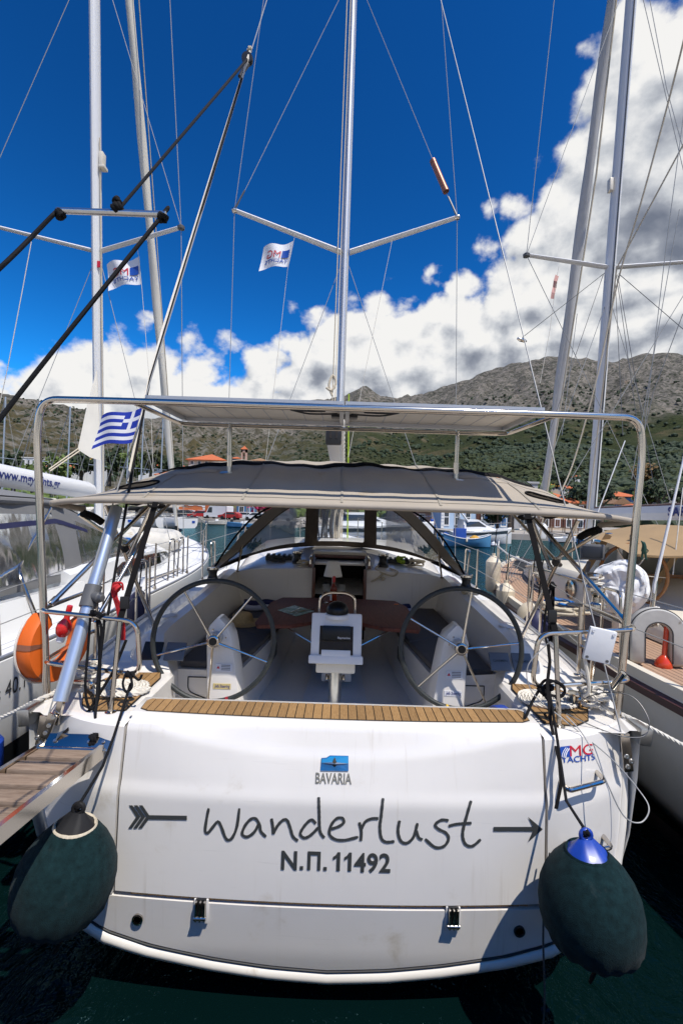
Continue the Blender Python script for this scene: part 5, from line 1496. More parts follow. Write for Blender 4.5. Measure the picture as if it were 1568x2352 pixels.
m = MB(); a, b_ = at(1405, 1580, 2.78), at(1432, 1545, 2.72); m.tube([a, b_], 0.019, 14, caps=False); m.tube([b_+(a-b_)*0.02, a], 0.0165, 14); m.build('tube', 'steel', rh)

# ---- on the table and seats
Zt = 1.668
bt = thing('wine_bottle', 'rose wine bottle with red foil neck on the cockpit table', 'bottle', (-0.06, 5.1, Zt))
m = MB(); m.lathe([(0.036, 0), (0.038, 0.01), (0.038, 0.16), (0.034, 0.19), (0.018, 0.225), (0.0145, 0.24), (0.0145, 0.25)], (-0.06, 5.1, Zt), n=24); m.build('glass_body', 'wine', bt)
m = MB(); m.lathe([(0.0155, 0.245), (0.0165, 0.25), (0.0165, 0.305), (0.014, 0.31), (0, 0.31)], (-0.06, 5.1, Zt), n=18); m.build('foil', 'foil_red', bt)
m = MB(); m.grid(lambda u, v: (-0.06+0.0388*math.cos(lerp(2.4, 4.2, u)), 5.1+0.0388*math.sin(lerp(2.4, 4.2, u)), Zt+lerp(0.04, 0.14, v)), 10, 1); m.build('bottle_label', 'paper_white', bt)
def wineglass(x, y, label):
    t = thing('wine_glass', label, 'wine glass', (x, y, Zt))
    m = MB(); m.lathe([(0.034, 0), (0.034, 0.003), (0.006, 0.008), (0.0045, 0.02), (0.0045, 0.085)], (x, y, Zt), n=20); m.build('stem', 'glass_clear', t)
    m = MB(); m.lathe([(0.0045, 0.085), (0.025, 0.10), (0.041, 0.135), (0.043, 0.16), (0.034, 0.215), (0.0325, 0.215), (0.0415, 0.16), (0.0395, 0.136), (0.024, 0.103), (0.0, 0.09)], (x, y, Zt), n=24); m.build('bowl', 'glass_clear', t)
wineglass(-0.145, 5.14, 'empty wine glass to the left of the bottle'); wineglass(0.03, 5.14, 'empty wine glass to the right of the bottle')
lp = thing('table_lamp', 'small white table lamp with conical shade behind the bottle', 'lamp', (-0.08, 5.6, Zt))
m = MB(); m.lathe([(0.06, 0), (0.06, 0.012), (0.012, 0.02), (0.010, 0.25)], (-0.08, 5.6, Zt), n=20); m.build('lamp_base', 'lamp_white', lp)
m = MB(); m.lathe([(0.115, 0.24), (0.072, 0.42), (0.02, 0.422), (0, 0.422)], (-0.08, 5.6, Zt), n=28); m.build('lamp_shade', 'lamp_white', lp)
ch = thing('sea_chart', 'folded coloured sea chart lying on the left table leaf', 'chart', (-0.55, 4.95, 1.614))
cpts = [at_z(638, 1402, 1.6165), at_z(676, 1391, 1.6165), at_z(722, 1404, 1.6165), at_z(680, 1416, 1.6165)]
m = MB(); m.prism(cpts, (0, 0, 0.003)); m.build('paper', 'chart_paper', ch, 0)
dv_ = thing('chart_dividers', 'pair of chart dividers and a pen lying on the sea chart', 'dividers', (-0.5, 4.9, 1.621))
for a, b_ in (((668, 1412), (704, 1402)), ((672, 1407), (722, 1398)), ((664, 1409), (690, 1397))):
    m = MB(); m.tube([at_z(*a, 1.625), at_z(*b_, 1.627)], [0.003, 0.007], 6); m.build('leg', 'steel', dv_)
ht = thing('straw_hat', 'wide straw sun hat on the left cockpit seat', 'hat', (-1.0, 5.05, 1.43))
hc = Vector((-1.06, 5.05, 1.430))
m = MB()
def hatf(u, v):
    an = 2*PI*u; r, z = interp([(0, 0.24), (0.45, 0.125), (0.5, 0.115), (0.78, 0.10), (0.92, 0.06), (1, 0.0)], v), interp([(0, 0.018), (0.45, 0.02), (0.5, 0.03), (0.78, 0.10), (0.92, 0.125), (1, 0.128)], v)
    return hc+Vector((r*math.cos(an)*1.05, r*math.sin(an)*0.9, z+0.012*math.sin(an*2+1)*(1-v)))
m.grid(hatf, 40, 18); m.build('straw', 'straw', ht, 60)
def towel(c, L, r, rz, label, name='rolled_towel'):
    t = thing(name, label, 'towel', tuple(c)); q = Matrix.Rotation(rz, 3, 'Z')
    for k, mm in enumerate(('towel_navy', 'towel_white', 'towel_navy')):
        pass
    m = MB(); m.tube([Vector(c)+q @ Vector((x, 0, r+0.01*math.sin(x*20))) for x in [lerp(-L/2, L/2, i/8) for i in range(9)]], [r*0.86]+[r]*7+[r*0.86], 16); m.build('roll', 'towel_white', t, 60)
    m = MB(); 
    m.grid(lambda u, v: Vector(c)+q @ Vector((lerp(-L/2+0.01, L/2-0.01, u), -math.cos(lerp(0.7, 1.9, v))*r*1.04*0+math.sin(lerp(-1.1, 0.9, v)-0.2)*r*1.05, r+math.cos(lerp(-1.1, 0.9, v)-0.2)*r*1.05+0.01*math.sin(lerp(-L/2, L/2, u)*20))), 10, 8); m.build('stripe', 'towel_navy', t, 60)
towel((-0.98, 5.72, 1.43), 0.42, 0.065, 0.1, 'rolled navy and white towel on the left cockpit seat'); towel((0.80, 5.75, 1.43), 0.22, 0.06, 0.3, 'rolled navy and lilac towel on the right cockpit seat')
for i, (x, y, hh, mm, lb) in enumerate(((0.70, 5.45, 0.16, 'orange_bottle', 'orange spray bottle on the right cockpit seat'), (0.725, 5.15, 0.15, 'white_plastic', 'white sun-cream bottle on the right cockpit seat'))):
    t = thing('lotion_bottle', lb, 'bottle', (x, y, 1.50)); 
    m = MB(); m.lathe([(0.03, 0), (0.034, 0.01), (0.034, hh*0.7), (0.014, hh*0.85), (0.014, hh)], (x, y, 1.428), n=14); m.build('body', mm, t)
    m = MB(); m.rbox((x-0.01, y, 1.428+hh+0.015), (0.05, 0.025, 0.035), 0.006); m.build('nozzle', mm, t)
# ---- rope tails by the winches
rope_heap((-0.52, 6.45, 1.905), 0.085, 0.085, 0.09, 5, 0.011, 'flecked rope coiled beside the left cabin-top winch', 'rope_cream', False, 8)
rope_heap((-0.92, 6.72, 1.93), 0.14, 0.08, 0.09, 4, 0.012, 'dark rope tails heaped on the left of the cabin top', 'rope_dark_grey', False, 9)
rope_heap((1.12, 6.70, 1.93), 0.14, 0.08, 0.10, 4, 0.013, 'cream rope tails heaped on the right of the cabin top', 'rope_cream', False, 10)
rope_heap((0.90, 6.76, 1.95), 0.07, 0.06, 0.12, 3, 0.013, 'bright green rope coiled on the right of the cabin top', 'rope_green', False, 12)
rope_heap((-1.52, 5.40, 1.79), 0.10, 0.10, 0.05, 3, 0.011, 'white rope tail coiled by the left cockpit winch', 'rope_white', False, 13)
rope_heap((1.52, 5.32, 1.78), 0.10, 0.14, 0.05, 4, 0.012, 'flecked rope tail coiled by the right cockpit winch', 'rope_cream', False, 14)
rope_thing('sheet_tail', 'cream rope end with a knot hanging from the right cabin-top winch', [bez([(0.55, 6.50, 1.95), (0.50, 6.36, 1.92), (0.60, 6.29, 1.87), (0.75, 6.285, 1.84), (0.80, 6.285, 1.90), (0.70, 6.40, 1.93)], 30), bez([(0.60, 6.28, 1.86), (0.52, 6.275, 1.79), (0.44, 6.27, 1.75)], 10)], 0.011, 'rope_cream', [((0.60, 6.275, 1.80), 0.012)])
bb = thing('blue_bucket', 'blue bag tucked behind the bench at the right', 'bag', (1.12, 3.05, 1.2)); m = MB(); m.rbox((1.13, 3.10, 1.28), (0.12, 0.12, 0.24), 0.02, Matrix.Rotation(0.3, 3, 'Z')); m.build('body', 'vinyl_blue', bb)

# ---- flags
def flag(name, label, hoist_top, hoist_bot, fly, nu, nv, matfun, wave, mats, text=None, group=None):
    ht_, hb_, fl = Vector(hoist_top), Vector(hoist_bot), Vector(fly)
    t = thing(name, label, 'flag', tuple(hb_), group)
    def P(u, v):
        p = ht_.lerp(hb_, v)+fl*u
        p += Vector((0, 1, 0))*wave*math.sin(u*7+v*2.2)*u**0.5+Vector((0, 0, -1))*(0.10*fl.length*u*u+0.05*fl.length*math.sin(u*5+v))*1
        return p
    m = MB(); vs = [P(i/nu, j/nv) for j in range(nv+1) for i in range(nu+1)]
    k0 = len(m.v); m.v += [tuple(p) for p in vs]
    for j in range(nv):
        for i in range(nu):
            k = j*(nu+1)+i; m.f.append((k, k+1, k+nu+2, k+nu+1)); m.mi.append(matfun((i+.5)/nu, (j+.5)/nv))
    m.build('cloth', mats, t, 60)
    return t, P
def greek(u, v):
    if u < 0.40 and v < 5/9:
        if abs(u-0.2) < 0.04 or abs(v-2.5/9) < 0.5/9: return 1
        return 0
    return 0 if int(v*9) % 2 == 0 else 1
flag('greek_flag', 'blue and white striped flag fluttering under the left end of the solar panels', at(327, 935, 3.15), at(303, 1012, 3.15), at(228, 960, 3.2)-at(322, 948, 3.15), 36, 27, greek, 0.02, ['flag_blue', 'flag_white'])
def mg_flag(label, top, bot, fly):
    t, P = flag('company_flag', label, top, bot, fly, 24, 14, lambda u, v: 0, 0.05, ['flag_white'], group='company flags under the spreaders')
    eps = Vector((0, -0.012, 0))
    FL = Vector(fly).length; HH = (Vector(top)-Vector(bot)).length
    def F(x0, y0): return lambda x, y: P(x0+x, 1-(y0+y))+eps
    m = MB(); m.grid(lambda u, v: P(lerp(0.06, 0.30, u), lerp(0.30, 0.62, v))+eps, 6, 4); m.build('mark', 'logo_blue', t)
    m = MB(); text_on(m, 'M', F(0.34, 0.38), -0.005, width=0.22, height=0.32); text_on(m, 'G', F(0.60, 0.38), 0.0, width=0.2, height=0.32); m.build('initials', 'logo_red', t, 0)
    m = MB(); text_on(m, 'YACHTS', F(0.06, 0.17), 0.01, width=0.78, height=0.15); m.build('lettering', 'logo_blue', t, 0)
    return t
f1 = mg_flag('white company flag flying under the left spreader of the centre mast', at(673, 553, 8.1), at(662, 608, 8.1), at(600, 573, 8.2)-at(668, 565, 8.1))
pn_ = thing('pennant', 'tattered pink pennant hanging under the left spreader of the right mast', 'pennant', tuple(at(1272, 660, 7.8)))
m = MB(); m.ribbon([at(1279, 632, 7.8), at(1275, 645, 7.78), at(1273, 660, 7.82), at(1270, 672, 7.79), at(1268, 686, 7.8)], 0.07, (0.2, -1, 0)); m.build('cloth', 'wall_faded_pink', pn_, 0)
m = MB(); m.tube([at(1283, 612, 7.8), at(1279, 632, 7.8), at(1262, 760, 7.8), at(1240, 880, 7.8)], 0.004, 5); m.build('halyard', 'rope_white', pn_)
rope_thing('flag_halyard', 'thin flag halyard from the left spreader of the centre mast', [[at(676, 545, 8.1), at(660, 620, 8.1), at(610, 1060, 8.1), at(606, 1130, 8.1)]], 0.004, 'rope_white')
rope_thing('flag_halyard', 'thin empty flag halyard from the right spreader of the centre mast', [[at(900, 552, 8.2), at(835, 870, 8.2), at(800, 1050, 8.2)]], 0.004, 'rope_white')
# ================================================================== the yacht on the left
def hull_loft(name, cx, hbf, zsf, y0, y1, n, mats, parent, bot=0.0, boot=None):
    m = MB(); secs = []
    for i in range(n+1):
        t = i/n; y = lerp(y0, y1, t); b = hbf(y); s_ = zsf(y)
        half = [(b, s_), (b*1.005, s_*0.8), (b*lerp(0.985, 0.88, t), s_*0.58), (b*lerp(0.96, 0.8, t), s_*0.30), (b*lerp(0.85, 0.6, t), 0.08), (b*0.5, -0.12), (0, -0.25)]
        secs.append([(cx-x, y, z) for x, z in half]+[(cx+x, y, z) for x, z in reversed(half[:-1])])
    m.loft(secs)
    m.add(secs[0], [tuple(range(len(secs[0])))])
    o = m.build(name, mats, parent, 50)
    return o
LX = -4.45
def hbL(y): return sinterp([(2.1, 1.82), (4, 1.93), (6, 1.97), (8, 1.92), (9.5, 1.70), (11, 1.22), (12.2, 0.55), (12.9, 0.04)], y)
def zsL(y): return sinterp([(2.1, 1.46), (5, 1.50), (9, 1.60), (12.9, 1.82)], y)
lyt = thing('sailing_yacht', 'white sailing yacht on the left with grey canvas hood', 'sailing yacht', (LX, 2.3, 0))
lh = hull_loft('hull', LX, hbL, zsL, 2.1, 12.9, 26, 'gelcoat_side', lyt)
m = MB()
m.loft([[(LX+hbL(y)*0.992+0.006, y, 0.80), (LX+hbL(y)*lerp(0.97, 0.82, (y-2.1)/10.8)+0.010, y, 0.40)] for y in [lerp(2.1, 12.2, i/20) for i in range(21)]]); m.build('boot_stripe', 'boot_black', lh, 50)
m = MB()
m.loft([[(LX-hbL(y), y, zsL(y)), (LX-hbL(y)*0.95, y, zsL(y)+0.035), (LX, y, zsL(y)+0.09), (LX+hbL(y)*0.95, y, zsL(y)+0.035), (LX+hbL(y), y, zsL(y))] for y in [lerp(2.1, 12.9, i/26) for i in range(27)]]); m.build('deck', 'nonslip', lyt, 50)
for s_ in (1, -1):
    m = MB(); m.tube([(LX+s_*(hbL(y)-0.02), y, zsL(y)+0.025) for y in [lerp(2.2, 12.7, i/30) for i in range(31)]], 0.016, 6); m.build('toe_rail', 'aluminium', lyt)
# cabin trunk with side windows
m = MB(); cs = []
for y in (5.2, 5.4, 6.5, 8.0, 9.0, 10.0, 10.6):
    w = interp([(5.2, 1.38), (8, 1.22), (10.6, 0.6)], y); zr = sinterp([(5.2, 1.98), (7.4, 2.05), (9, 1.95), (10, 1.80), (10.6, 1.70)], y); zd = zsL(y)+0.04
    cs.append([(LX-w-0.1, y, zd), (LX-w, y, max(zd, zr-0.1)), (LX-w+0.2, y, zr), (LX, y, zr+0.05), (LX+w-0.2, y, zr), (LX+w, y, max(zd, zr-0.1)), (LX+w+0.1, y, zd)])
m.loft(cs); m.add(cs[0], [tuple(range(7))]); cabin = m.build('cabin', 'gelcoat_side', lyt, 40)
m = MB()
def cabw(y, k): w = interp([(5.2, 1.38), (8, 1.22), (10.6, 0.6)], y); zd = zsL(y)+0.04; zr = sinterp([(5.2, 1.98), (7.4, 2.05), (9, 1.95), (10, 1.80), (10.6, 1.70)], y); return (LX+lerp(w+0.1, w, k)+0.008, y, lerp(zd, max(zd, zr-0.1), k))
m.loft([[cabw(y, 0.30 if 0 < i < 12 else 0.45), cabw(y, 0.85 if 0 < i < 12 else 0.7)] for i, y in enumerate([lerp(6.3, 9.2, i/12) for i in range(13)])]); m.build('cabin_window', 'window_dark', cabin, 60)
m = MB(); m.rbox((LX+1.66, 7.3, 1.62), (0.03, 1.3, 0.04), 0.01); m.build('grab_rail', 'steel', cabin)
# cockpit coaming
m = MB(); m.loft([[(LX+1.30, y, 1.50), (LX+1.34, y, 1.78), (LX+1.48, y, 1.80), (LX+1.60, y, 1.52)] for y in (2.6, 3.2, 4.0, 5.3)], cap=True); m.build('coaming', 'gelcoat_side', lyt, 40)
# grey hood and its side screen
gh = MB()
def topL(y): return interp([(3.2, 2.74), (5.35, 2.70), (5.6, 2.62), (6.6, 2.28), (7.5, 2.03)], y)
def side(u, v):
    y = lerp(3.2, 7.5, u); z = lerp(interp([(3.2, 1.80), (5.3, 1.80), (6.0, 1.86), (7.5, 2.0)], y), topL(y), v)
    return (LX+1.28-0.26*max(0, (z-1.8))**1.4+0.015*math.sin(y*9+z*5), y, z)
def hwin(u, v):
    y = lerp(3.2, 7.5, u)
    return (0.16 < v < 0.70 and 4.35 < y < 5.15) or (0.14 < v < 0.78-0.25*(u-0.6) and 5.75 < y < 6.9)
gh.grid(side, 70, 30, skip=hwin); hd = gh.build('hood_side', 'canvas_grey', lyt, 60)
m = MB(); m.grid(lambda u, v: (2*LX-side(u, v)[0], side(u, v)[1], side(u, v)[2]), 30, 12); m.build('hood_far_side', 'canvas_grey', hd, 60)  # far side, added to block the bright view through the windows
for u0, u1 in ((0.24, 0.48), (0.57, 0.88)):
    m = MB(); m.grid(lambda u, v: Vector(side(lerp(u0, u1, u), lerp(0.1, 0.85, v)))+Vector((0.004, 0, 0)), 10, 8); m.build('vinyl_window', 'vinyl_cloudy', hd, 60)
m = MB(); m.grid(lambda u, v: (lambda y: (LX+lerp(1.05, -1.1, v), y, topL(y)+0.03+0.14*math.sin(PI*lerp(0.04, 0.96, v))-0.0))(lerp(3.2, 7.5, u)), 30, 14); m.build('hood_roof', 'canvas_grey', hd, 60)
m = MB(); m.tube([(LX+1.06, 3.2, 2.735), (LX+1.06, 5.35, 2.70), (LX+1.09, 5.48, 2.66)], 0.035, 8); m.build('hood_edge', 'canvas_grey', hd)
m = MB(); m.loft([[(lambda p: (p[0]+0.006, p[1], p[2]))(side(u, 0.80-0.25*abs(u-0.5))), (lambda p: (p[0]+0.006, p[1], p[2]))(side(u, 0.74-0.25*abs(u-0.5)))] for u in [lerp(0.1, 0.62, i/16) for i in range(17)]]); m.build('dark_stripe', 'vinyl_navy', hd)
m = MB(); m.tube(arc_pts([(LX+1.10, 5.25, 2.64), (LX+1.22, 4.6, 2.08), (LX+1.40, 4.35, 1.98), (LX+1.6, 4.3, 1.62)], 0.2, 5), 0.017, 8); m.build('hood_tube', 'steel', hd)
m = MB(); m.tube(arc_pts([(LX+1.85, 2.9, 2.05), (LX+1.88, 3.42, 1.98), (LX+1.87, 3.48, 1.52)], 0.15, 6), 0.0155, 8); m.tube([(LX+1.85, 2.9, 2.05), (LX+1.8, 2.3, 2.05), (LX, 2.2, 2.05)], 0.0155, 8); m.build('push_pit', 'steel', lyt)
# guard rail
tops = []
for y in (4.95, 6.3, 7.7, 9.1, 10.4, 11.4):
    b = hbL(y)-0.07; m = MB(); m.cyl((LX+b, y, zsL(y)+0.02), (LX+b, y, zsL(y)+0.66), 0.0125, n=8); m.lathe([(0.03, 0), (0.02, 0.05)], (LX+b, y, zsL(y)+0.02), n=8); m.build('stanchion', 'steel', lyt); tops.append((LX+b, y, zsL(y)+0.64))
m = MB(); m.tube([(LX+1.86, 3.35, 2.0)]+tops, 0.004, 5); m.tube([(LX+1.86, 3.4, 1.75)]+[(x, y, z-0.3) for x, y, z in tops], 0.004, 5); m.build('life_line', 'wire', lyt)
m = MB()
for y in (6.9, 7.3): m.tube(arc_pts([(LX+1.85, y, 1.56), (LX+1.86, y+0.02, 2.2), (LX+1.86, y+0.22, 2.2), (LX+1.85, y+0.24, 1.56)], 0.08, 5), 0.0125, 8)
m.build('gate_stanchion', 'steel', lyt)
m = MB(); m.tube(arc_pts([(LX+1.2, 11.0, 1.75), (LX+1.2, 11.0, 2.35), (LX+0.5, 12.6, 2.42), (LX, 12.95, 2.42), (LX-0.5, 12.6, 2.42), (LX-1.2, 11, 2.35), (LX-1.2, 11, 1.75)], 0.15, 5), 0.0145, 8); m.build('bow_rail', 'steel', lyt)
# model lettering on the topside
def lside(y0, z0, slope=0.0):
    return lambda x, z: Vector((LX+hbL(y0+x)*1.005+0.005, y0+x, z0+z+slope*x))
m = MB(); text_on(m, 's 40.1', lside(3.40, 1.185, 0.06), 0.0, width=0.29, height=0.13); m.build('model_lettering', 'print_dark', lh, 0)
# rig
def mast_thing(parent, base, top, rx, ry, mname, spreaders, shroud_foot, wire='wire', track='mast_white'):
    base = Vector(base); top = Vector(top); m = MB()
    prof = [(math.cos(2*PI*k/16)*rx, math.sin(2*PI*k/16)*ry) for k in range(16)]
    m.loft([[base+Vector((a, b_, 0)) for a, b_ in prof], [top+Vector((a, b_, 0)) for a, b_ in prof]], closed=True, cap=True)
    ms = m.build('mast', mname, parent, 60)
    mp = lambda z: base.lerp(top, (z-base.z)/(top.z-base.z))
    d = top-base
    m = MB(); m.tube([base+Vector((0, -ry-0.004, 0)), top+Vector((0, -ry-0.004, 0))], 0.013, 6); m.build('sail_track', track, ms)
    for s_ in (-1, 1):
        m = MB(); prev = Vector(shroud_foot); prev.x = base.x+s_*(prev.x-base.x)
        foot = prev.copy(); first = True
        for z, L, sw in spreaders:
            r0 = mp(z)+Vector((s_*rx, 0, 0)); tip = Vector((r0.x+s_*L, r0.y-sw, z+0.08))
            m2 = MB(); m2.loft([[r0+Vector((0, 0.06*math.cos(2*PI*k/8), 0.03*math.sin(2*PI*k/8))) for k in range(8)], [tip+Vector((0, 0.045*math.cos(2*PI*k/8), 0.024*math.sin(2*PI*k/8))) for k in range(8)]], closed=True, cap=True)
            sp = m2.build('spreader', mname, ms)
            m2 = MB(); m2.lathe([(0, -0.035), (0.055, -0.03), (0.06, 0.01), (0.03, 0.035), (0, 0.04)], tip, (0, 0, 1), n=10); m2.build('spreader_end', 'grey_plastic', sp)
            m.tube([prev, tip], 0.006, 5)
            m.tube([foot+Vector((-s_*0.05, -0.1, 0)) if first else prev, mp(z-0.25)+Vector((s_*rx, 0, 0))], 0.0055, 5)
            prev = tip; first = False
        m.tube([prev, mp(top.z-0.3)], 0.0055, 5)
        m.build('shroud', wire, ms)
    return ms, mp
lm, lmp = mast_thing(lyt, (LX, 8.42, 2.0), (LX, 7.23, 17.3), 0.080, 0.11, 'mast_white', [(7.17, 1.62, 0.62), (12.2, 1.3, 0.5)], (LX+1.80, 7.75, 1.55))
m = MB(); m.rbox(lmp(8.65)+Vector((0.125, -0.03, 0)), (0.07, 0.12, 0.26), 0.015); m.rbox(lmp(8.53)+Vector((0.14, -0.03, 0)), (0.10, 0.14, 0.05), 0.01); m.build('mast_light', 'cream_gel', lm)
m = MB(); m.box(lmp(6.9)+Vector((0.075, -0.09, 0)), (0.05, 0.01, 0.11)); m.build('mast_sticker', 'logo_red', lm)
m = MB(); m.tube([lmp(2.3)+Vector((0.13, -0.1, 0)), lmp(9)+Vector((0.10, -0.06, 0))], 0.010, 5); m.build('halyard', 'rope_cream', lm)
m = MB(); m.tube([(LX-0.1, 2.4, 1.5), lmp(17.2)], 0.006, 5); m.build('backstay', 'wire', lm)
# furled headsail
def furled(parent, foot, head, r, mname, drum=True, wob=0.03):
    foot = Vector(foot); head = Vector(head); m = MB(); N = 60; secs = []
    for i in range(N+1):
        t = i/N; p = foot.lerp(head, t)
        rr = r*interp([(0, 0.35), (0.06, 0.75), (0.2, 1.0), (0.6, 0.95), (0.9, 0.7), (1, 0.3)], t)
        secs.append([p+Vector((math.cos(2*PI*k/14)*rr*(1+0.10*math.cos(2*PI*k/14*2+i*0.55)), math.sin(2*PI*k/14)*rr*(1+0.10*math.cos(2*PI*k/14*2+i*0.55)), 0)) for k in range(14)])
    m.loft(secs, closed=True, cap=True); o = m.build('furled_sail', mname, parent, 60)
    if drum:
        m = MB(); m.lathe([(0.03, -0.30), (0.045, -0.22), (0.13, -0.20), (0.13, -0.18), (0.06, -0.16), (0.06, -0.06), (0.14, -0.04), (0.13, -0.01), (0.05, 0.0), (0.04, 0.12)], foot, (head-foot), n=18); m.build('furler_drum', 'black_gloss', o)
    return o
fs_ = furled(lyt, (LX, 12.35, 2.08), (LX, 7.35, 17.2), 0.088, 'sail_white')
m = MB(); m.tube([(LX, 12.4, 1.75), (LX, 12.35, 2.1)], 0.02, 8); m.build('forestay_foot', 'steel', fs_)
m = MB(); m.tube([(LX+0.18, 12.0, 1.9), (LX+0.22, 7.5, 17.0)], 0.011, 5); m.build('sail_rope', 'rope_cream', fs_)
# boom with lettering
m = MB(); b0 = Vector((LX-0.02, 4.3, 3.12)); b1 = Vector((LX, 8.1, 2.93))
prof = [(0.105*math.cos(t), 0.15*math.sin(t)) for t in [2*PI*k/18 for k in range(18)]]
m.loft([[b0.lerp(b1, t)+Vector((x*(1 if 0.02 < t < 0.97 else 0.8), 0, z*(1 if 0.02 < t < 0.97 else 0.8))) for x, z in prof] for t in (0, 0.03, 0.3, 0.6, 0.96, 1.0)], closed=True, cap=True)
lb = m.build('boom', 'mast_white', lyt, 60)
def lbf(x, z):
    y = 5.72+x; c = b0.lerp(b1, (y-b0.y)/(b1.y-b0.y)); zz = z-0.05
    return Vector((c.x+0.105*math.sqrt(max(0, 1-(zz/0.15)**2))+0.006, y, c.z+zz))
m = MB(); text_on(m, 'www.mgyachts.gr', lbf, 0.014, width=1.30, height=0.13); m.build('web_address', 'print_navy', lb, 0)
# corner of a hoisted sail behind the mast, with its sheet
sp_ = [at(222, 848, 7.95), at(231, 1058, 8.0), at(206, 1050, 7.9), at(178, 1032, 7.8), at(184, 1005, 7.82), at(200, 930, 7.88)]
m = MB(); m.prism(sp_, (0, 0.02, 0)); sl_ = m.build('sail_corner', 'sail_white', lyt, 0)
m = MB(); m.tube([at(180, 1030, 7.8), at(112, 1078, 7.0)], 0.012, 5); m.tube([at(182, 1036, 7.8), at(115, 1082, 7.0)], 0.012, 5); m.build('clew_line', 'rope_cream', sl_)
mg_flag('white company flag under the right spreader of the left mast', at(320, 588, 7.8), at(325, 648, 7.8), at(245, 630, 7.9)-at(322, 618, 7.8))
rope_thing('flag_halyard', 'thin flag halyard from the right spreader of the left mast', [[at(315, 560, 7.8), at(325, 652, 7.8), at(345, 900, 7.8), at(352, 1090, 7.8)]], 0.004, 'rope_white')
rope_thing('flag_halyard', 'pale frayed line from the left spreader of the left mast', [bez([at(72, 555, 7.6), at(45, 700, 7.6), at(10, 880, 7.6), at(-20, 1000, 7.6)], 12)], 0.007, 'rope_white')
# dinghy upside down on its foredeck
dg = thing('inflatable_dinghy', 'grey inflatable dinghy lashed on the foredeck of the left yacht', 'dinghy', (-4.1, 9.4, 1.9))
dc = at(318, 1240, 9.3)
m = MB(); m.tube(bez([dc+Vector((-1.1, 0.1, 0.02)), dc+Vector((-0.5, -0.05, 0.03)), dc+Vector((0.05, 0, 0.0)), dc+Vector((0.36, 0.4, -0.08)), dc+Vector((0.3, 1.0, -0.02)), dc+Vector((-0.9, 1.2, 0.0))], 30), 0.21, 16); m.build('pontoon', 'hypalon', dg, 60)
m = MB(); m.add([dc+Vector((-1.0, 0.1, 0.12)), dc+Vector((0.1, 0.1, 0.14)), dc+Vector((0.25, 0.6, 0.10)), dc+Vector((-0.9, 1.1, 0.12))], [(0, 1, 2, 3)]); m.build('bottom', 'rubber_grey', dg, 0)
m = MB()
for k in (-0.03, 0.05): m.tube([dc+Vector((-0.9, -0.13, k)), dc+Vector((-0.3, -0.21, k+0.02)), dc+Vector((0.1, -0.17, k))], 0.008, 5)
m.build('dinghy_stripe', 'print_dark', dg)
rope_heap((-4.3, 8.9, 1.98), 0.25, 0.2, 0.06, 3, 0.015, 'blue rope thrown on the cabin of the left yacht', 'rope_blue', False, 21)
rope_heap((-5.2, 8.0, 2.15), 0.16, 0.1, 0.2, 4, 0.016, 'cream rope coil hung by the mast of the left yacht', 'rope_cream', False, 22)

# ================================================================== the yacht on the right
RX = 4.55
def hbR(y): return sinterp([(2.0, 1.72), (3.4, 1.92), (5, 1.98), (6.5, 1.97), (8, 1.78), (9.3, 1.42), (10.4, 0.85), (11.2, 0.30), (11.5, 0.05)], y)
def zsR(y): return sinterp([(2.0, 1.36), (5, 1.38), (8, 1.45), (11.5, 1.68)], y)
ryt = thing('sailing_yacht', 'classic sailing yacht on the right with teak side deck and cream awning', 'sailing yacht', (RX, 2.3, 0))
rh_ = hull_loft('hull', RX, hbR, zsR, 2.0, 11.5, 26, 'gelcoat_old', ryt)
YS = [lerp(2.0, 11.4, i/30) for i in range(31)]
m = MB(); m.loft([[(RX-hbR(y)-0.004, y, zsR(y)-0.13), (RX-hbR(y)-0.045, y, zsR(y)-0.115), (RX-hbR(y)-0.045, y, zsR(y)-0.055), (RX-hbR(y)-0.004, y, zsR(y)-0.035)] for y in YS]); m.build('rub_strake', 'rub_strake', rh_, 30)
m = MB(); m.loft([[(RX-hbR(y)-0.003, y, zsR(y)-0.02), (RX-hbR(y)-0.003, y, zsR(y)+0.06), (RX-hbR(y)+0.06, y, zsR(y)+0.065), (RX-hbR(y)+0.085, y, zsR(y)+0.0)] for y in YS]); m.build('bulwark', 'cream_gel', rh_, 30)
m = MB(); m.loft([[(RX-hbR(y)-0.002, y, 0.34), (RX-hbR(y)*0.9, y, 0.05)] for y in YS]); m.build('boot_stripe', 'rub_strake', rh_, 30)
# teak deck: caulk sheet with long planks following the gunwale
m = MB(); m.loft([[(RX-hbR(y)+0.07, y, zsR(y)+0.006), (RX, y, zsR(y)+0.05), (RX+hbR(y)-0.07 if hbR(y) > 0.08 else RX, y, zsR(y)+0.006)] for y in YS]); dk = m.build('deck', 'caulk', ryt, 40)
for k in range(24):
    o0, o1 = 0.085+k*0.058, 0.085+(k+1)*0.058-0.007
    yy = [y for y in YS if hbR(y)-o1 > 0.03]
    if len(yy) < 3: continue
    m = MB(); m.loft([[(RX-hbR(y)+o0, y, zsR(y)+0.012+0.022*o0), (RX-hbR(y)+o1, y, zsR(y)+0.012+0.022*o1)] for y in yy]); m.build('plank', 'teak_deck_old', dk, 0)
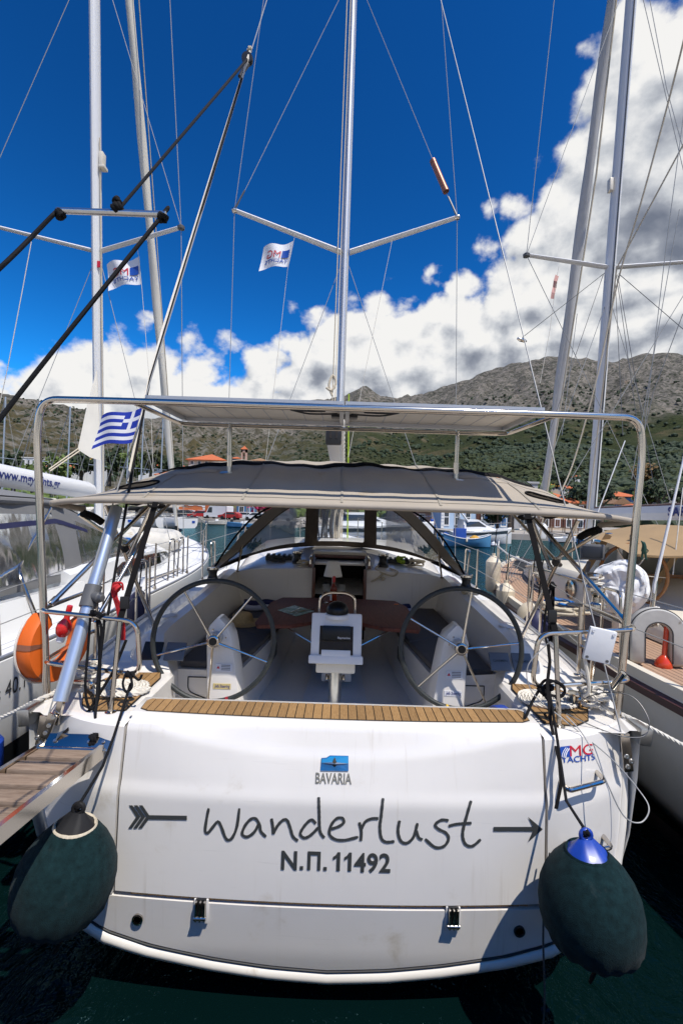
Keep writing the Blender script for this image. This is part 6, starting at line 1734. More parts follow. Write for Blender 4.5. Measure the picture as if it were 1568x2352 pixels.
# trunk cabin, coaming, windscreen
m = MB(); cs = []
def cR(y): return interp([(3.0, 1.05), (4.6, 1.08), (7.5, 1.08), (9.0, 0.85), (9.8, 0.55)], y)
def zR(y): return sinterp([(3.0, 1.62), (4.6, 1.66), (5.6, 1.78), (6.2, 1.90), (8.2, 1.92), (9.2, 1.82), (9.8, 1.66)], y)
for y in (2.4, 3.0, 4.0, 5.0, 5.8, 6.4, 7.4, 8.4, 9.2, 9.8):
    w, z = cR(y), zR(y); zd = zsR(y)+0.04
    cs.append([(RX-w-0.05, y, zd), (RX-w, y, z-0.06), (RX-w+0.06, y, z), (RX, y, z+0.05), (RX+w-0.06, y, z), (RX+w, y, z-0.06), (RX+w+0.05, y, zd)])
m.loft(cs); m.add(cs[0], [tuple(range(7))]); rc_ = m.build('cabin', 'cream_gel', ryt, 40)
m = MB(); m.tube([(RX-cR(y)-0.02, y, zR(y)-0.10) for y in (5.9, 6.5, 7.5, 8.6, 9.2)], 0.016, 6); m.build('grab_rail', 'steel', rc_)
for y in (6.75, 8.0):
    m = MB(); c = Vector((RX-cR(y)-0.035, y, 1.66)); m.lathe([(0.14, 0), (0.14, 0.02), (0.11, 0.03), (0.105, 0.01), (0, 0.012)], c, (-1, 0, 0), n=24); m.build('portlight', 'steel', rc_)
    m = MB(); m.lathe([(0.108, 0.016), (0, 0.02)], c, (-1, 0, 0), n=24); m.build('port_glass', 'window_pale', rc_)
m = MB(); m.add([(RX-1.0, 6.6, 1.90), (RX-1.0, 5.75, 1.84), (RX-0.92, 5.85, 2.42), (RX-0.95, 6.15, 2.40)], [(0, 1, 2, 3)]); m.add([(RX-1.0, 6.6, 1.90), (RX-0.95, 6.15, 2.40), (RX+0.9, 6.3, 2.45), (RX+0.95, 6.8, 1.93)], [(0, 1, 2, 3)]); ws = m.build('windscreen', 'gelcoat_side', rc_, 0)
m = MB(); m.add([(RX-1.008, 6.42, 1.94), (RX-1.008, 5.86, 1.92), (RX-0.945, 5.93, 2.32), (RX-0.965, 6.14, 2.32)], [(0, 1, 2, 3)]); m.build('screen_glass', 'window_pale', ws, 0)
m = MB(); m.lathe([(0, -0.05), (0.05, -0.04), (0.07, 0), (0.05, 0.05), (0, 0.06)], (RX-0.95, 6.1, 2.48), n=14); m.lathe([(0, -0.05), (0.045, -0.04), (0.06, 0), (0.05, 0.04), (0, 0.05)], (RX-1.08, 6.2, 2.36), n=14); m.build('horn_light', 'steel', rc_)
# awning over the cockpit
def awn(u, v):
    x = lerp(3.25, 6.1, u); y = lerp(4.75, 6.2, v)
    return (x, y+0.35*(1-min(1, u*3)), 2.34+0.31*math.sin(PI*lerp(0.0, 0.5, min(1, v*1.5)))**0.8*min(1, 0.45+u*1.6)+0.02*math.sin(x*5))
m = MB(); m.grid(awn, 40, 14); aw = m.build('awning', 'canvas_cream', ryt, 60)
m = MB(); m.tube([awn(u/20, 0) for u in range(21)], 0.018, 6); m.build('awning_hem', 'canvas_cream', aw)
for x in (3.35, 4.35, 5.4):
    m = MB(); m.ribbon([(x, 5.7, 2.52), (x-0.25, 5.9, 1.9)], 0.08, (0, -1, 0), 0.01); m.build('awning_post', 'canvas_cream', aw)
m = MB(); m.add([(3.4, 6.25, 1.95), (6.0, 6.25, 1.95), (6.0, 6.1, 2.40), (3.4, 6.1, 2.34)], [(0, 1, 2, 3)]); m.build('awning_window', 'window_pale', aw, 0)
m = MB(); m.rbox((4.9, 6.26, 1.95), (2.4, 0.05, 0.07), 0.01); m.build('window_sill', 'varnish', aw)
m = MB(); m.rbox((5.3, 5.4, 1.75), (1.7, 0.06, 0.22), 0.02); m.build('cockpit_seat_back', 'varnish', ryt)
# dark slab standing in for the shaded cockpit well
m = MB(); m.box((RX+0.3, 4.9, 1.66), (1.3, 1.0, 0.08)); m.build('cockpit_well', 'hollow_shade', ryt)
m = MB(); m.tube(arc_pts([(RX-0.55, 4.6, 1.78), (RX-0.5, 4.6, 1.86), (RX+0.9, 4.4, 1.86), (RX+1.0, 4.4, 1.76)], 0.04, 5), 0.016, 8); m.build('seat_rail', 'steel', ryt)
m = MB(); m.rbox((RX-0.15, 3.6, 1.69), (1.3, 0.55, 0.06), 0.02); m.build('seat_pad', 'canvas_white', ryt)
# wheel under a white cover
wc = thing('covered_wheel', 'steering wheel of the right yacht under a crumpled white cover', 'wheel cover', (3.38, 5.25, 1.4))
c0 = at(1421, 1348, 5.1); q = Matrix.Rotation(math.radians(-38), 3, 'Z')
def wcf(u, v):
    an = 2*PI*u; r = max(0.0, math.sin(PI*v)); d = -math.cos(PI*v)
    rr = 0.295*(1+0.06*math.sin(an*2+1)+0.10*noise.noise(Vector((math.cos(an)*1.3, math.sin(an)*1.3, 3.0))))*r**0.55
    k = noise.noise(Vector((math.cos(an)*rr*4, math.sin(an)*rr*4, v*2)))*0.07+noise.noise(Vector((math.cos(an)*rr*11, math.sin(an)*rr*11, v*3)))*0.035
    pv = Vector((math.cos(an)*rr*7, math.sin(an)*rr*7, d*1.5+2))
    k -= abs(noise.noise(pv))*0.10+abs(noise.noise(pv*2.1))*0.04
    return c0+q @ Vector((rr*math.cos(an)*0.95, d*0.10+k*0.8+0.05, rr*math.sin(an)*1.10))
m = MB(); m.grid(wcf, 60, 30); m.build('cover', 'canvas_white', wc, 28)
m = MB(); m.cyl((c0.x, c0.y, 1.42), (c0.x, c0.y, 1.65), 0.06, n=12); m.build('pedestal', 'cream_gel', wc)
# instruments
pl = thing('chart_plotter', 'grey chart plotter on an arm beside the white-covered wheel', 'chart plotter', tuple(at(1358, 1270, 5.6)))
m = MB(); m.rbox(at(1360, 1268, 5.6), (0.27, 0.07, 0.19), 0.015, Matrix.Rotation(-0.35, 3, 'Z') @ Matrix.Rotation(-0.2, 3, 'X')); m.build('case', 'grey_plastic', pl)
m = MB(); m.rbox(at(1360, 1268, 5.555), (0.22, 0.012, 0.14), 0.004, Matrix.Rotation(-0.35, 3, 'Z') @ Matrix.Rotation(-0.2, 3, 'X')); m.build('screen', 'black_plastic', pl)
m = MB(); m.tube([at(1352, 1290, 5.62), at(1345, 1330, 5.65)], 0.025, 8); m.build('arm', 'grey_plastic', pl)
m = MB(); o = m.rbox(at(1455, 1225+25, 5.5), (0.09, 0.05, 0.24), 0.02).build('dark_post', 'grey_plastic', None); tag(o, 'short dark grey post standing behind the white-covered wheel', 'post')
for k, (u, v, d, sc) in enumerate(((1362, 1340, 5.0, 1.25), (1372, 1378, 4.7, 1.0))):
    w = thing('winch', ('large polished winch wound with red-flecked rope on the right yacht', 'smaller polished winch in front of the white-covered wheel')[k], 'winch', tuple(at(u, v+18, d)))
    c = at(u, v+16, d)
    m = MB(); m.lathe([(0.085*sc, 0), (0.08*sc, 0.03*sc), (0.06*sc, 0.05*sc), (0.055*sc, 0.10*sc), (0.075*sc, 0.13*sc), (0.07*sc, 0.15*sc), (0, 0.155*sc)], c, n=24); m.build('drum', 'steel', w)
rope_heap(at(1362, 1345, 5.0), 0.10, 0.10, 0.10, 4, 0.011, 'red-flecked white rope turned round the large winch on the right yacht', 'rope_white', False, 31)
rope_heap(at(1300, 1412, 5.1), 0.28, 0.22, 0.10, 7, 0.014, 'heap of cream rope on the side deck of the right yacht', 'rope_cream', False, 33)
rope_heap(at(1285, 1400, 5.4), 0.20, 0.2, 0.10, 4, 0.014, 'blue rope on the side deck of the right yacht', 'rope_blue', False, 34)
paths = []
random.seed(5)
for k in range(7):
    dx = random.uniform(-9, 9); paths.append(bez([at(1268+dx*0.4, 1345, 4.3), at(1262+dx, 1400, 4.3), at(1258+dx, 1450, 4.3), at(1262+dx*0.5, 1485, 4.3)], 12))
rope_thing('hanging_rope', 'hank of black rope hanging on the guard rail of the right yacht', paths, 0.011, 'rope_black', [(at(1268, 1345, 4.3), 0.015)])
# horseshoe buoy, white
h, secs, line = horseshoe(at(1506, 1455, 4.15), 0.165, 0.135, 0.13, (0.97, -0.22, 0), (0, 0.03, 1), math.radians(5), math.radians(175), 'rubber_grey', 'white horseshoe lifebuoy with dark piping on the rail of the right yacht', legs=0.26)
for idx in (2, 4, 6, 0):
    m = MB(); m.tube([s[idx] for s in secs], 0.006, 5); m.build('piping', 'print_dark', h)
t = thing('marker_light', 'orange-red floating marker light hanging inside the white horseshoe lifebuoy', 'marker light', tuple(at(1523, 1530, 4.15)))
c = at(1523, 1530, 4.12)
m = MB(); m.lathe([(0.017, 0.36), (0.020, 0.35), (0.022, 0.10), (0.035, 0.085), (0.068, 0.04), (0.072, 0.0), (0.050, -0.05)], c, (0.05, 0, 1), n=20); m.build('float_body', 'orange_lens', t)
m = MB(); m.lathe([(0.055, -0.05), (0.05, -0.085), (0.03, -0.095), (0, -0.095)], c, (0.05, 0, 1), n=16); m.build('lens', 'white_plastic', t)
rope_heap(at(1495, 1440, 4.3), 0.07, 0.05, 0.20, 5, 0.009, 'white line bundled inside the white horseshoe lifebuoy', 'rope_white', False, 36)
# figure and ornaments at the wheel
fg = thing('bird_figurine', 'small dark bronze figurine standing beside the white-covered wheel', 'figurine', tuple(at(1485+90, 1245, 5.0)))
c = at(1487+90-12, 1260, 5.0)
c = at(1575-0, 1265, 5.0)
c = at(1575, 1272, 5.0)
# (the figurine stands on the cockpit sill right of the covered wheel)
c = at(1574 if False else 1572-0, 1272, 5.0)
fgp = at(1571-0, 1270, 5.0)
fgp = at(1573, 1270, 5.0)
c = at(2573/1.7417, 2240/1.7417, 5.0)
fg.location = c; WORLD[fg.name] = Matrix.Translation(c)
m = MB(); m.tube(bez([c+Vector((0, 0, 0.0)), c+Vector((0.012, 0, 0.05)), c+Vector((-0.004, 0, 0.10)), c+Vector((0.002, 0, 0.15)), c+Vector((-0.012, -0.02, 0.185))], 20), [0.02]+[0.022]*8+[0.018]*8+[0.012]*(len(bez([c]*5, 20))-17), 8) if False else m.tube([c+Vector((0.03, 0, 0)), c+Vector((0.02, 0, 0.06)), c+Vector((0, 0, 0.10)), c+Vector((0.004, 0, 0.15)), c+Vector((-0.006, 0, 0.185)), c+Vector((-0.035, 0, 0.21))], [0.009, 0.012, 0.028, 0.022, 0.018, 0.003], 8); m.tube([c+Vector((-0.02, 0, 0)), c+Vector((-0.015, 0, 0.06)), c+Vector((0, 0, 0.10))], [0.009, 0.011, 0.02], 8); m.tube([c+Vector((0.01, 0, 0.14)), c+Vector((0.05, 0, 0.10)), c+Vector((0.03, 0, 0.08))], 0.007, 6); m.build('body', 'bronze_green', fg, 60)
wr = thing('wooden_wheel', 'varnished wooden steering wheel rim behind the white cover', 'steering wheel', tuple(at(1480, 1300, 5.4)))
c = at(1452, 1320, 5.4); q = Matrix.Rotation(math.radians(-38), 3, 'Z')
m = MB(); m.tube([c+q @ Vector((0.34*math.cos(t_), 0, 0.36*math.sin(t_))) for t_ in [2*PI*k/48 for k in range(48)]], 0.02, 8, closed=True); m.build('rim', 'varnish', wr)
for k in range(6):
    m = MB(); m.tube([c, c+q @ Vector((0.33*math.cos(k*PI/3), 0, 0.35*math.sin(k*PI/3)))], 0.01, 6); m.build('spoke', 'steel', wr)
# rails of the right yacht
tops = []
for y in (3.5, 4.9, 6.2, 7.4, 8.6, 9.7, 10.5):
    x = RX-hbR(y)+0.07; m = MB(); m.cyl((x, y, zsR(y)+0.03), (x, y, zsR(y)+0.68), 0.013, n=8); m.lathe([(0.035, 0), (0.02, 0.05)], (x, y, zsR(y)+0.04), n=8); m.build('stanchion', 'steel', ryt); tops.append((x, y, zsR(y)+0.66))
m = MB(); m.tube([(tops[0][0], 2.5, tops[0][2])]+tops, 0.0045, 5); m.tube([(tops[0][0], 2.5, tops[0][2]-0.3)]+[(x, y, z-0.3) for x, y, z in tops], 0.0045, 5); m.build('life_line', 'wire', ryt)
m = MB(); m.tube([tops[i] for i in (2, 3, 4, 5)], 0.016, 6); m.build('padded_line', 'sail_cover_grey', ryt)
m = MB(); m.tube(arc_pts([(tops[-1][0], 10.5, 1.65), (tops[-1][0], 10.5, 2.3), (RX-0.15, 11.6, 2.4), (RX+0.15, 11.6, 2.4), (RX+0.8, 10.5, 2.3), (RX+0.8, 10.5, 1.65)], 0.15, 5), 0.0145, 8); m.build('bow_rail', 'steel', ryt)
m = MB(); m.tube(arc_pts([(RX-1.87, 4.3, 1.42), (RX-1.88, 4.32, 2.02), (RX-1.88, 4.6, 2.02), (RX-1.88, 4.62, 1.42)], 0.07, 5), 0.014, 8); m.build('gate_stanchion', 'steel', ryt)
# rig of the right yacht
rm, rmp = mast_thing(ryt, (RX, 8.38, 1.9), (RX, 7.1, 17.0), 0.076, 0.105, 'mast_white', [(7.12, 1.45, 0.15), (12.0, 1.2, 0.1)], (RX-1.62, 8.0, 1.5), track='wire_dark')
m = MB(); m.tube([rmp(2.2)+Vector((-0.13, -0.1, 0)), rmp(7.0)+Vector((0.0, -0.2, 0)), (RX+1.2, 5.2, 11.0)], 0.013, 6); m.build('halyard', 'rope_cream', rm)
m = MB(); m.rbox(rmp(8.45)+Vector((-0.12, -0.02, 0)), (0.06, 0.10, 0.22), 0.015); m.build('mast_light', 'cream_gel', rm)
m = MB()
for a, b_ in (((1390, 625), (1195, 778)), ((1385, 630), (1255, 1010)), ((1415, 630), (1470, 1020)), ((1418, 630), (1500, 1110)), ((1420, 628), (1620, 800)), ((1412, 632), (1430, 1000))):
    m.tube([at(*a, 8.0), at(*b_, 7.4)], 0.0055, 5)
m.build('running_rigging', 'wire_dark', rm)
m = MB()
for pts_ in ([(1492, 0, 7.0), (1530, 200, 7.0), (1590, 420, 7.0)], [(1570, 260, 6.4), (1530, 560, 6.6), (1478, 1000, 6.9), (1470, 1110, 7.0)], [(1560, 480, 6.8), (1500, 820, 7.0), (1450, 1100, 7.2)],
             [(1568, 720, 6.0), (1500, 900, 6.4), (1475, 1010, 6.6)], [(1300, 760, 8.0), (1262, 1000, 8.0), (1240, 1140, 8.0)], [(1325, 720, 8.2), (1290, 1000, 8.2)]):
    m.tube([at(*q_) for q_ in pts_], 0.0055, 5)
m.build('thin_stay', 'wire', rm)
m = MB(); m.tube(bez([at(1575, 70, 6.2), at(1530, 250, 6.6), at(1470, 470, 7.0), at(1420, 640, 7.4), at(1372, 860, 7.6), at(1320, 1050, 7.8), at(1290, 1125, 7.8)], 40), 0.0125, 6); m.build('twisted_line', 'rope_cream', rm)
m = MB(); m.lathe([(0.01, -0.09), (0.03, -0.05), (0.035, 0.02), (0.02, 0.07)], at(1197, 780, 7.4), (-1, 0, 0.3), n=10); m.build('shroud_block', 'steel', rm)
furled(ryt, (RX, 10.35, 2.72), (RX, 7.0, 16.8), 0.095, 'sail_cover_grey', drum=False)
dr = MB(); dr.lathe([(0.09, -0.30), (0.12, -0.28), (0.16, -0.12), (0.15, 0.0), (0.10, 0.06), (0.05, 0.08)], (RX, 10.40, 2.52), n=18); dr.build('furler_drum', 'mast_white', ryt)
m = MB(); m.tube([(RX, 10.45, 1.6), (RX, 10.4, 2.3)], 0.03, 8); m.build('forestay_foot', 'rope_cream', ryt)
m = MB(); m.tube([(RX-0.28, 9.9, 1.8), (RX-0.10, 8.3, 9.0), (RX, 7.2, 16.5)], 0.018, 6); m.build('inner_stay', 'rope_cream', ryt)
m = MB(); b0 = Vector((RX, 4.4, 2.86)); b1 = Vector((RX, 8.15, 2.80))
m.loft([[b0.lerp(b1, t)+Vector((x, 0, z)) for x, z in ((-0.07, -0.10), (0.07, -0.10), (0.09, 0), (0.07, 0.10), (-0.07, 0.10), (-0.09, 0))] for t in (0, 1)], closed=True, cap=True); rb_ = m.build('boom', 'mast_white', ryt, 20)
m = MB(); m.tube([b0+Vector((0, 0, 0.115)), b1+Vector((0, 0, 0.115))], 0.02, 6); m.build('boom_top_line', 'rub_strake', rb_)
m = MB(); text_on(m, 'SAR', lambda x, z: Vector((RX-0.094, 6.22-x, 2.79+z)), 0.03, width=0.34, height=0.12); m.build('boom_lettering', 'print_navy', rb_, 0)
m = MB(); m.tube([at(1500, 1390, 4.6), at(1502, 1345, 4.6), at(1568, 1060, 4.75), at(1640, 700, 5.0)], [0.012, 0.017, 0.010, 0.009], 8); m.build('backstay', 'mast_white', ryt)
m = MB(); m.cyl(at(1497, 1395, 4.6), at(1505, 1335, 4.61), 0.022, n=8); m.build('stay_turnbuckle', 'steel', ryt)
m = MB(); m.tube([at(1568, 1120, 5.2), at(1545, 1320, 5.0)], 0.006, 5); m.build('sheet', 'rope_white', ryt)
# whip aerial and other thin lines
o = MB().tube([at(1372, 1178, 5.6), at(1435, 1012, 5.7)], 0.007, 6)
o = o.build('boat_hook', 'mast_white', None); tag(o, 'white pole leaning diagonally in front of the hillside at the right', 'pole')
# fenders over the rail of the right yacht
def small_fender(c, r, h, mm, label):
    t = thing('hanging_fender', label, 'fender', tuple(c)); 
    m = MB(); m.lathe([(0.02, -h/2), (r*0.7, -h/2+0.02), (r, -h/2+r*0.6), (r, h/2-r*0.7), (r*0.6, h/2-0.02), (0.03, h/2+0.02), (0.03, h/2+0.06)], c, n=18); m.build('body', mm, t)
    m = MB(); m.tube([Vector(c)+Vector((0, 0, h/2+0.05)), Vector(c)+Vector((0.05, 0, h/2+0.6))], 0.008, 5); m.build('lanyard', 'rope_black', t)
small_fender(at(1132, 1320, 8.2), 0.13, 0.65, 'fender_white', 'yellowed white fender hanging nearest the bow of the right yacht')
small_fender(at(1160, 1385, 7.2), 0.14, 0.6, 'fender_white', 'grubby white fender hanging amidships on the right yacht')
small_fender(at(1215, 1430, 5.9), 0.15, 0.5, 'fender_white', 'pale fender hanging behind the right steering wheel')
small_fender(at(1232, 1447, 5.2), 0.15, 0.42, 'vinyl_navy', 'dark blue fender hanging between the right and centre yachts')
for u, v, d, lab in ((318, 1400, 5.2, 'dark blue fender wedged between the left and centre yachts'), (-40, 1745, 3.2, 'blue fender just showing at the left edge below the mooring rope')):
    small_fender(at(u, v, d), 0.12, 0.4, 'vinyl_navy' if u > 0 else 'vinyl_blue', lab)
# ================================================================== hills
RIDGE = [(-500, 905), (-200, 890), (0, 898), (66, 916), (150, 929), (240, 939), (330, 958), (450, 962), (560, 948), (690, 926), (740, 915), (800, 905), (822, 890), (838, 885), (856, 893), (872, 905),
         (960, 906), (1050, 881), (1130, 851), (1200, 832), (1290, 815), (1400, 827), (1480, 815), (1568, 810), (1800, 820), (2200, 860)]
AZEL = []
for u_, v_ in RIDGE:
    p_ = at(u_, v_, 1000.0)
    AZEL.append((math.atan2(p_.x, p_.y), math.atan2(p_.z-CAM_Z, math.hypot(p_.x, p_.y))))
AZEL = [(-1.45, 0.10), (-1.15, 0.18)]+[a for a in AZEL if -1.1 < a[0] < 1.05]+[(1.15, 0.20), (1.45, 0.12)]
def hill(az, d):
    """ground height at bearing az and distance d from the quay"""
    el = sinterp(AZEL, az)
    dr = interp([(-1.4, 800), (-0.35, 950), (-0.1, 1300), (0.2, 1500), (1.4, 1500)], az)
    k = d/dr
    fr = interp([(0.06, 0.0), (0.10, 0.02), (0.16, 0.13), (0.28, 0.34), (0.45, 0.53), (0.65, 0.68), (0.82, 0.84), (0.95, 0.985), (1.0, 1.0), (1.08, 0.99), (1.3, 0.86), (2, 0.5)], k)
    z = math.tan(el*fr)*d
    x, y = d*math.sin(az), d*math.cos(az)
    amp = interp([(0.12, 0), (0.3, 1), (1, 1)], k)
    rock = interp([(0.45, 0.15), (0.7, 1.0), (1.2, 1.0)], k)
    n = noise.fractal(Vector((x*0.004, y*0.004, 1.3)), 1.0, 2.1, 5)*16*amp*(0.45+0.55*rock)
    r = abs(noise.fractal(Vector((x*0.011, y*0.007, 4.1)), 0.9, 2.2, 6))
    n -= r*36*amp*rock
    n2 = noise.fractal(Vector((x*0.03, y*0.03, 7.7)), 0.9, 2.2, 4)*9*amp*rock
    edge = interp([(0.9, 1), (1.0, 0.55), (1.1, 1)], k)
    return max(0.8, z+(n+n2)*edge+interp([(0.4, 0), (1, 7)], k)*rock)
def hill_mat():
    m = bpy.data.materials.new('hillside'); m.use_nodes = True
    t = m.node_tree; b = NB(t); p = t.nodes['Principled BSDF']
    p.inputs['Roughness'].default_value = 0.95; p.inputs['Specular IOR Level'].default_value = 0.1
    g = b.n('NewGeometry'); pos = g.outputs['Position']
    sep = b.n('SeparateXYZ'); b.link(pos, sep.inputs[0]); nz = b.n('SeparateXYZ'); b.link(g.outputs['Normal'], nz.inputs[0])
    n1 = b.noise(pos, 0.012, 6, 0.65); n2 = b.noise(b.vmath('MULTIPLY', pos, (1, 1, 0.4)), 0.05, 6, 0.7, 0.4); n3 = b.noise(pos, 0.22, 5, 0.75)
    rock = b.ramp(n2, [(0.32, (0.034, 0.032, 0.024)), (0.44, (0.108, 0.098, 0.080)), (0.60, (0.25, 0.222, 0.185)), (0.72, (0.20, 0.138, 0.085))])
    rock = b.mix(b.smooth(n3, 0.42, 0.62, 0.0, 0.65), rock, (0.060, 0.062, 0.055, 1))
    soil = b.ramp(n3, [(0.3, (0.060, 0.052, 0.024)), (0.7, (0.125, 0.095, 0.052))])
    green = b.ramp(n3, [(0.30, (0.014, 0.022, 0.007)), (0.52, (0.034, 0.042, 0.015)), (0.72, (0.066, 0.070, 0.030))])
    # how much rock: steep and high; the left hill is barer than the right one
    left = b.smooth(sep.outputs[0], -250.0, 120.0, 1.0, 0.0)
    hgt = b.math('ADD', sep.outputs[2], b.math('MULTIPLY', b.math('SUBTRACT', n1, 0.5), 190.0))
    hgt = b.math('MULTIPLY_ADD', left, 45.0, hgt)
    rk = b.smooth(hgt, 150.0, 245.0)
    steep = b.smooth(nz.outputs[2], 0.80, 0.62)
    rk = b.math('MAXIMUM', rk, b.math('MULTIPLY', steep, b.smooth(hgt, 80.0, 140.0)))
    grass = b.mix(b.smooth(n1, 0.52, 0.68), green, soil)
    grass = b.mix(b.math('MULTIPLY', left, 0.75), grass, b.mix(b.smooth(n2, 0.45, 0.55), soil, rock))
    c = b.mix(rk, grass, rock)
    # scattered dark shrubs
    vo = b.n('TexVoronoi', feature='F1'); vo.inputs['Scale'].default_value = 0.11; vo.inputs['Randomness'].default_value = 1.0
    b.link(b.vmath('ADD', pos, b.vmath('MULTIPLY', b.vmath('SUBTRACT', pos, pos), (0, 0, 0))), vo.inputs['Vector'])
    sh = b.math('MULTIPLY', b.smooth(vo.outputs['Distance'], 0.42, 0.26), b.smooth(b.noise(pos, 0.02, 3), 0.32, 0.52))
    c = b.mix(b.math('MULTIPLY', sh, 0.85), c, (0.022, 0.030, 0.014, 1))
    b.link(c, p.inputs['Base Color'])
    bn = b.n('Bump'); bn.inputs['Strength'].default_value = 0.9; bn.inputs['Distance'].default_value = 6.0
    b.link(b.math('ADD', n2, b.math('MULTIPLY', n3, 0.4)), bn.inputs['Height']); b.link(bn.outputs[0], p.inputs['Normal'])
    MATS['hillside'] = m
hill_mat()
DS = [95*(1.033**i) for i in range(100)]
AZ = [lerp(-1.25, 1.25, i/330) for i in range(331)]
m = MB()
vs = [(d*math.sin(a), d*math.cos(a), hill(a, d)) for d in DS for a in AZ]
na = len(AZ)
m.add(vs, [(j*na+i, j*na+i+1, (j+1)*na+i+1, (j+1)*na+i) for j in range(len(DS)-1) for i in range(na-1)])
structure(m.build('hills', 'hillside', None, 180))

# ================================================================== land by the harbour
mat('quay_stone', (0.34, 0.31, 0.27), 0.9, var=0.2, vscale=0.6, bump=0.3, bscale=8)
mat('earth', (0.22, 0.18, 0.12), 0.95, var=0.3, vscale=0.2)
mat('leaf_olive', (0.050, 0.060, 0.028), 0.9, spec=0.1, var=0.6, vscale=0.06)
mat('leaf_dark', (0.020, 0.036, 0.010), 0.75, var=0.45, vscale=0.5)
mat('leaf_bright', (0.085, 0.125, 0.022), 0.75, var=0.40, vscale=0.5)
mat('leaf_pink', (0.42, 0.03, 0.11), 0.8, var=0.35, vscale=0.8)
mat('leaf_rust', (0.16, 0.095, 0.03), 0.8, var=0.35, vscale=0.4)
mat('bark', (0.10, 0.075, 0.055), 0.9, var=0.3, vscale=3)
m = MB()
quay_edge = [(-140, 84), (-30, 84), (-24, 82), (-9, 80), (-6, 76), (12, 76), (14, 57), (24, 55), (70, 50), (140, 50)]
top = [(x, y, 0.7) for x, y in quay_edge]+[(140, 130, 0.9), (-140, 130, 0.9)]
m.add(top, [tuple(range(len(top)))])
m.loft([[(x, y, 0.7) for x, y in quay_edge], [(x, y-0.05, -0.6) for x, y in quay_edge]])
structure(m.build('quay', 'quay_stone', None, 0))
m = MB()
m.add([(-12, -25, 1.05), (12, -25, 1.05), (12, 1.25, 1.05), (-12, 1.25, 1.05), (-12, 1.25, -0.6), (12, 1.25, -0.6)], [(0, 1, 2, 3), (3, 2, 5, 4)])
structure(m.build('pier', 'quay_stone', None, 0))

# ---- vegetation helpers
def leaf_crown(m, c, rx, ry, rz, n, s, seed):
    rnd = random.Random(seed); c = Vector(c)
    lobes = []
    for k in range(7):
        an = rnd.uniform(0, 2*PI); lobes.append((Vector((math.cos(an)*rx*0.5*rnd.random()**0.5, math.sin(an)*ry*0.5*rnd.random()**0.5, rz*rnd.uniform(-0.35, 0.5))), rnd.uniform(0.42, 0.68)))
    for k in range(n):
        o, f = lobes[k % 7]
        d = Vector((rnd.gauss(0, 1), rnd.gauss(0, 1), rnd.gauss(0, 1))).normalized()*(rnd.random()**0.35)
        p = c+o+Vector((d.x*rx*f, d.y*ry*f, d.z*rz*f))
        a = Vector((rnd.gauss(0, 1), rnd.gauss(0, 1), rnd.gauss(0, 1))).normalized(); b_ = a.orthogonal().normalized(); ss = s*rnd.uniform(0.6, 1.4)
        m.add([p-a*ss, p+b_*ss*0.6, p+a*ss, p-b_*ss*0.6], [(0, 1, 2, 3)])
def tree(u, v, d, h, r, leaf, label, name='tree', n=520, grp=None, s=None):
    base = at(u, v, d); g = base.z
    t = thing(name, label, 'tree', tuple(base), grp)
    m = MB(); m.tube([base+Vector((0, 0, -1.5)), base+Vector((0.1, 0, h*0.3)), base+Vector((0.0, 0.1, h*0.62))], [r*0.12, r*0.09, r*0.04], 8)
    for k in range(4):
        an = k*1.7+u; m.tube([base+Vector((0.05, 0, h*0.28)), base+Vector((math.cos(an)*r*0.5, math.sin(an)*r*0.5, h*0.6))], [r*0.06, r*0.02], 6)
    m.build('trunk', 'bark', t)
    m = MB(); leaf_crown(m, base+Vector((0, 0, h*0.60)), r, r, h*0.46, n, s or r*0.13, int(u*7+v)); m.build('crown', leaf, t, 0)
    return t

# ---- houses
random.seed(3)
mat('roof_tile', (0.50, 0.13, 0.045), 0.85, var=0.18, vscale=1.5, bump=0.4, bscale=3)
mat('roof_tile_brown', (0.30, 0.17, 0.09), 0.85, var=0.2, vscale=1.5)
mat('roof_yellow', (0.72, 0.36, 0.05), 0.8, var=0.1, vscale=1)
mat('wall_orange', (0.58, 0.16, 0.055), 0.9, var=0.06, vscale=0.6)
mat('wall_beige', (0.56, 0.46, 0.35), 0.9, var=0.08, vscale=0.5)
mat('wall_white', (0.72, 0.71, 0.68), 0.9, var=0.05, vscale=0.5)
mat('wall_blue', (0.44, 0.58, 0.74), 0.9, var=0.05, vscale=0.5)
mat('wall_deepblue', (0.13, 0.24, 0.44), 0.9, var=0.08, vscale=0.5)
mat('wall_green', (0.58, 0.65, 0.48), 0.9, var=0.05, vscale=0.5)
mat('wall_pink', (0.56, 0.36, 0.28), 0.9, var=0.06, vscale=0.5)
mat('wall_grey', (0.40, 0.40, 0.40), 0.9, var=0.08, vscale=0.5)
mat('wall_stone', (0.30, 0.25, 0.19), 0.95, var=0.35, vscale=2.5, bump=0.6, bscale=4)
mat('shutter_blue', (0.05, 0.16, 0.34), 0.7)
mat('shutter_brown', (0.10, 0.035, 0.022), 0.7)
mat('pane_dark', (0.03, 0.04, 0.05), 0.15, coat=0.4)
mat('trim_white', (0.76, 0.76, 0.75), 0.7)
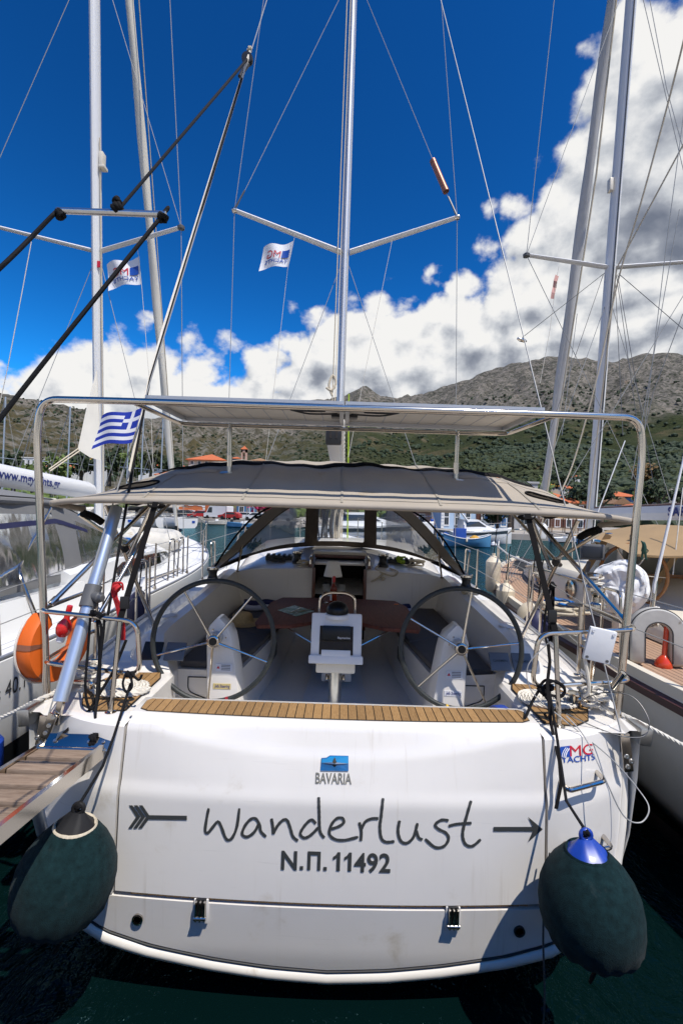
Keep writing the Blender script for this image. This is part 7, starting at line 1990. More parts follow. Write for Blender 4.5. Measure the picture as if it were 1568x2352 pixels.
def house(name, label, u0, u1, vb, vt, d, depth, wallm, roofm, floors, cols, hip=True, over=0.5, rh=None, shutters=None, balc=False, door=False, turn=0.0, cat='house', pane='pane_dark', quoins=False, winh=0.55, grp=None):
    a = at(u0, vb, d); b_ = at(u1, vb, d); t_ = at((u0+u1)/2, vt, d)
    cx, w = (a.x+b_.x)/2, b_.x-a.x; zb = min(a.z, b_.z); h = t_.z-zb
    zb = min(zb, 0.7) if d < 105 else zb; h = t_.z-zb; rz = Matrix.Rotation(turn, 3, 'Z'); base = Vector((cx, d+depth/2, zb))
    T = thing(name, label, cat, tuple(base), grp)
    L = lambda x, y, z: base+rz @ Vector((x, y, z))
    rh = rh if rh is not None else (min(w, depth)*0.22 if hip else 0.0)
    hw = h-rh
    m = MB(); m.box(base+Vector((0, 0, hw/2-2.0)), (w, depth, hw+4), rz); wall = m.build('wall', wallm, T, 0)
    if roofm:
        m = MB(); e = over
        P = [L(-w/2-e, -depth/2-e, hw), L(w/2+e, -depth/2-e, hw), L(w/2+e, depth/2+e, hw), L(-w/2-e, depth/2+e, hw)]
        if hip == 'gable': R1, R2 = L(0, -depth/2-e, hw+rh), L(0, depth/2+e, hw+rh); fs = [(0, 1, 4), (1, 2, 5, 4), (2, 3, 5), (3, 0, 4, 5)]
        elif w > depth: R1, R2 = L(-w/2+depth/2, 0, hw+rh), L(w/2-depth/2, 0, hw+rh); fs = [(0, 1, 5, 4), (1, 2, 5), (2, 3, 4, 5), (3, 0, 4)]
        else: R1, R2 = L(0, -depth/2+w/2, hw+rh), L(0, depth/2-w/2, hw+rh); fs = [(0, 1, 4), (1, 2, 5, 4), (2, 3, 5), (3, 0, 4, 5)]
        k = 0.18
        m.add(P+[R1, R2], fs); m.add(P+[p+Vector((0, 0, -k)) for p in P], [(0, 1, 5, 4), (1, 2, 6, 5), (2, 3, 7, 6), (3, 0, 4, 7), (7, 6, 5, 4)])
        roof = m.build('roof', roofm, T, 0)
    else:
        m = MB(); m.box(L(0, 0, hw+0.15), (w+0.3, depth+0.3, 0.3), rz); m.build('roof', wallm, T, 0)
    fh = hw/floors
    for f in range(floors):
        for c in range(cols):
            x = -w/2+w*(c+0.5)/cols; z0 = f*fh+fh*(0.52 if winh < 0.7 else 0.5); ww = min(1.1, w/cols*0.42); wh = fh*winh
            if door and f == 0 and c == door-1: 
                m = MB(); m.box(L(x, -depth/2-0.03, fh*0.42), (ww*1.1, 0.1, fh*0.84), rz); m.build('door', 'shutter_brown', T, 0); continue
            m = MB(); m.box(L(x, -depth/2-0.02, z0), (ww+0.18, 0.10, wh+0.18), rz); wn = m.build('window', 'trim_white', T, 0)
            m = MB()
            for sx in (-1, 1):
                for sz in ((-0.31, 0.31) if winh > 0.6 else (0,)):
                    m.box(L(x+sx*ww*0.235, -depth/2-0.075, z0+sz*wh*0.77), (ww*0.42, 0.02, wh*(0.42 if winh > 0.6 else 0.88)), rz)
            m.build('pane', shutters if (shutters and (c+f) % 3 == 1) else pane, wn, 0)
            if shutters:
                m = MB()
                for sx in (-1, 1): m.box(L(x+sx*(ww/2+0.30), -depth/2-0.05, z0), (0.42, 0.06, wh), rz)
                m.build('shutter', shutters, wn, 0)
        if balc and f > 0:
            m = MB(); m.box(L(0, -depth/2-0.6, f*fh), (w*0.94, 1.2, 0.16), rz); bl = m.build('balcony', 'trim_white', T, 0)
            m = MB(); nb = int(w*0.94/0.35)
            for k in range(nb+1): m.box(L(-w*0.47+k*w*0.94/nb, -depth/2-1.15, f*fh+0.5), (0.04, 0.04, 0.9), rz)
            m.box(L(0, -depth/2-1.15, f*fh+0.97), (w*0.94, 0.06, 0.06), rz); m.build('railing', 'wire_dark', bl, 0)
    if quoins:
        for sx in (-1, 1):
            m = MB()
            for k in range(int(hw/0.5)): m.box(L(sx*(w/2-0.2-(0.1 if k % 2 else 0)), -depth/2-0.03, 0.25+k*0.5), (0.62 if k % 2 else 0.42, 0.1, 0.40), rz)
            m.build('quoin', 'trim_white', T, 0)
    return T
H = house
# left waterfront and slope
H('townhouse', 'orange townhouse with white quoins behind the white van', 405, 470, 1192, 1100, 92, 10, 'wall_orange', 'roof_tile', 3, 3, quoins=True, shutters='trim_white')
H('townhouse', 'tall plain beige house to the left of the orange townhouse', 356, 402, 1190, 1080, 100, 10, 'wall_beige', 'roof_tile', 3, 2)
H('townhouse', 'grey-beige apartment house with balconies right of the orange townhouse', 474, 540, 1190, 1085, 96, 10, 'wall_beige', None, 3, 3, hip=False, balc=True, shutters='shutter_brown')
H('stone_house', 'rubble stone house with blue window frames left of the hood', 542, 590, 1190, 1110, 96, 9, 'wall_stone', 'roof_tile', 2, 2, shutters='shutter_blue')
H('hotel', 'long beige hotel with bright orange hipped roof above the left of the canopy', 432, 515, 1085, 1038, 170, 16, 'wall_beige', 'roof_tile', 2, 5, balc=True, over=0.9, cat='building')
H('villa', 'long low villa with wide orange roof left of the hotel', 318, 412, 1086, 1050, 165, 14, 'wall_white', 'roof_tile', 1, 6, over=1.0)
H('villa', 'house with a yellow roof behind the left mast', 176, 212, 1084, 1048, 150, 10, 'wall_white', 'roof_yellow', 1, 3, over=0.7)
H('villa', 'white house with orange roof at the far left edge of the hill town', 0, 34, 1096, 1048, 160, 10, 'wall_beige', 'roof_tile', 2, 3)
H('villa', 'flat-roofed white house right of the far left edge', 48, 82, 1092, 1052, 150, 9, 'wall_white', None, 2, 3, hip=False)
H('villa', 'small orange-roofed house below the left boom', 108, 150, 1100, 1062, 140, 9, 'wall_white', 'roof_tile', 1, 3)
H('chapel', 'small pink chapel with tiled roof above the canopy', 530, 552, 1075, 1048, 175, 8, 'wall_deepblue', 'roof_tile', 1, 2, cat='chapel')
bt_ = thing('bell_tower', 'little pink bell tower with arch and tiled cap beside the chapel', 'bell tower', tuple(at(560, 1075, 172)))
c = at(560, 1075, 172)
m = MB(); 
for sx in (-0.75, 0.75): m.box(c+Vector((sx, 0, 2.5)), (0.55, 1.6, 9.0))
m.box(c+Vector((0, 0, 0)), (2.0, 1.6, 4)); m.box(c+Vector((0, 0, 6.4)), (2.05, 1.6, 1.2)); m.build('tower_wall', 'wall_pink', bt_, 0)
m = MB(); m.add([c+Vector((-1.3, -1.1, 7.0)), c+Vector((1.3, -1.1, 7.0)), c+Vector((1.3, 1.1, 7.0)), c+Vector((-1.3, 1.1, 7.0)), c+Vector((0, 0, 8.4))], [(0, 1, 4), (1, 2, 4), (2, 3, 4), (3, 0, 4)]); m.build('tower_cap', 'roof_tile', bt_, 0)
m = MB(); m.lathe([(0.4, 0), (0.25, 0.5), (0.05, 0.7)], c+Vector((0, 0, 4.6)), n=10); m.build('bell', 'copper', bt_)
H('villa', 'dark-roofed modern house with solar panels right of the bell tower', 576, 612, 1078, 1050, 165, 9, 'wall_white', 'roof_tile_brown', 1, 3)
# centre, seen through the hood windows
H('villa', 'low house with red roof among trees behind the left hood window', 610, 655, 1185, 1160, 100, 8, 'wall_white', 'roof_tile', 1, 3)
H('townhouse', 'pale pink house behind the right hood window', 905, 950, 1192, 1120, 96, 9, 'wall_pink', 'roof_tile', 2, 3)
H('townhouse', 'brown and beige town house left of the pale blue building', 955, 1008, 1203, 1090, 76, 9, 'wall_pink', 'roof_tile', 3, 2, balc=True)
# right waterfront
H('town_hall', 'pale blue neoclassical building with tall white windows on the right waterfront', 1012, 1110, 1212, 1085, 68, 12, 'wall_blue', 'roof_tile', 2, 4, winh=0.72, door=4, quoins=True, cat='building')
H('townhouse', 'second blue building with shutters beside the palm trunk', 1113, 1170, 1212, 1090, 69, 11, 'wall_blue', 'roof_tile', 2, 2, winh=0.7, shutters='shutter_blue', balc=True)
H('garage', 'plain pale garage building with a wide door', 1172, 1232, 1212, 1110, 70, 10, 'wall_grey', None, 2, 1, hip=False)
H('tavern', 'tavern house with tiled roof behind the parasols', 1240, 1345, 1205, 1130, 78, 10, 'wall_beige', 'roof_tile', 2, 4, shutters='shutter_brown')
H('villa', 'blue house with orange hipped roof on the right slope', 1398, 1462, 1160, 1126, 190, 13, 'wall_deepblue', 'roof_tile', 2, 3, over=0.9)
H('villa', 'pale green gabled house below the blue house', 1408, 1448, 1172, 1141, 140, 9, 'wall_green', 'roof_tile_brown', 2, 2, hip='gable', shutters='shutter_blue', over=0.4, rh=2.2)
H('villa', 'house under a brown tiled roof beside the right mast', 1375, 1407, 1170, 1142, 150, 9, 'wall_beige', 'roof_tile_brown', 1, 2)
H('villa', 'broad orange roof just above the right boom', 1436, 1515, 1175, 1156, 120, 10, 'wall_beige', 'roof_tile', 1, 3, over=0.8)
H('apartment_block', 'beige apartment block with balconies at the right edge of the slope', 1518, 1600, 1170, 1122, 180, 14, 'wall_beige', None, 3, 5, hip=False, balc=True, cat='building')
H('villa', 'grey house with orange roof left of the apartment block', 1464, 1512, 1160, 1134, 200, 10, 'wall_grey', 'roof_tile', 2, 3)
H('villa', 'long white house with red roof right of the blue house, higher up', 1462, 1540, 1138, 1120, 260, 10, 'wall_white', None, 1, 6, hip=False)
H('villa', 'white villa alone among the olive trees', 1320, 1345, 1106, 1090, 300, 10, 'wall_white', 'roof_tile', 2, 3)
H('villa', 'house with a yellow pyramid roof behind the canopy corner', 1264, 1290, 1130, 1110, 180, 8, 'wall_beige', 'roof_yellow', 1, 2)
H('villa', 'small orange-roofed house right of the yellow roof', 1292, 1325, 1132, 1114, 200, 8, 'wall_white', 'roof_tile', 1, 3)
H('villa', 'white house under the right mast', 1330, 1352, 1150, 1124, 170, 8, 'wall_white', 'roof_tile', 2, 2)
# ---- trees of the waterfront
TREES = [(30, 1125, 120, 9, 5.0, 'leaf_dark', 'dark bushy tree under the left boom'), (75, 1130, 118, 8, 5, 'leaf_bright', 'bright green tree behind the left arch post'), (130, 1128, 120, 9, 5, 'leaf_bright', 'leafy tree left of the left mast'),
         (185, 1115, 125, 9, 5, 'leaf_dark', 'dark tree just left of the left mast'), (250, 1105, 128, 10, 5.5, 'leaf_dark', 'broad dark tree right of the left mast'), (300, 1110, 130, 9, 5, 'leaf_bright', 'green tree below the low villa'),
         (345, 1100, 130, 8, 4.5, 'leaf_olive', 'grey-green olive tree below the low villa'), (400, 1105, 130, 7, 4.5, 'leaf_dark', 'dark tree left of the hotel'),
         (508, 1190, 90, 5, 2.4, 'leaf_bright', 'small bright tree between van and stone house'), (640, 1190, 96, 9, 4.5, 'leaf_dark', 'dark tree behind the left hood window'), (668, 1192, 94, 9, 4.5, 'leaf_bright', 'bright tree beside the hood frame'),
         (608, 1188, 92, 5, 3.2, 'leaf_pink', 'bush of magenta blossom behind the left hood window'), (740, 1195, 92, 9, 5, 'leaf_dark', 'dark tree behind the middle hood window'), (800, 1195, 95, 10, 5, 'leaf_olive', 'olive tree right of the mast behind the hood'),
         (850, 1195, 92, 9, 4.5, 'leaf_bright', 'green tree behind the frame of the right hood window'), (890, 1195, 94, 10, 5, 'leaf_dark', 'tall dark tree behind the right hood window'),
         (1140, 1225, 64, 4.5, 2.6, 'leaf_dark', 'round dark bush in front of the blue buildings'), (1250, 1200, 74, 7, 3.2, 'leaf_bright', 'green tree left of the tavern'), (1330, 1205, 80, 8, 4, 'leaf_dark', 'dark tree behind the right canopy tubes'),
         (1380, 1185, 110, 8, 5, 'leaf_dark', 'tree below the brown-roofed house'), (1490, 1178, 118, 8, 5, 'leaf_bright', 'bright tree above the right boom'), (1510, 1176, 115, 8, 4.5, 'leaf_dark', 'dark tree right of the bright one above the boom'),
         (1560, 1180, 120, 9, 5, 'leaf_dark', 'dark tree at the right edge above the boom'), (1290, 1135, 170, 10, 6, 'leaf_dark', 'dark tree beside the yellow roof'), (1365, 1130, 190, 10, 7, 'leaf_dark', 'wide dark tree behind the right mast'),
         (1480, 1125, 240, 14, 8, 'leaf_rust', 'rust-coloured tree on the right slope'), (1505, 1122, 240, 14, 9, 'leaf_dark', 'dark tree beside the rust-coloured one')]
for i, (u, v, d, h, r, lf, lb) in enumerate(TREES): tree(u, v, d, h, r, lf, lb, n=420, grp='trees along the waterfront')
pt = thing('palm_tree', 'palm with thick shaggy trunk between the blue buildings', 'palm tree', tuple(at(1172, 1222, 62)))
c = at(1172, 1222, 62)
m = MB(); m.tube([c+Vector((0, 0, -0.5)), c+Vector((0, 0, 1)), c+Vector((0.05, 0, 4)), c+Vector((0, 0, 6))], [0.5, 0.42, 0.45, 0.5], 12); m.build('trunk', 'bark', pt)
for k in range(14):
    an = k*2*PI/14; m = MB(); pts = [c+Vector((math.cos(an)*r_, math.sin(an)*r_, 6+1.3*math.sin(r_*0.9)-0.12*r_*r_)) for r_ in (0, 0.8, 1.6, 2.4, 3.0)]
    m.ribbon(pts, 0.5, (math.sin(an)*0.3, math.cos(an)*0.3, 1)); m.build('frond', 'leaf_dark', pt, 0)
# ---- olive groves and scrub on the slopes (nobody could count them)
def grove(name, label, boxes, mname, seed):
    rnd = random.Random(seed); m = MB()
    ico = [(0, 0, 1), (0.89, 0, 0.45), (0.28, 0.85, 0.45), (-0.72, 0.53, 0.45), (-0.72, -0.53, 0.45), (0.28, -0.85, 0.45), (0.72, 0.53, -0.45), (-0.28, 0.85, -0.45), (-0.89, 0, -0.45), (-0.28, -0.85, -0.45), (0.72, -0.53, -0.45)]
    fs = [(0, 1, 2), (0, 2, 3), (0, 3, 4), (0, 4, 5), (0, 5, 1), (1, 6, 2), (2, 7, 3), (3, 8, 4), (4, 9, 5), (5, 10, 1), (6, 7, 2), (7, 8, 3), (8, 9, 4), (9, 10, 5), (10, 6, 1)]
    for a0, a1, d0, d1, n, r0, r1, dens in boxes:
        for k in range(n):
            a = rnd.uniform(a0, a1); d = math.sqrt(rnd.uniform(d0*d0, d1*d1)); x, y = d*math.sin(a), d*math.cos(a)
            if noise.noise(Vector((x*0.012, y*0.012, seed)))+rnd.uniform(-0.5, 0.5) < dens: continue
            r = rnd.uniform(r0, r1); z = hill(a, d)
            m.add([(x+p[0]*r*rnd.uniform(0.75, 1.25), y+p[1]*r*rnd.uniform(0.75, 1.25), z+r*0.45+p[2]*r*0.8*rnd.uniform(0.75, 1.25)) for p in ico], fs)
    o = m.build(name, mname, None, 0); tag(o, label, None, kind='stuff'); return o
grove('olive_grove', 'grey-green olive groves covering the lower right slope', [(0.12, 0.75, 220, 560, 9500, 1.3, 3.0, -0.15), (0.30, 0.75, 160, 260, 1500, 1.2, 2.6, -0.2), (-0.1, 0.2, 300, 650, 1200, 1.0, 2.2, 0.1)], 'leaf_olive', 2)
grove('dark_wood', 'dark evergreen wood and scrub on the slopes', [(0.15, 0.80, 180, 620, 6000, 1.4, 3.8, 0.0), (-0.75, -0.2, 150, 330, 900, 1.4, 2.6, 0.1), (-0.85, 0.0, 320, 900, 2600, 1.2, 2.8, 0.05), (0.0, 0.8, 560, 1250, 3600, 1.8, 4.4, 0.15), (0.3, 0.75, 120, 190, 260, 1.8, 3.2, 0.1)], 'leaf_dark', 5)
grove('green_scrub', 'fresh green trees behind the left quay', [(-0.75, -0.1, 112, 170, 420, 1.6, 3.0, 0.0), (0.05, 0.25, 105, 170, 200, 1.6, 3.0, 0.0)], 'leaf_bright', 9)

# ================================================================== boats across the harbour
def far_yacht(label, loc, rz, L=11.5, first=None):
    if first is not None:
        return copy_thing(first, loc, rz, label)
    t = thing('moored_yacht', label, 'sailing yacht', (0, 0, 0), 'white yachts moored along the left quay')
    hbf = lambda y: interp([(0, 1.75), (4, 2.0), (7, 1.8), (9.5, 1.0), (11.2, 0.15), (11.5, 0.03)], y); zsf = lambda y: lerp(1.25, 1.55, y/11.5)
    m = MB(); secs = []
    for i in range(13):
        y = L*i/12; b = hbf(y); s_ = zsf(y)
        half = [(b, s_), (b, s_*0.6), (b*0.93, 0.3), (b*0.7, -0.05), (0, -0.2)]
        secs.append([(-x, y, z) for x, z in half]+[(x, y, z) for x, z in reversed(half[:-1])])
    m.loft(secs); m.add(secs[0], [tuple(range(len(secs[0])))]); m.build('hull', 'gelcoat_side', t, 40)
    m = MB(); m.loft([[(-hbf(L*i/12), L*i/12, zsf(L*i/12)), (0, L*i/12, zsf(L*i/12)+0.08), (hbf(L*i/12), L*i/12, zsf(L*i/12))] for i in range(13)]); m.build('deck', 'nonslip', t, 40)
    m = MB(); m.loft([[(-1.2*k, y, 1.3), (-1.1*k, y, z), (0, y, z+0.1), (1.1*k, y, z), (1.2*k, y, 1.3)] for y, k, z in ((3.5, 1, 1.8), (5, 1, 1.9), (7.5, 0.8, 1.8), (8.6, 0.5, 1.45))], cap=True); m.build('cabin', 'gelcoat_side', t, 40)
    m = MB(); m.loft([[(-1.5, 0.6, 2.6), (0, 0.6, 2.85), (1.5, 0.6, 2.6)], [(-1.5, 2.6, 2.7), (0, 2.6, 2.95), (1.5, 2.6, 2.7)]]); m.build('bimini', 'canvas_taupe', t, 60)
    m = MB(); m.loft([[(-1.3, 3.2, 1.75), (-1.1, 3.1, 2.6), (1.1, 3.1, 2.6), (1.3, 3.2, 1.75)], [(-1.1, 4.8, 1.8), (-0.9, 4.5, 2.0), (0.9, 4.5, 2.0), (1.1, 4.8, 1.8)]]); m.build('sprayhood', 'canvas_grey', t, 60)
    m = MB(); m.cyl((0, 5.2, 1.8), (0, 5.0, 14.5), 0.09, n=8); ms = m.build('mast', 'pole_alu', t)
    m = MB(); m.cyl((-1.2, 5.0, 7.6), (1.2, 5.0, 7.6), 0.035, n=6); m.build('spreader', 'pole_alu', ms)
    m = MB()
    for s_ in (-1, 1): m.tube([(s_*1.9, 5, 1.4), (s_*1.2, 5, 7.6), (0, 5, 14.3)], 0.012, 4)
    m.tube([(0, 11.4, 1.6), (0, 5.0, 14.4)], 0.05, 6); m.tube([(0, 0.1, 1.3), (0, 5, 14.4)], 0.012, 4); m.build('stay', 'wire', ms)
    m = MB(); m.tube([(0, 1.2, 3.1), (0, 5.0, 3.0)], 0.13, 8); m.build('boom', 'sail_white', t)
    m = MB(); m.tube(arc_pts([(-1.6, 2, 1.3), (-1.65, 0.1, 1.9), (1.65, 0.1, 1.9), (1.6, 2, 1.3)], 0.2, 4), 0.03, 6); m.build('push_pit', 'steel', t)
    m = MB(); m.tube(bez([(-0.75, 8.2, 1.95), (-0.8, 6.4, 2.0), (0, 5.9, 2.1), (0.8, 6.4, 2.0), (0.75, 8.2, 1.95)], 20), 0.26, 8); m.build('dinghy', 'hypalon', t)
    m = MB(); m.box((1.0, -0.02, 0.8), (0.5, 0.02, 0.3)); m.build('stern_mark', 'logo_blue', t)
    t.location = loc; t.rotation_euler = (0, 0, rz)
    return t
spots = [(430, 1213, 58, 'nearest the van, last of the white yachts moored at the left quay'), (383, 1214, 58, 'second from the van of the white yachts at the left quay'), (350, 1215, 57, 'third from the van of the white yachts at the left quay'),
         (280, 1217, 55, 'white yacht at the left quay seen between canopy strut and left mast'), (212, 1219, 53, 'white yacht at the left quay partly behind the left mast'), (140, 1222, 51, 'white yacht at the left quay behind the left hood'), (60, 1226, 49, 'white yacht at the left quay at the far left')]
first = None
for u, v, d, lb in spots:
    p = at(u, v, d); p.z = 0
    lab = lb if lb.startswith('white') else 'white yacht '+lb
    o = far_yacht(lab, p, math.radians(62), first=first)
    if first is None: first = o
# extra tall masts on the left (yachts behind the hood)
for i, (u, vt, d) in enumerate(((123, 838, 34), (28, 950, 60), (245, 930, 58), (287, 905, 50), (490, 975, 70))):
    pass

def motor_yacht(name, label, loc, rz, L, W_, hz, hullm, stripe, fly, cat='motor yacht'):
    t = thing(name, label, cat, (0, 0, 0))
    hbf = lambda y: W_*interp([(0, 0.92), (0.4, 1.0), (0.7, 0.85), (0.9, 0.42), (1.0, 0.03)], y/L); zsf = lambda y: hz*interp([(0, 0.78), (0.4, 0.88), (1, 1.15)], y/L)
    m = MB(); secs = []
    for i in range(15):
        y = L*i/14; b = hbf(y); s_ = zsf(y)
        half = [(b, s_), (b*0.97, s_*0.6), (b*0.85, 0.25), (b*0.6, -0.1), (0, -0.2)]
        secs.append([(-x, y, z) for x, z in half]+[(x, y, z) for x, z in reversed(half[:-1])])
    m.loft(secs); m.add(secs[0], [tuple(range(len(secs[0])))]); hl = m.build('hull', hullm, t, 40)
    m = MB()
    for s_ in (-1, 1): m.loft([[(s_*hbf(y)*1.0+s_*0.012, y, zsf(y)*0.9), (s_*hbf(y)*0.985+s_*0.012, y, zsf(y)*0.70)] for y in [L*(0.1+0.8*i/12) for i in range(13)]])
    m.build('hull_stripe', stripe, hl, 40)
    m = MB(); m.loft([[(-hbf(L*i/14), L*i/14, zsf(L*i/14)-0.02), (0, L*i/14, zsf(L*i/14)+0.1), (hbf(L*i/14), L*i/14, zsf(L*i/14)-0.02)] for i in range(15)]); m.build('deck', 'gelcoat_side', t, 40)
    m = MB(); z0 = zsf(L*0.4)
    m.loft([[(-W_*0.75*k, y, z0), (-W_*0.6*k, y, z0+hh), (0, y, z0+hh*1.06), (W_*0.6*k, y, z0+hh), (W_*0.75*k, y, z0)] for y, k, hh in ((L*0.18, 1, 1.1), (L*0.42, 1, 1.15), (L*0.55, 0.95, 0.65), (L*0.75, 0.7, 0.15))], cap=True); cb = m.build('cabin', 'gelcoat_side', t, 40)
    m = MB()
    for s_ in (-1, 1): m.add([(s_*(W_*0.70)+s_*0.02, L*0.22, z0+0.45), (s_*(W_*0.62)+s_*0.02, L*0.22, z0+0.95), (s_*(W_*0.62)+s_*0.02, L*0.42, z0+0.98), (s_*(W_*0.66)+s_*0.02, L*0.54, z0+0.48)], [(0, 1, 2, 3)])
    m.add([(-W_*0.55, L*0.435, z0+1.13), (W_*0.55, L*0.435, z0+1.13), (W_*0.58, L*0.55, z0+0.68), (-W_*0.58, L*0.55, z0+0.68)], [(0, 1, 2, 3)]); m.build('cabin_glass', 'pane_dark', cb, 0)
    if fly:
        m = MB(); m.tube(arc_pts([(-W_*0.7, L*0.25, z0+0.9), (-W_*0.6, L*0.12, z0+2.0), (W_*0.6, L*0.12, z0+2.0), (W_*0.7, L*0.25, z0+0.9)], 0.4, 5), 0.10, 8); m.build('radar_arch', 'grey_plastic' if fly == 2 else 'gelcoat_side', t)
        m = MB(); m.loft([[(-W_*0.6, L*0.02, z0+1.8), (0, L*0.02, z0+2.1), (W_*0.6, L*0.02, z0+1.8)], [(-W_*0.6, L*0.3, z0+1.9), (0, L*0.3, z0+2.2), (W_*0.6, L*0.3, z0+1.9)]]); m.build('canopy', 'vinyl_navy' if fly == 2 else 'canvas_taupe', t, 60)
    m = MB()
    for s_ in (-1, 1): m.tube([(s_*hbf(y)*0.95, y, zsf(y)+0.6) for y in [L*(0.5+0.48*i/8) for i in range(9)]], 0.022, 5)
    m.build('bow_rail', 'steel', t)
    t.location = loc; t.rotation_euler = (0, 0, rz)
    return t
p = at(722, 1244, 40); p.z = 0
motor_yacht('motor_yacht', 'big white motor yacht with navy canopy seen through the hood windows', p, math.radians(-86), 10.6, 1.75, 1.75, 'gelcoat_side', 'pane_dark', 2)
p = at(1030, 1240, 46); p.z = 0
motor_yacht('motor_cruiser', 'white motor cruiser with dark hull stripe behind the blue fishing boat', p, math.radians(-84), 6.6, 1.3, 1.35, 'gelcoat_side', 'pane_dark', 1, 'motor boat')
# blue wooden fishing boat
p = at(1015, 1251, 40); p.z = 0
fb = thing('fishing_boat', 'blue wooden fishing boat with blue cabin and yellow nets', 'fishing boat', (0, 0, 0))
mat('boat_blue', (0.10, 0.30, 0.52), 0.5, var=0.1, vscale=2); mat('boat_blue_deep', (0.015, 0.07, 0.34), 0.5, var=0.15, vscale=3); mat('net_yellow', (0.55, 0.30, 0.05), 0.9, var=0.3, vscale=8)
m = MB(); secs = []; L = 4.3
for i in range(13):
    y = L*i/12; k = i/12; b = 0.78*math.sin(PI*lerp(0.10, 0.97, k))**0.6; s_ = 0.72+0.55*(2*k-1)**2*0.75
    secs.append([(-b, y, s_), (-b*0.9, y, s_*0.5), (-b*0.55, y, 0.02), (0, y, -0.1), (b*0.55, y, 0.02), (b*0.9, y, s_*0.5), (b, y, s_)])
m.loft(secs); m.build('hull', 'boat_blue', fb, 40)
m = MB(); m.loft([[(s[0][0]*0.95, s[0][1], s[0][2]-0.12), (s[6][0]*0.95, s[6][1], s[6][2]-0.12)] for s in secs]); m.build('deck', 'cream_gel', fb, 40)
m = MB()
for i in (0, 6): m.tube([s[i] for s in secs], 0.035, 6)
m.build('gunwale', 'trim_white', fb)
m = MB(); m.rbox((0, 1.55, 1.12), (0.75, 0.95, 0.95), 0.04); m.build('cabin', 'boat_blue_deep', fb)
m = MB(); m.lathe([(0, -0.1), (0.5, 0), (0.4, 0.2), (0.15, 0.34), (0, 0.36)], (0, 2.9, 0.65), n=14); m.build('net_pile', 'net_yellow', fb)
m = MB(); m.cyl((0, 1.9, 0.9), (0, 1.9, 1.9), 0.04); m.cyl((-0.3, 0.3, 1.05), (0.3, 0.3, 1.05), 0.16); m.build('winch_post', 'boat_blue_deep', fb)
m = MB(); m.lathe([(0.03, 0.2), (0.09, 0.1), (0.09, -0.12), (0.02, -0.2)], (0.82, 1.9, 0.6), n=10); m.build('float', 'fender_white', fb)
fb.location = p; fb.rotation_euler = (0, 0, math.radians(-86))
# small open boats along the quays
def skiff(label, u, v, d, rz, L, hullm, motor=True):
    p = at(u, v, d); p.z = 0
    t = thing('skiff', label, 'small boat', (0, 0, 0), 'small boats along the quay'); m = MB(); secs = []
    for i in range(9):
        k = i/8; b = 0.8*interp([(0, 0.85), (0.5, 1), (0.85, 0.6), (1, 0.05)], k); s_ = 0.5+0.25*k
        secs.append([(-b, L*k, s_), (-b*0.85, L*k, 0.1), (0, L*k, -0.1), (b*0.85, L*k, 0.1), (b, L*k, s_)])
    m.loft(secs); m.add(secs[0], [tuple(range(5))]); m.build('hull', hullm, t, 40)
    m = MB(); m.loft([[(s[0][0]*0.85, s[0][1], 0.3), (s[4][0]*0.85, s[4][1], 0.3)] for s in secs]); m.build('floor', 'nonslip', t)
    m = MB(); m.rbox((0, L*0.45, 0.6), (0.6, 0.5, 0.6), 0.08); m.build('console', 'gelcoat_side', t)
    if motor:
        m = MB(); m.rbox((0, -0.2, 0.8), (0.35, 0.4, 0.5), 0.08); m.cyl((0, -0.2, 0.7), (0, -0.15, -0.2), 0.08); m.build('outboard', 'black_plastic', t)
    t.location = p; t.rotation_euler = (0, 0, rz)
skiff('small grey-white motorboat below the white van', 535, 1209, 68, math.radians(-80), 4.2, 'rubber_grey')
skiff('little white dinghy left of the motorboat at the quay', 478, 1206, 74, math.radians(-70), 3.0, 'hypalon', False)
skiff('blue and white open boat below the stone house', 588, 1209, 66, math.radians(80), 4.5, 'boat_blue')
skiff('white open boat at the tavern quay', 1268, 1226, 52, math.radians(-75), 4.2, 'gelcoat_side')
skiff('blue open boat at the tavern quay', 1332, 1230, 50, math.radians(-80), 4.2, 'boat_blue')
skiff('grey inflatable at the right quay', 1305, 1222, 54, math.radians(-60), 3.5, 'hypalon')
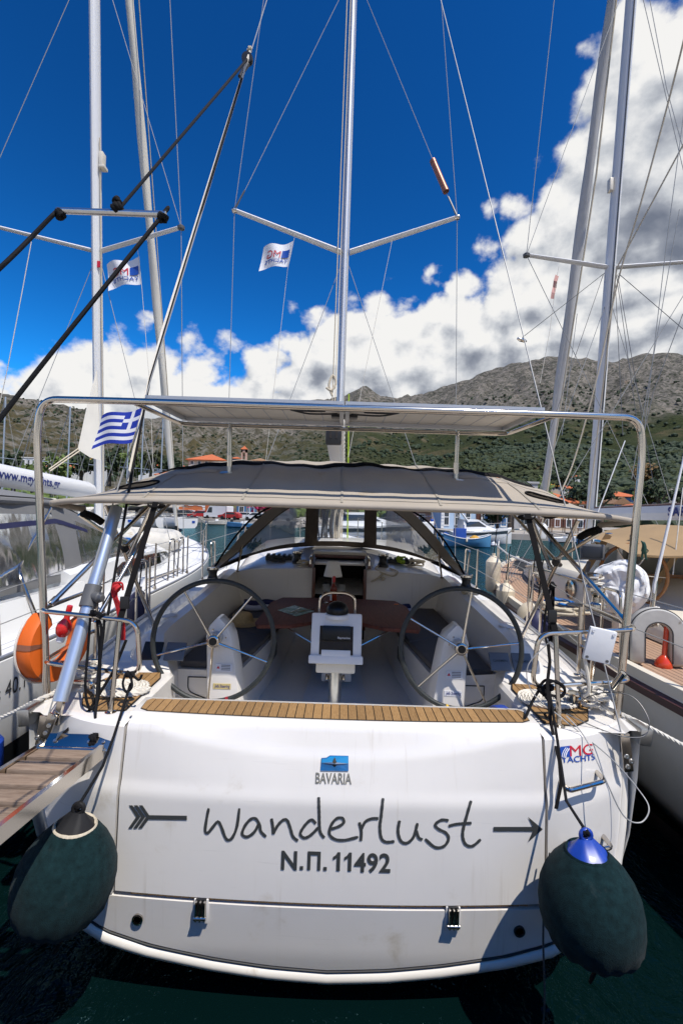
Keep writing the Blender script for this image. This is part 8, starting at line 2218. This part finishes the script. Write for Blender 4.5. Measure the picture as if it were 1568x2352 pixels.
# vehicles on the quay
def car(name, label, u, v, d, L, W_, Hh, col, van=False, rz=PI/2):
    p = at(u, v, d); p.z = 0.7
    t = thing(name, label, 'van' if van else 'car', (0, 0, 0)); 
    if van: prof = [(0, 0.35), (L, 0.35), (L, 1.0), (L-0.55, 1.15), (L-1.15, Hh-0.12), (L-1.4, Hh), (0.08, Hh), (0, Hh-0.1)]
    else: prof = [(0, 0.35), (L, 0.35), (L, 0.75), (L-0.9, 0.92), (L-1.65, Hh), (0.75, Hh), (0.1, 0.98), (0, 0.8)]
    m = MB(); m.prism([(-W_/2, y, z) for y, z in prof], (W_, 0, 0)); m.build('body', col, t, 30)
    gz = (1.15, Hh-0.25) if van else (0.95, Hh-0.1)
    for s_ in (-1, 1):
        m = MB(); x = s_*(W_/2+0.008)
        if van: m.add([(x, L-1.9, gz[0]), (x, L-0.75, gz[0]), (x, L-1.2, gz[1]), (x, L-1.9, gz[1])], [(0, 1, 2, 3)])
        else: m.add([(x, 0.65, gz[0]), (x, L-1.1, gz[0]), (x, L-1.75, gz[1]), (x, 0.95, gz[1])], [(0, 1, 2, 3)])
        m.build('side_window', 'pane_dark', t, 0)
    m = MB(); a0, a1 = ((L-0.60, 1.18), (L-1.14, Hh-0.2)) if van else ((L-0.93, 0.95), (L-1.6, Hh-0.05)); m.add([(-W_*0.43, a0[0]+0.02, a0[1]), (W_*0.43, a0[0]+0.02, a0[1]), (W_*0.40, a1[0]+0.02, a1[1]), (-W_*0.40, a1[0]+0.02, a1[1])], [(0, 1, 2, 3)]); m.build('windscreen', 'pane_dark', t, 0)
    for y in (0.8, L-0.85):
        for s_ in (-1, 1):
            m = MB(); m.lathe([(0.33, -0.1), (0.33, 0.1), (0.2, 0.11), (0, 0.1)], (s_*(W_/2-0.08), y, 0.33), (s_, 0, 0), n=16); m.build('wheel', 'black_plastic', t)
    m = MB(); m.box((0, L+0.02, 0.6), (W_*0.9, 0.05, 0.18)); m.build('bumper', 'grey_plastic', t)
    t.location = p; t.rotation_euler = (0, 0, rz)
mat('car_red', (0.40, 0.02, 0.02), 0.3, coat=0.6); mat('car_white', (0.74, 0.74, 0.74), 0.3, coat=0.6); mat('car_dark', (0.03, 0.035, 0.045), 0.3, coat=0.6); mat('car_silver', (0.45, 0.46, 0.47), 0.3, metal=0.6, coat=0.5)
car('delivery_van', 'white high-roofed van parked on the left quay', 528, 1196, 84, 5.2, 2.0, 2.4, 'car_white', True, math.radians(68))
car('pickup_car', 'red car parked left of the white van', 484, 1193, 86, 4.2, 1.75, 1.45, 'car_red')
car('parked_car', 'dark car parked by the orange townhouse', 446, 1192, 88, 4.2, 1.75, 1.45, 'car_dark')
car('pickup_car', 'red car parked right of the white van', 552, 1197, 82, 4.0, 1.7, 1.4, 'car_red', rz=math.radians(80))
car('parked_car', 'white car parked furthest right on the left quay', 585, 1197, 84, 4.2, 1.75, 1.45, 'car_white')
car('parked_car', 'white car behind the frame of the hood', 612, 1197, 82, 4.2, 1.75, 1.45, 'car_white')
car('parked_car', 'dark car under the trees behind the left hood window', 640, 1197, 82, 4.2, 1.75, 1.45, 'car_dark')
car('parked_car', 'silver car behind the left hood window', 672, 1198, 82, 4.2, 1.75, 1.45, 'car_silver')
car('parked_car', 'silver car parked in front of the pale blue building', 1120, 1212, 60, 4.2, 1.75, 1.5, 'car_silver')
# cafe parasols
for i, (u, v, d) in enumerate(((1262, 1215, 66), (1292, 1216, 68), (1322, 1216, 66))):
    p = at(u, v, d); p.z = 0.7
    t = thing('cafe_parasol', ('leftmost', 'middle', 'rightmost')[i]+' cream cafe parasol in front of the tavern', 'parasol', tuple(p), 'cafe parasols')
    m = MB(); m.cyl(p, p+Vector((0, 0, 2.6)), 0.05); m.build('pole', 'bark', t)
    m = MB(); m.lathe([(1.7, 2.1), (1.7, 2.2), (0.9, 2.5), (0.0, 2.75)], p, n=8); m.build('canopy', 'canvas_cream', t, 0)
    m = MB(); m.box(p+Vector((0.3, 0, 0.7)), (1.6, 0.9, 0.06)); m.box(p+Vector((0.3, 0, 0.35)), (0.1, 0.1, 0.7)); m.build('table', 'varnish', t, 0)
# rocks of the breakwater
rnd = random.Random(4); m = MB()
for k in range(420):
    x = rnd.uniform(-7.5, 13.5); y = rnd.uniform(71.5, 77); z = rnd.uniform(-0.2, 0.25)+(y-71.5)*0.2; r = rnd.uniform(0.25, 0.7)
    q = Matrix.Rotation(rnd.uniform(0, 3), 3, 'Z') @ Matrix.Rotation(rnd.uniform(0, 3), 3, 'X')
    m.box((x, y, z), (r*rnd.uniform(0.8, 1.6), r*rnd.uniform(0.8, 1.4), r), q, taper=(0.7, 0.7))
o = m.build('breakwater_rocks', 'quay_stone', None, 0); tag(o, 'pale rocks of the breakwater behind the hood', None, kind='stuff')
# buoys and a passer-by
for u, v, d, mm, lb in ((990, 1236, 52, 'orange_lens', 'orange mooring buoy left of the fishing boat'), (1133, 1253, 42, 'white_plastic', 'white mooring buoy right of the fishing boat')):
    p = at(u, v, d); p.z = 0.1
    o = MB().lathe([(0, -0.25), (0.2, -0.18), (0.28, 0), (0.2, 0.2), (0.06, 0.28), (0.05, 0.36), (0, 0.36)], p, n=14).build('mooring_buoy', mm, None); tag(o, lb, 'buoy')
def person(u, v, d, top, leg, label):
    p = at(u, v, d); p.z = 0.7
    t = thing('person', label, 'person', tuple(p))
    prof = [(0.0, 0.16, 0.10), (0.45, 0.17, 0.11), (0.85, 0.19, 0.12), (1.0, 0.18, 0.12), (1.2, 0.19, 0.12), (1.40, 0.23, 0.12), (1.48, 0.12, 0.08), (1.52, 0.06, 0.06), (1.56, 0.075, 0.09), (1.64, 0.085, 0.105), (1.72, 0.07, 0.09), (1.76, 0.02, 0.03)]
    m = MB()
    secs = [[p+Vector((rx*math.cos(2*PI*k/14), ry*math.sin(2*PI*k/14), z)) for k in range(14)] for z, rx, ry in prof]
    m.loft(secs, closed=True, cap=True)
    for s_ in (-1, 1): m.tube([p+Vector((s_*0.2, 0, 1.40)), p+Vector((s_*0.27, -0.03, 1.12)), p+Vector((s_*0.25, -0.12, 0.88)), p+Vector((s_*0.25, -0.15, 0.78))], [0.055, 0.045, 0.035, 0.03], 8)
    m.build('body', 'skin', t, 60)
    m = MB(); m.loft([[q+(q-p-Vector((0, 0, q.z-p.z)))*0.08 for q in s_] for s_ in secs[3:7]], closed=True); m.build('shirt', top, t, 60)
    m = MB(); m.loft([[q+(q-p-Vector((0, 0, q.z-p.z)))*0.07 for q in s_] for s_ in secs[1:4]], closed=True); m.build('shorts', leg, t, 60)
    m = MB(); m.lathe([(0.092, -0.02), (0.1, 0.05), (0.07, 0.11), (0, 0.12)], p+Vector((0, 0.02, 1.66)), n=12); m.build('hair', 'bark', t)
mat('skin', (0.45, 0.26, 0.18), 0.6)
person(991, 1221, 57, 'logo_blue', 'grey_plastic', 'person in a blue shirt standing on the right quay')
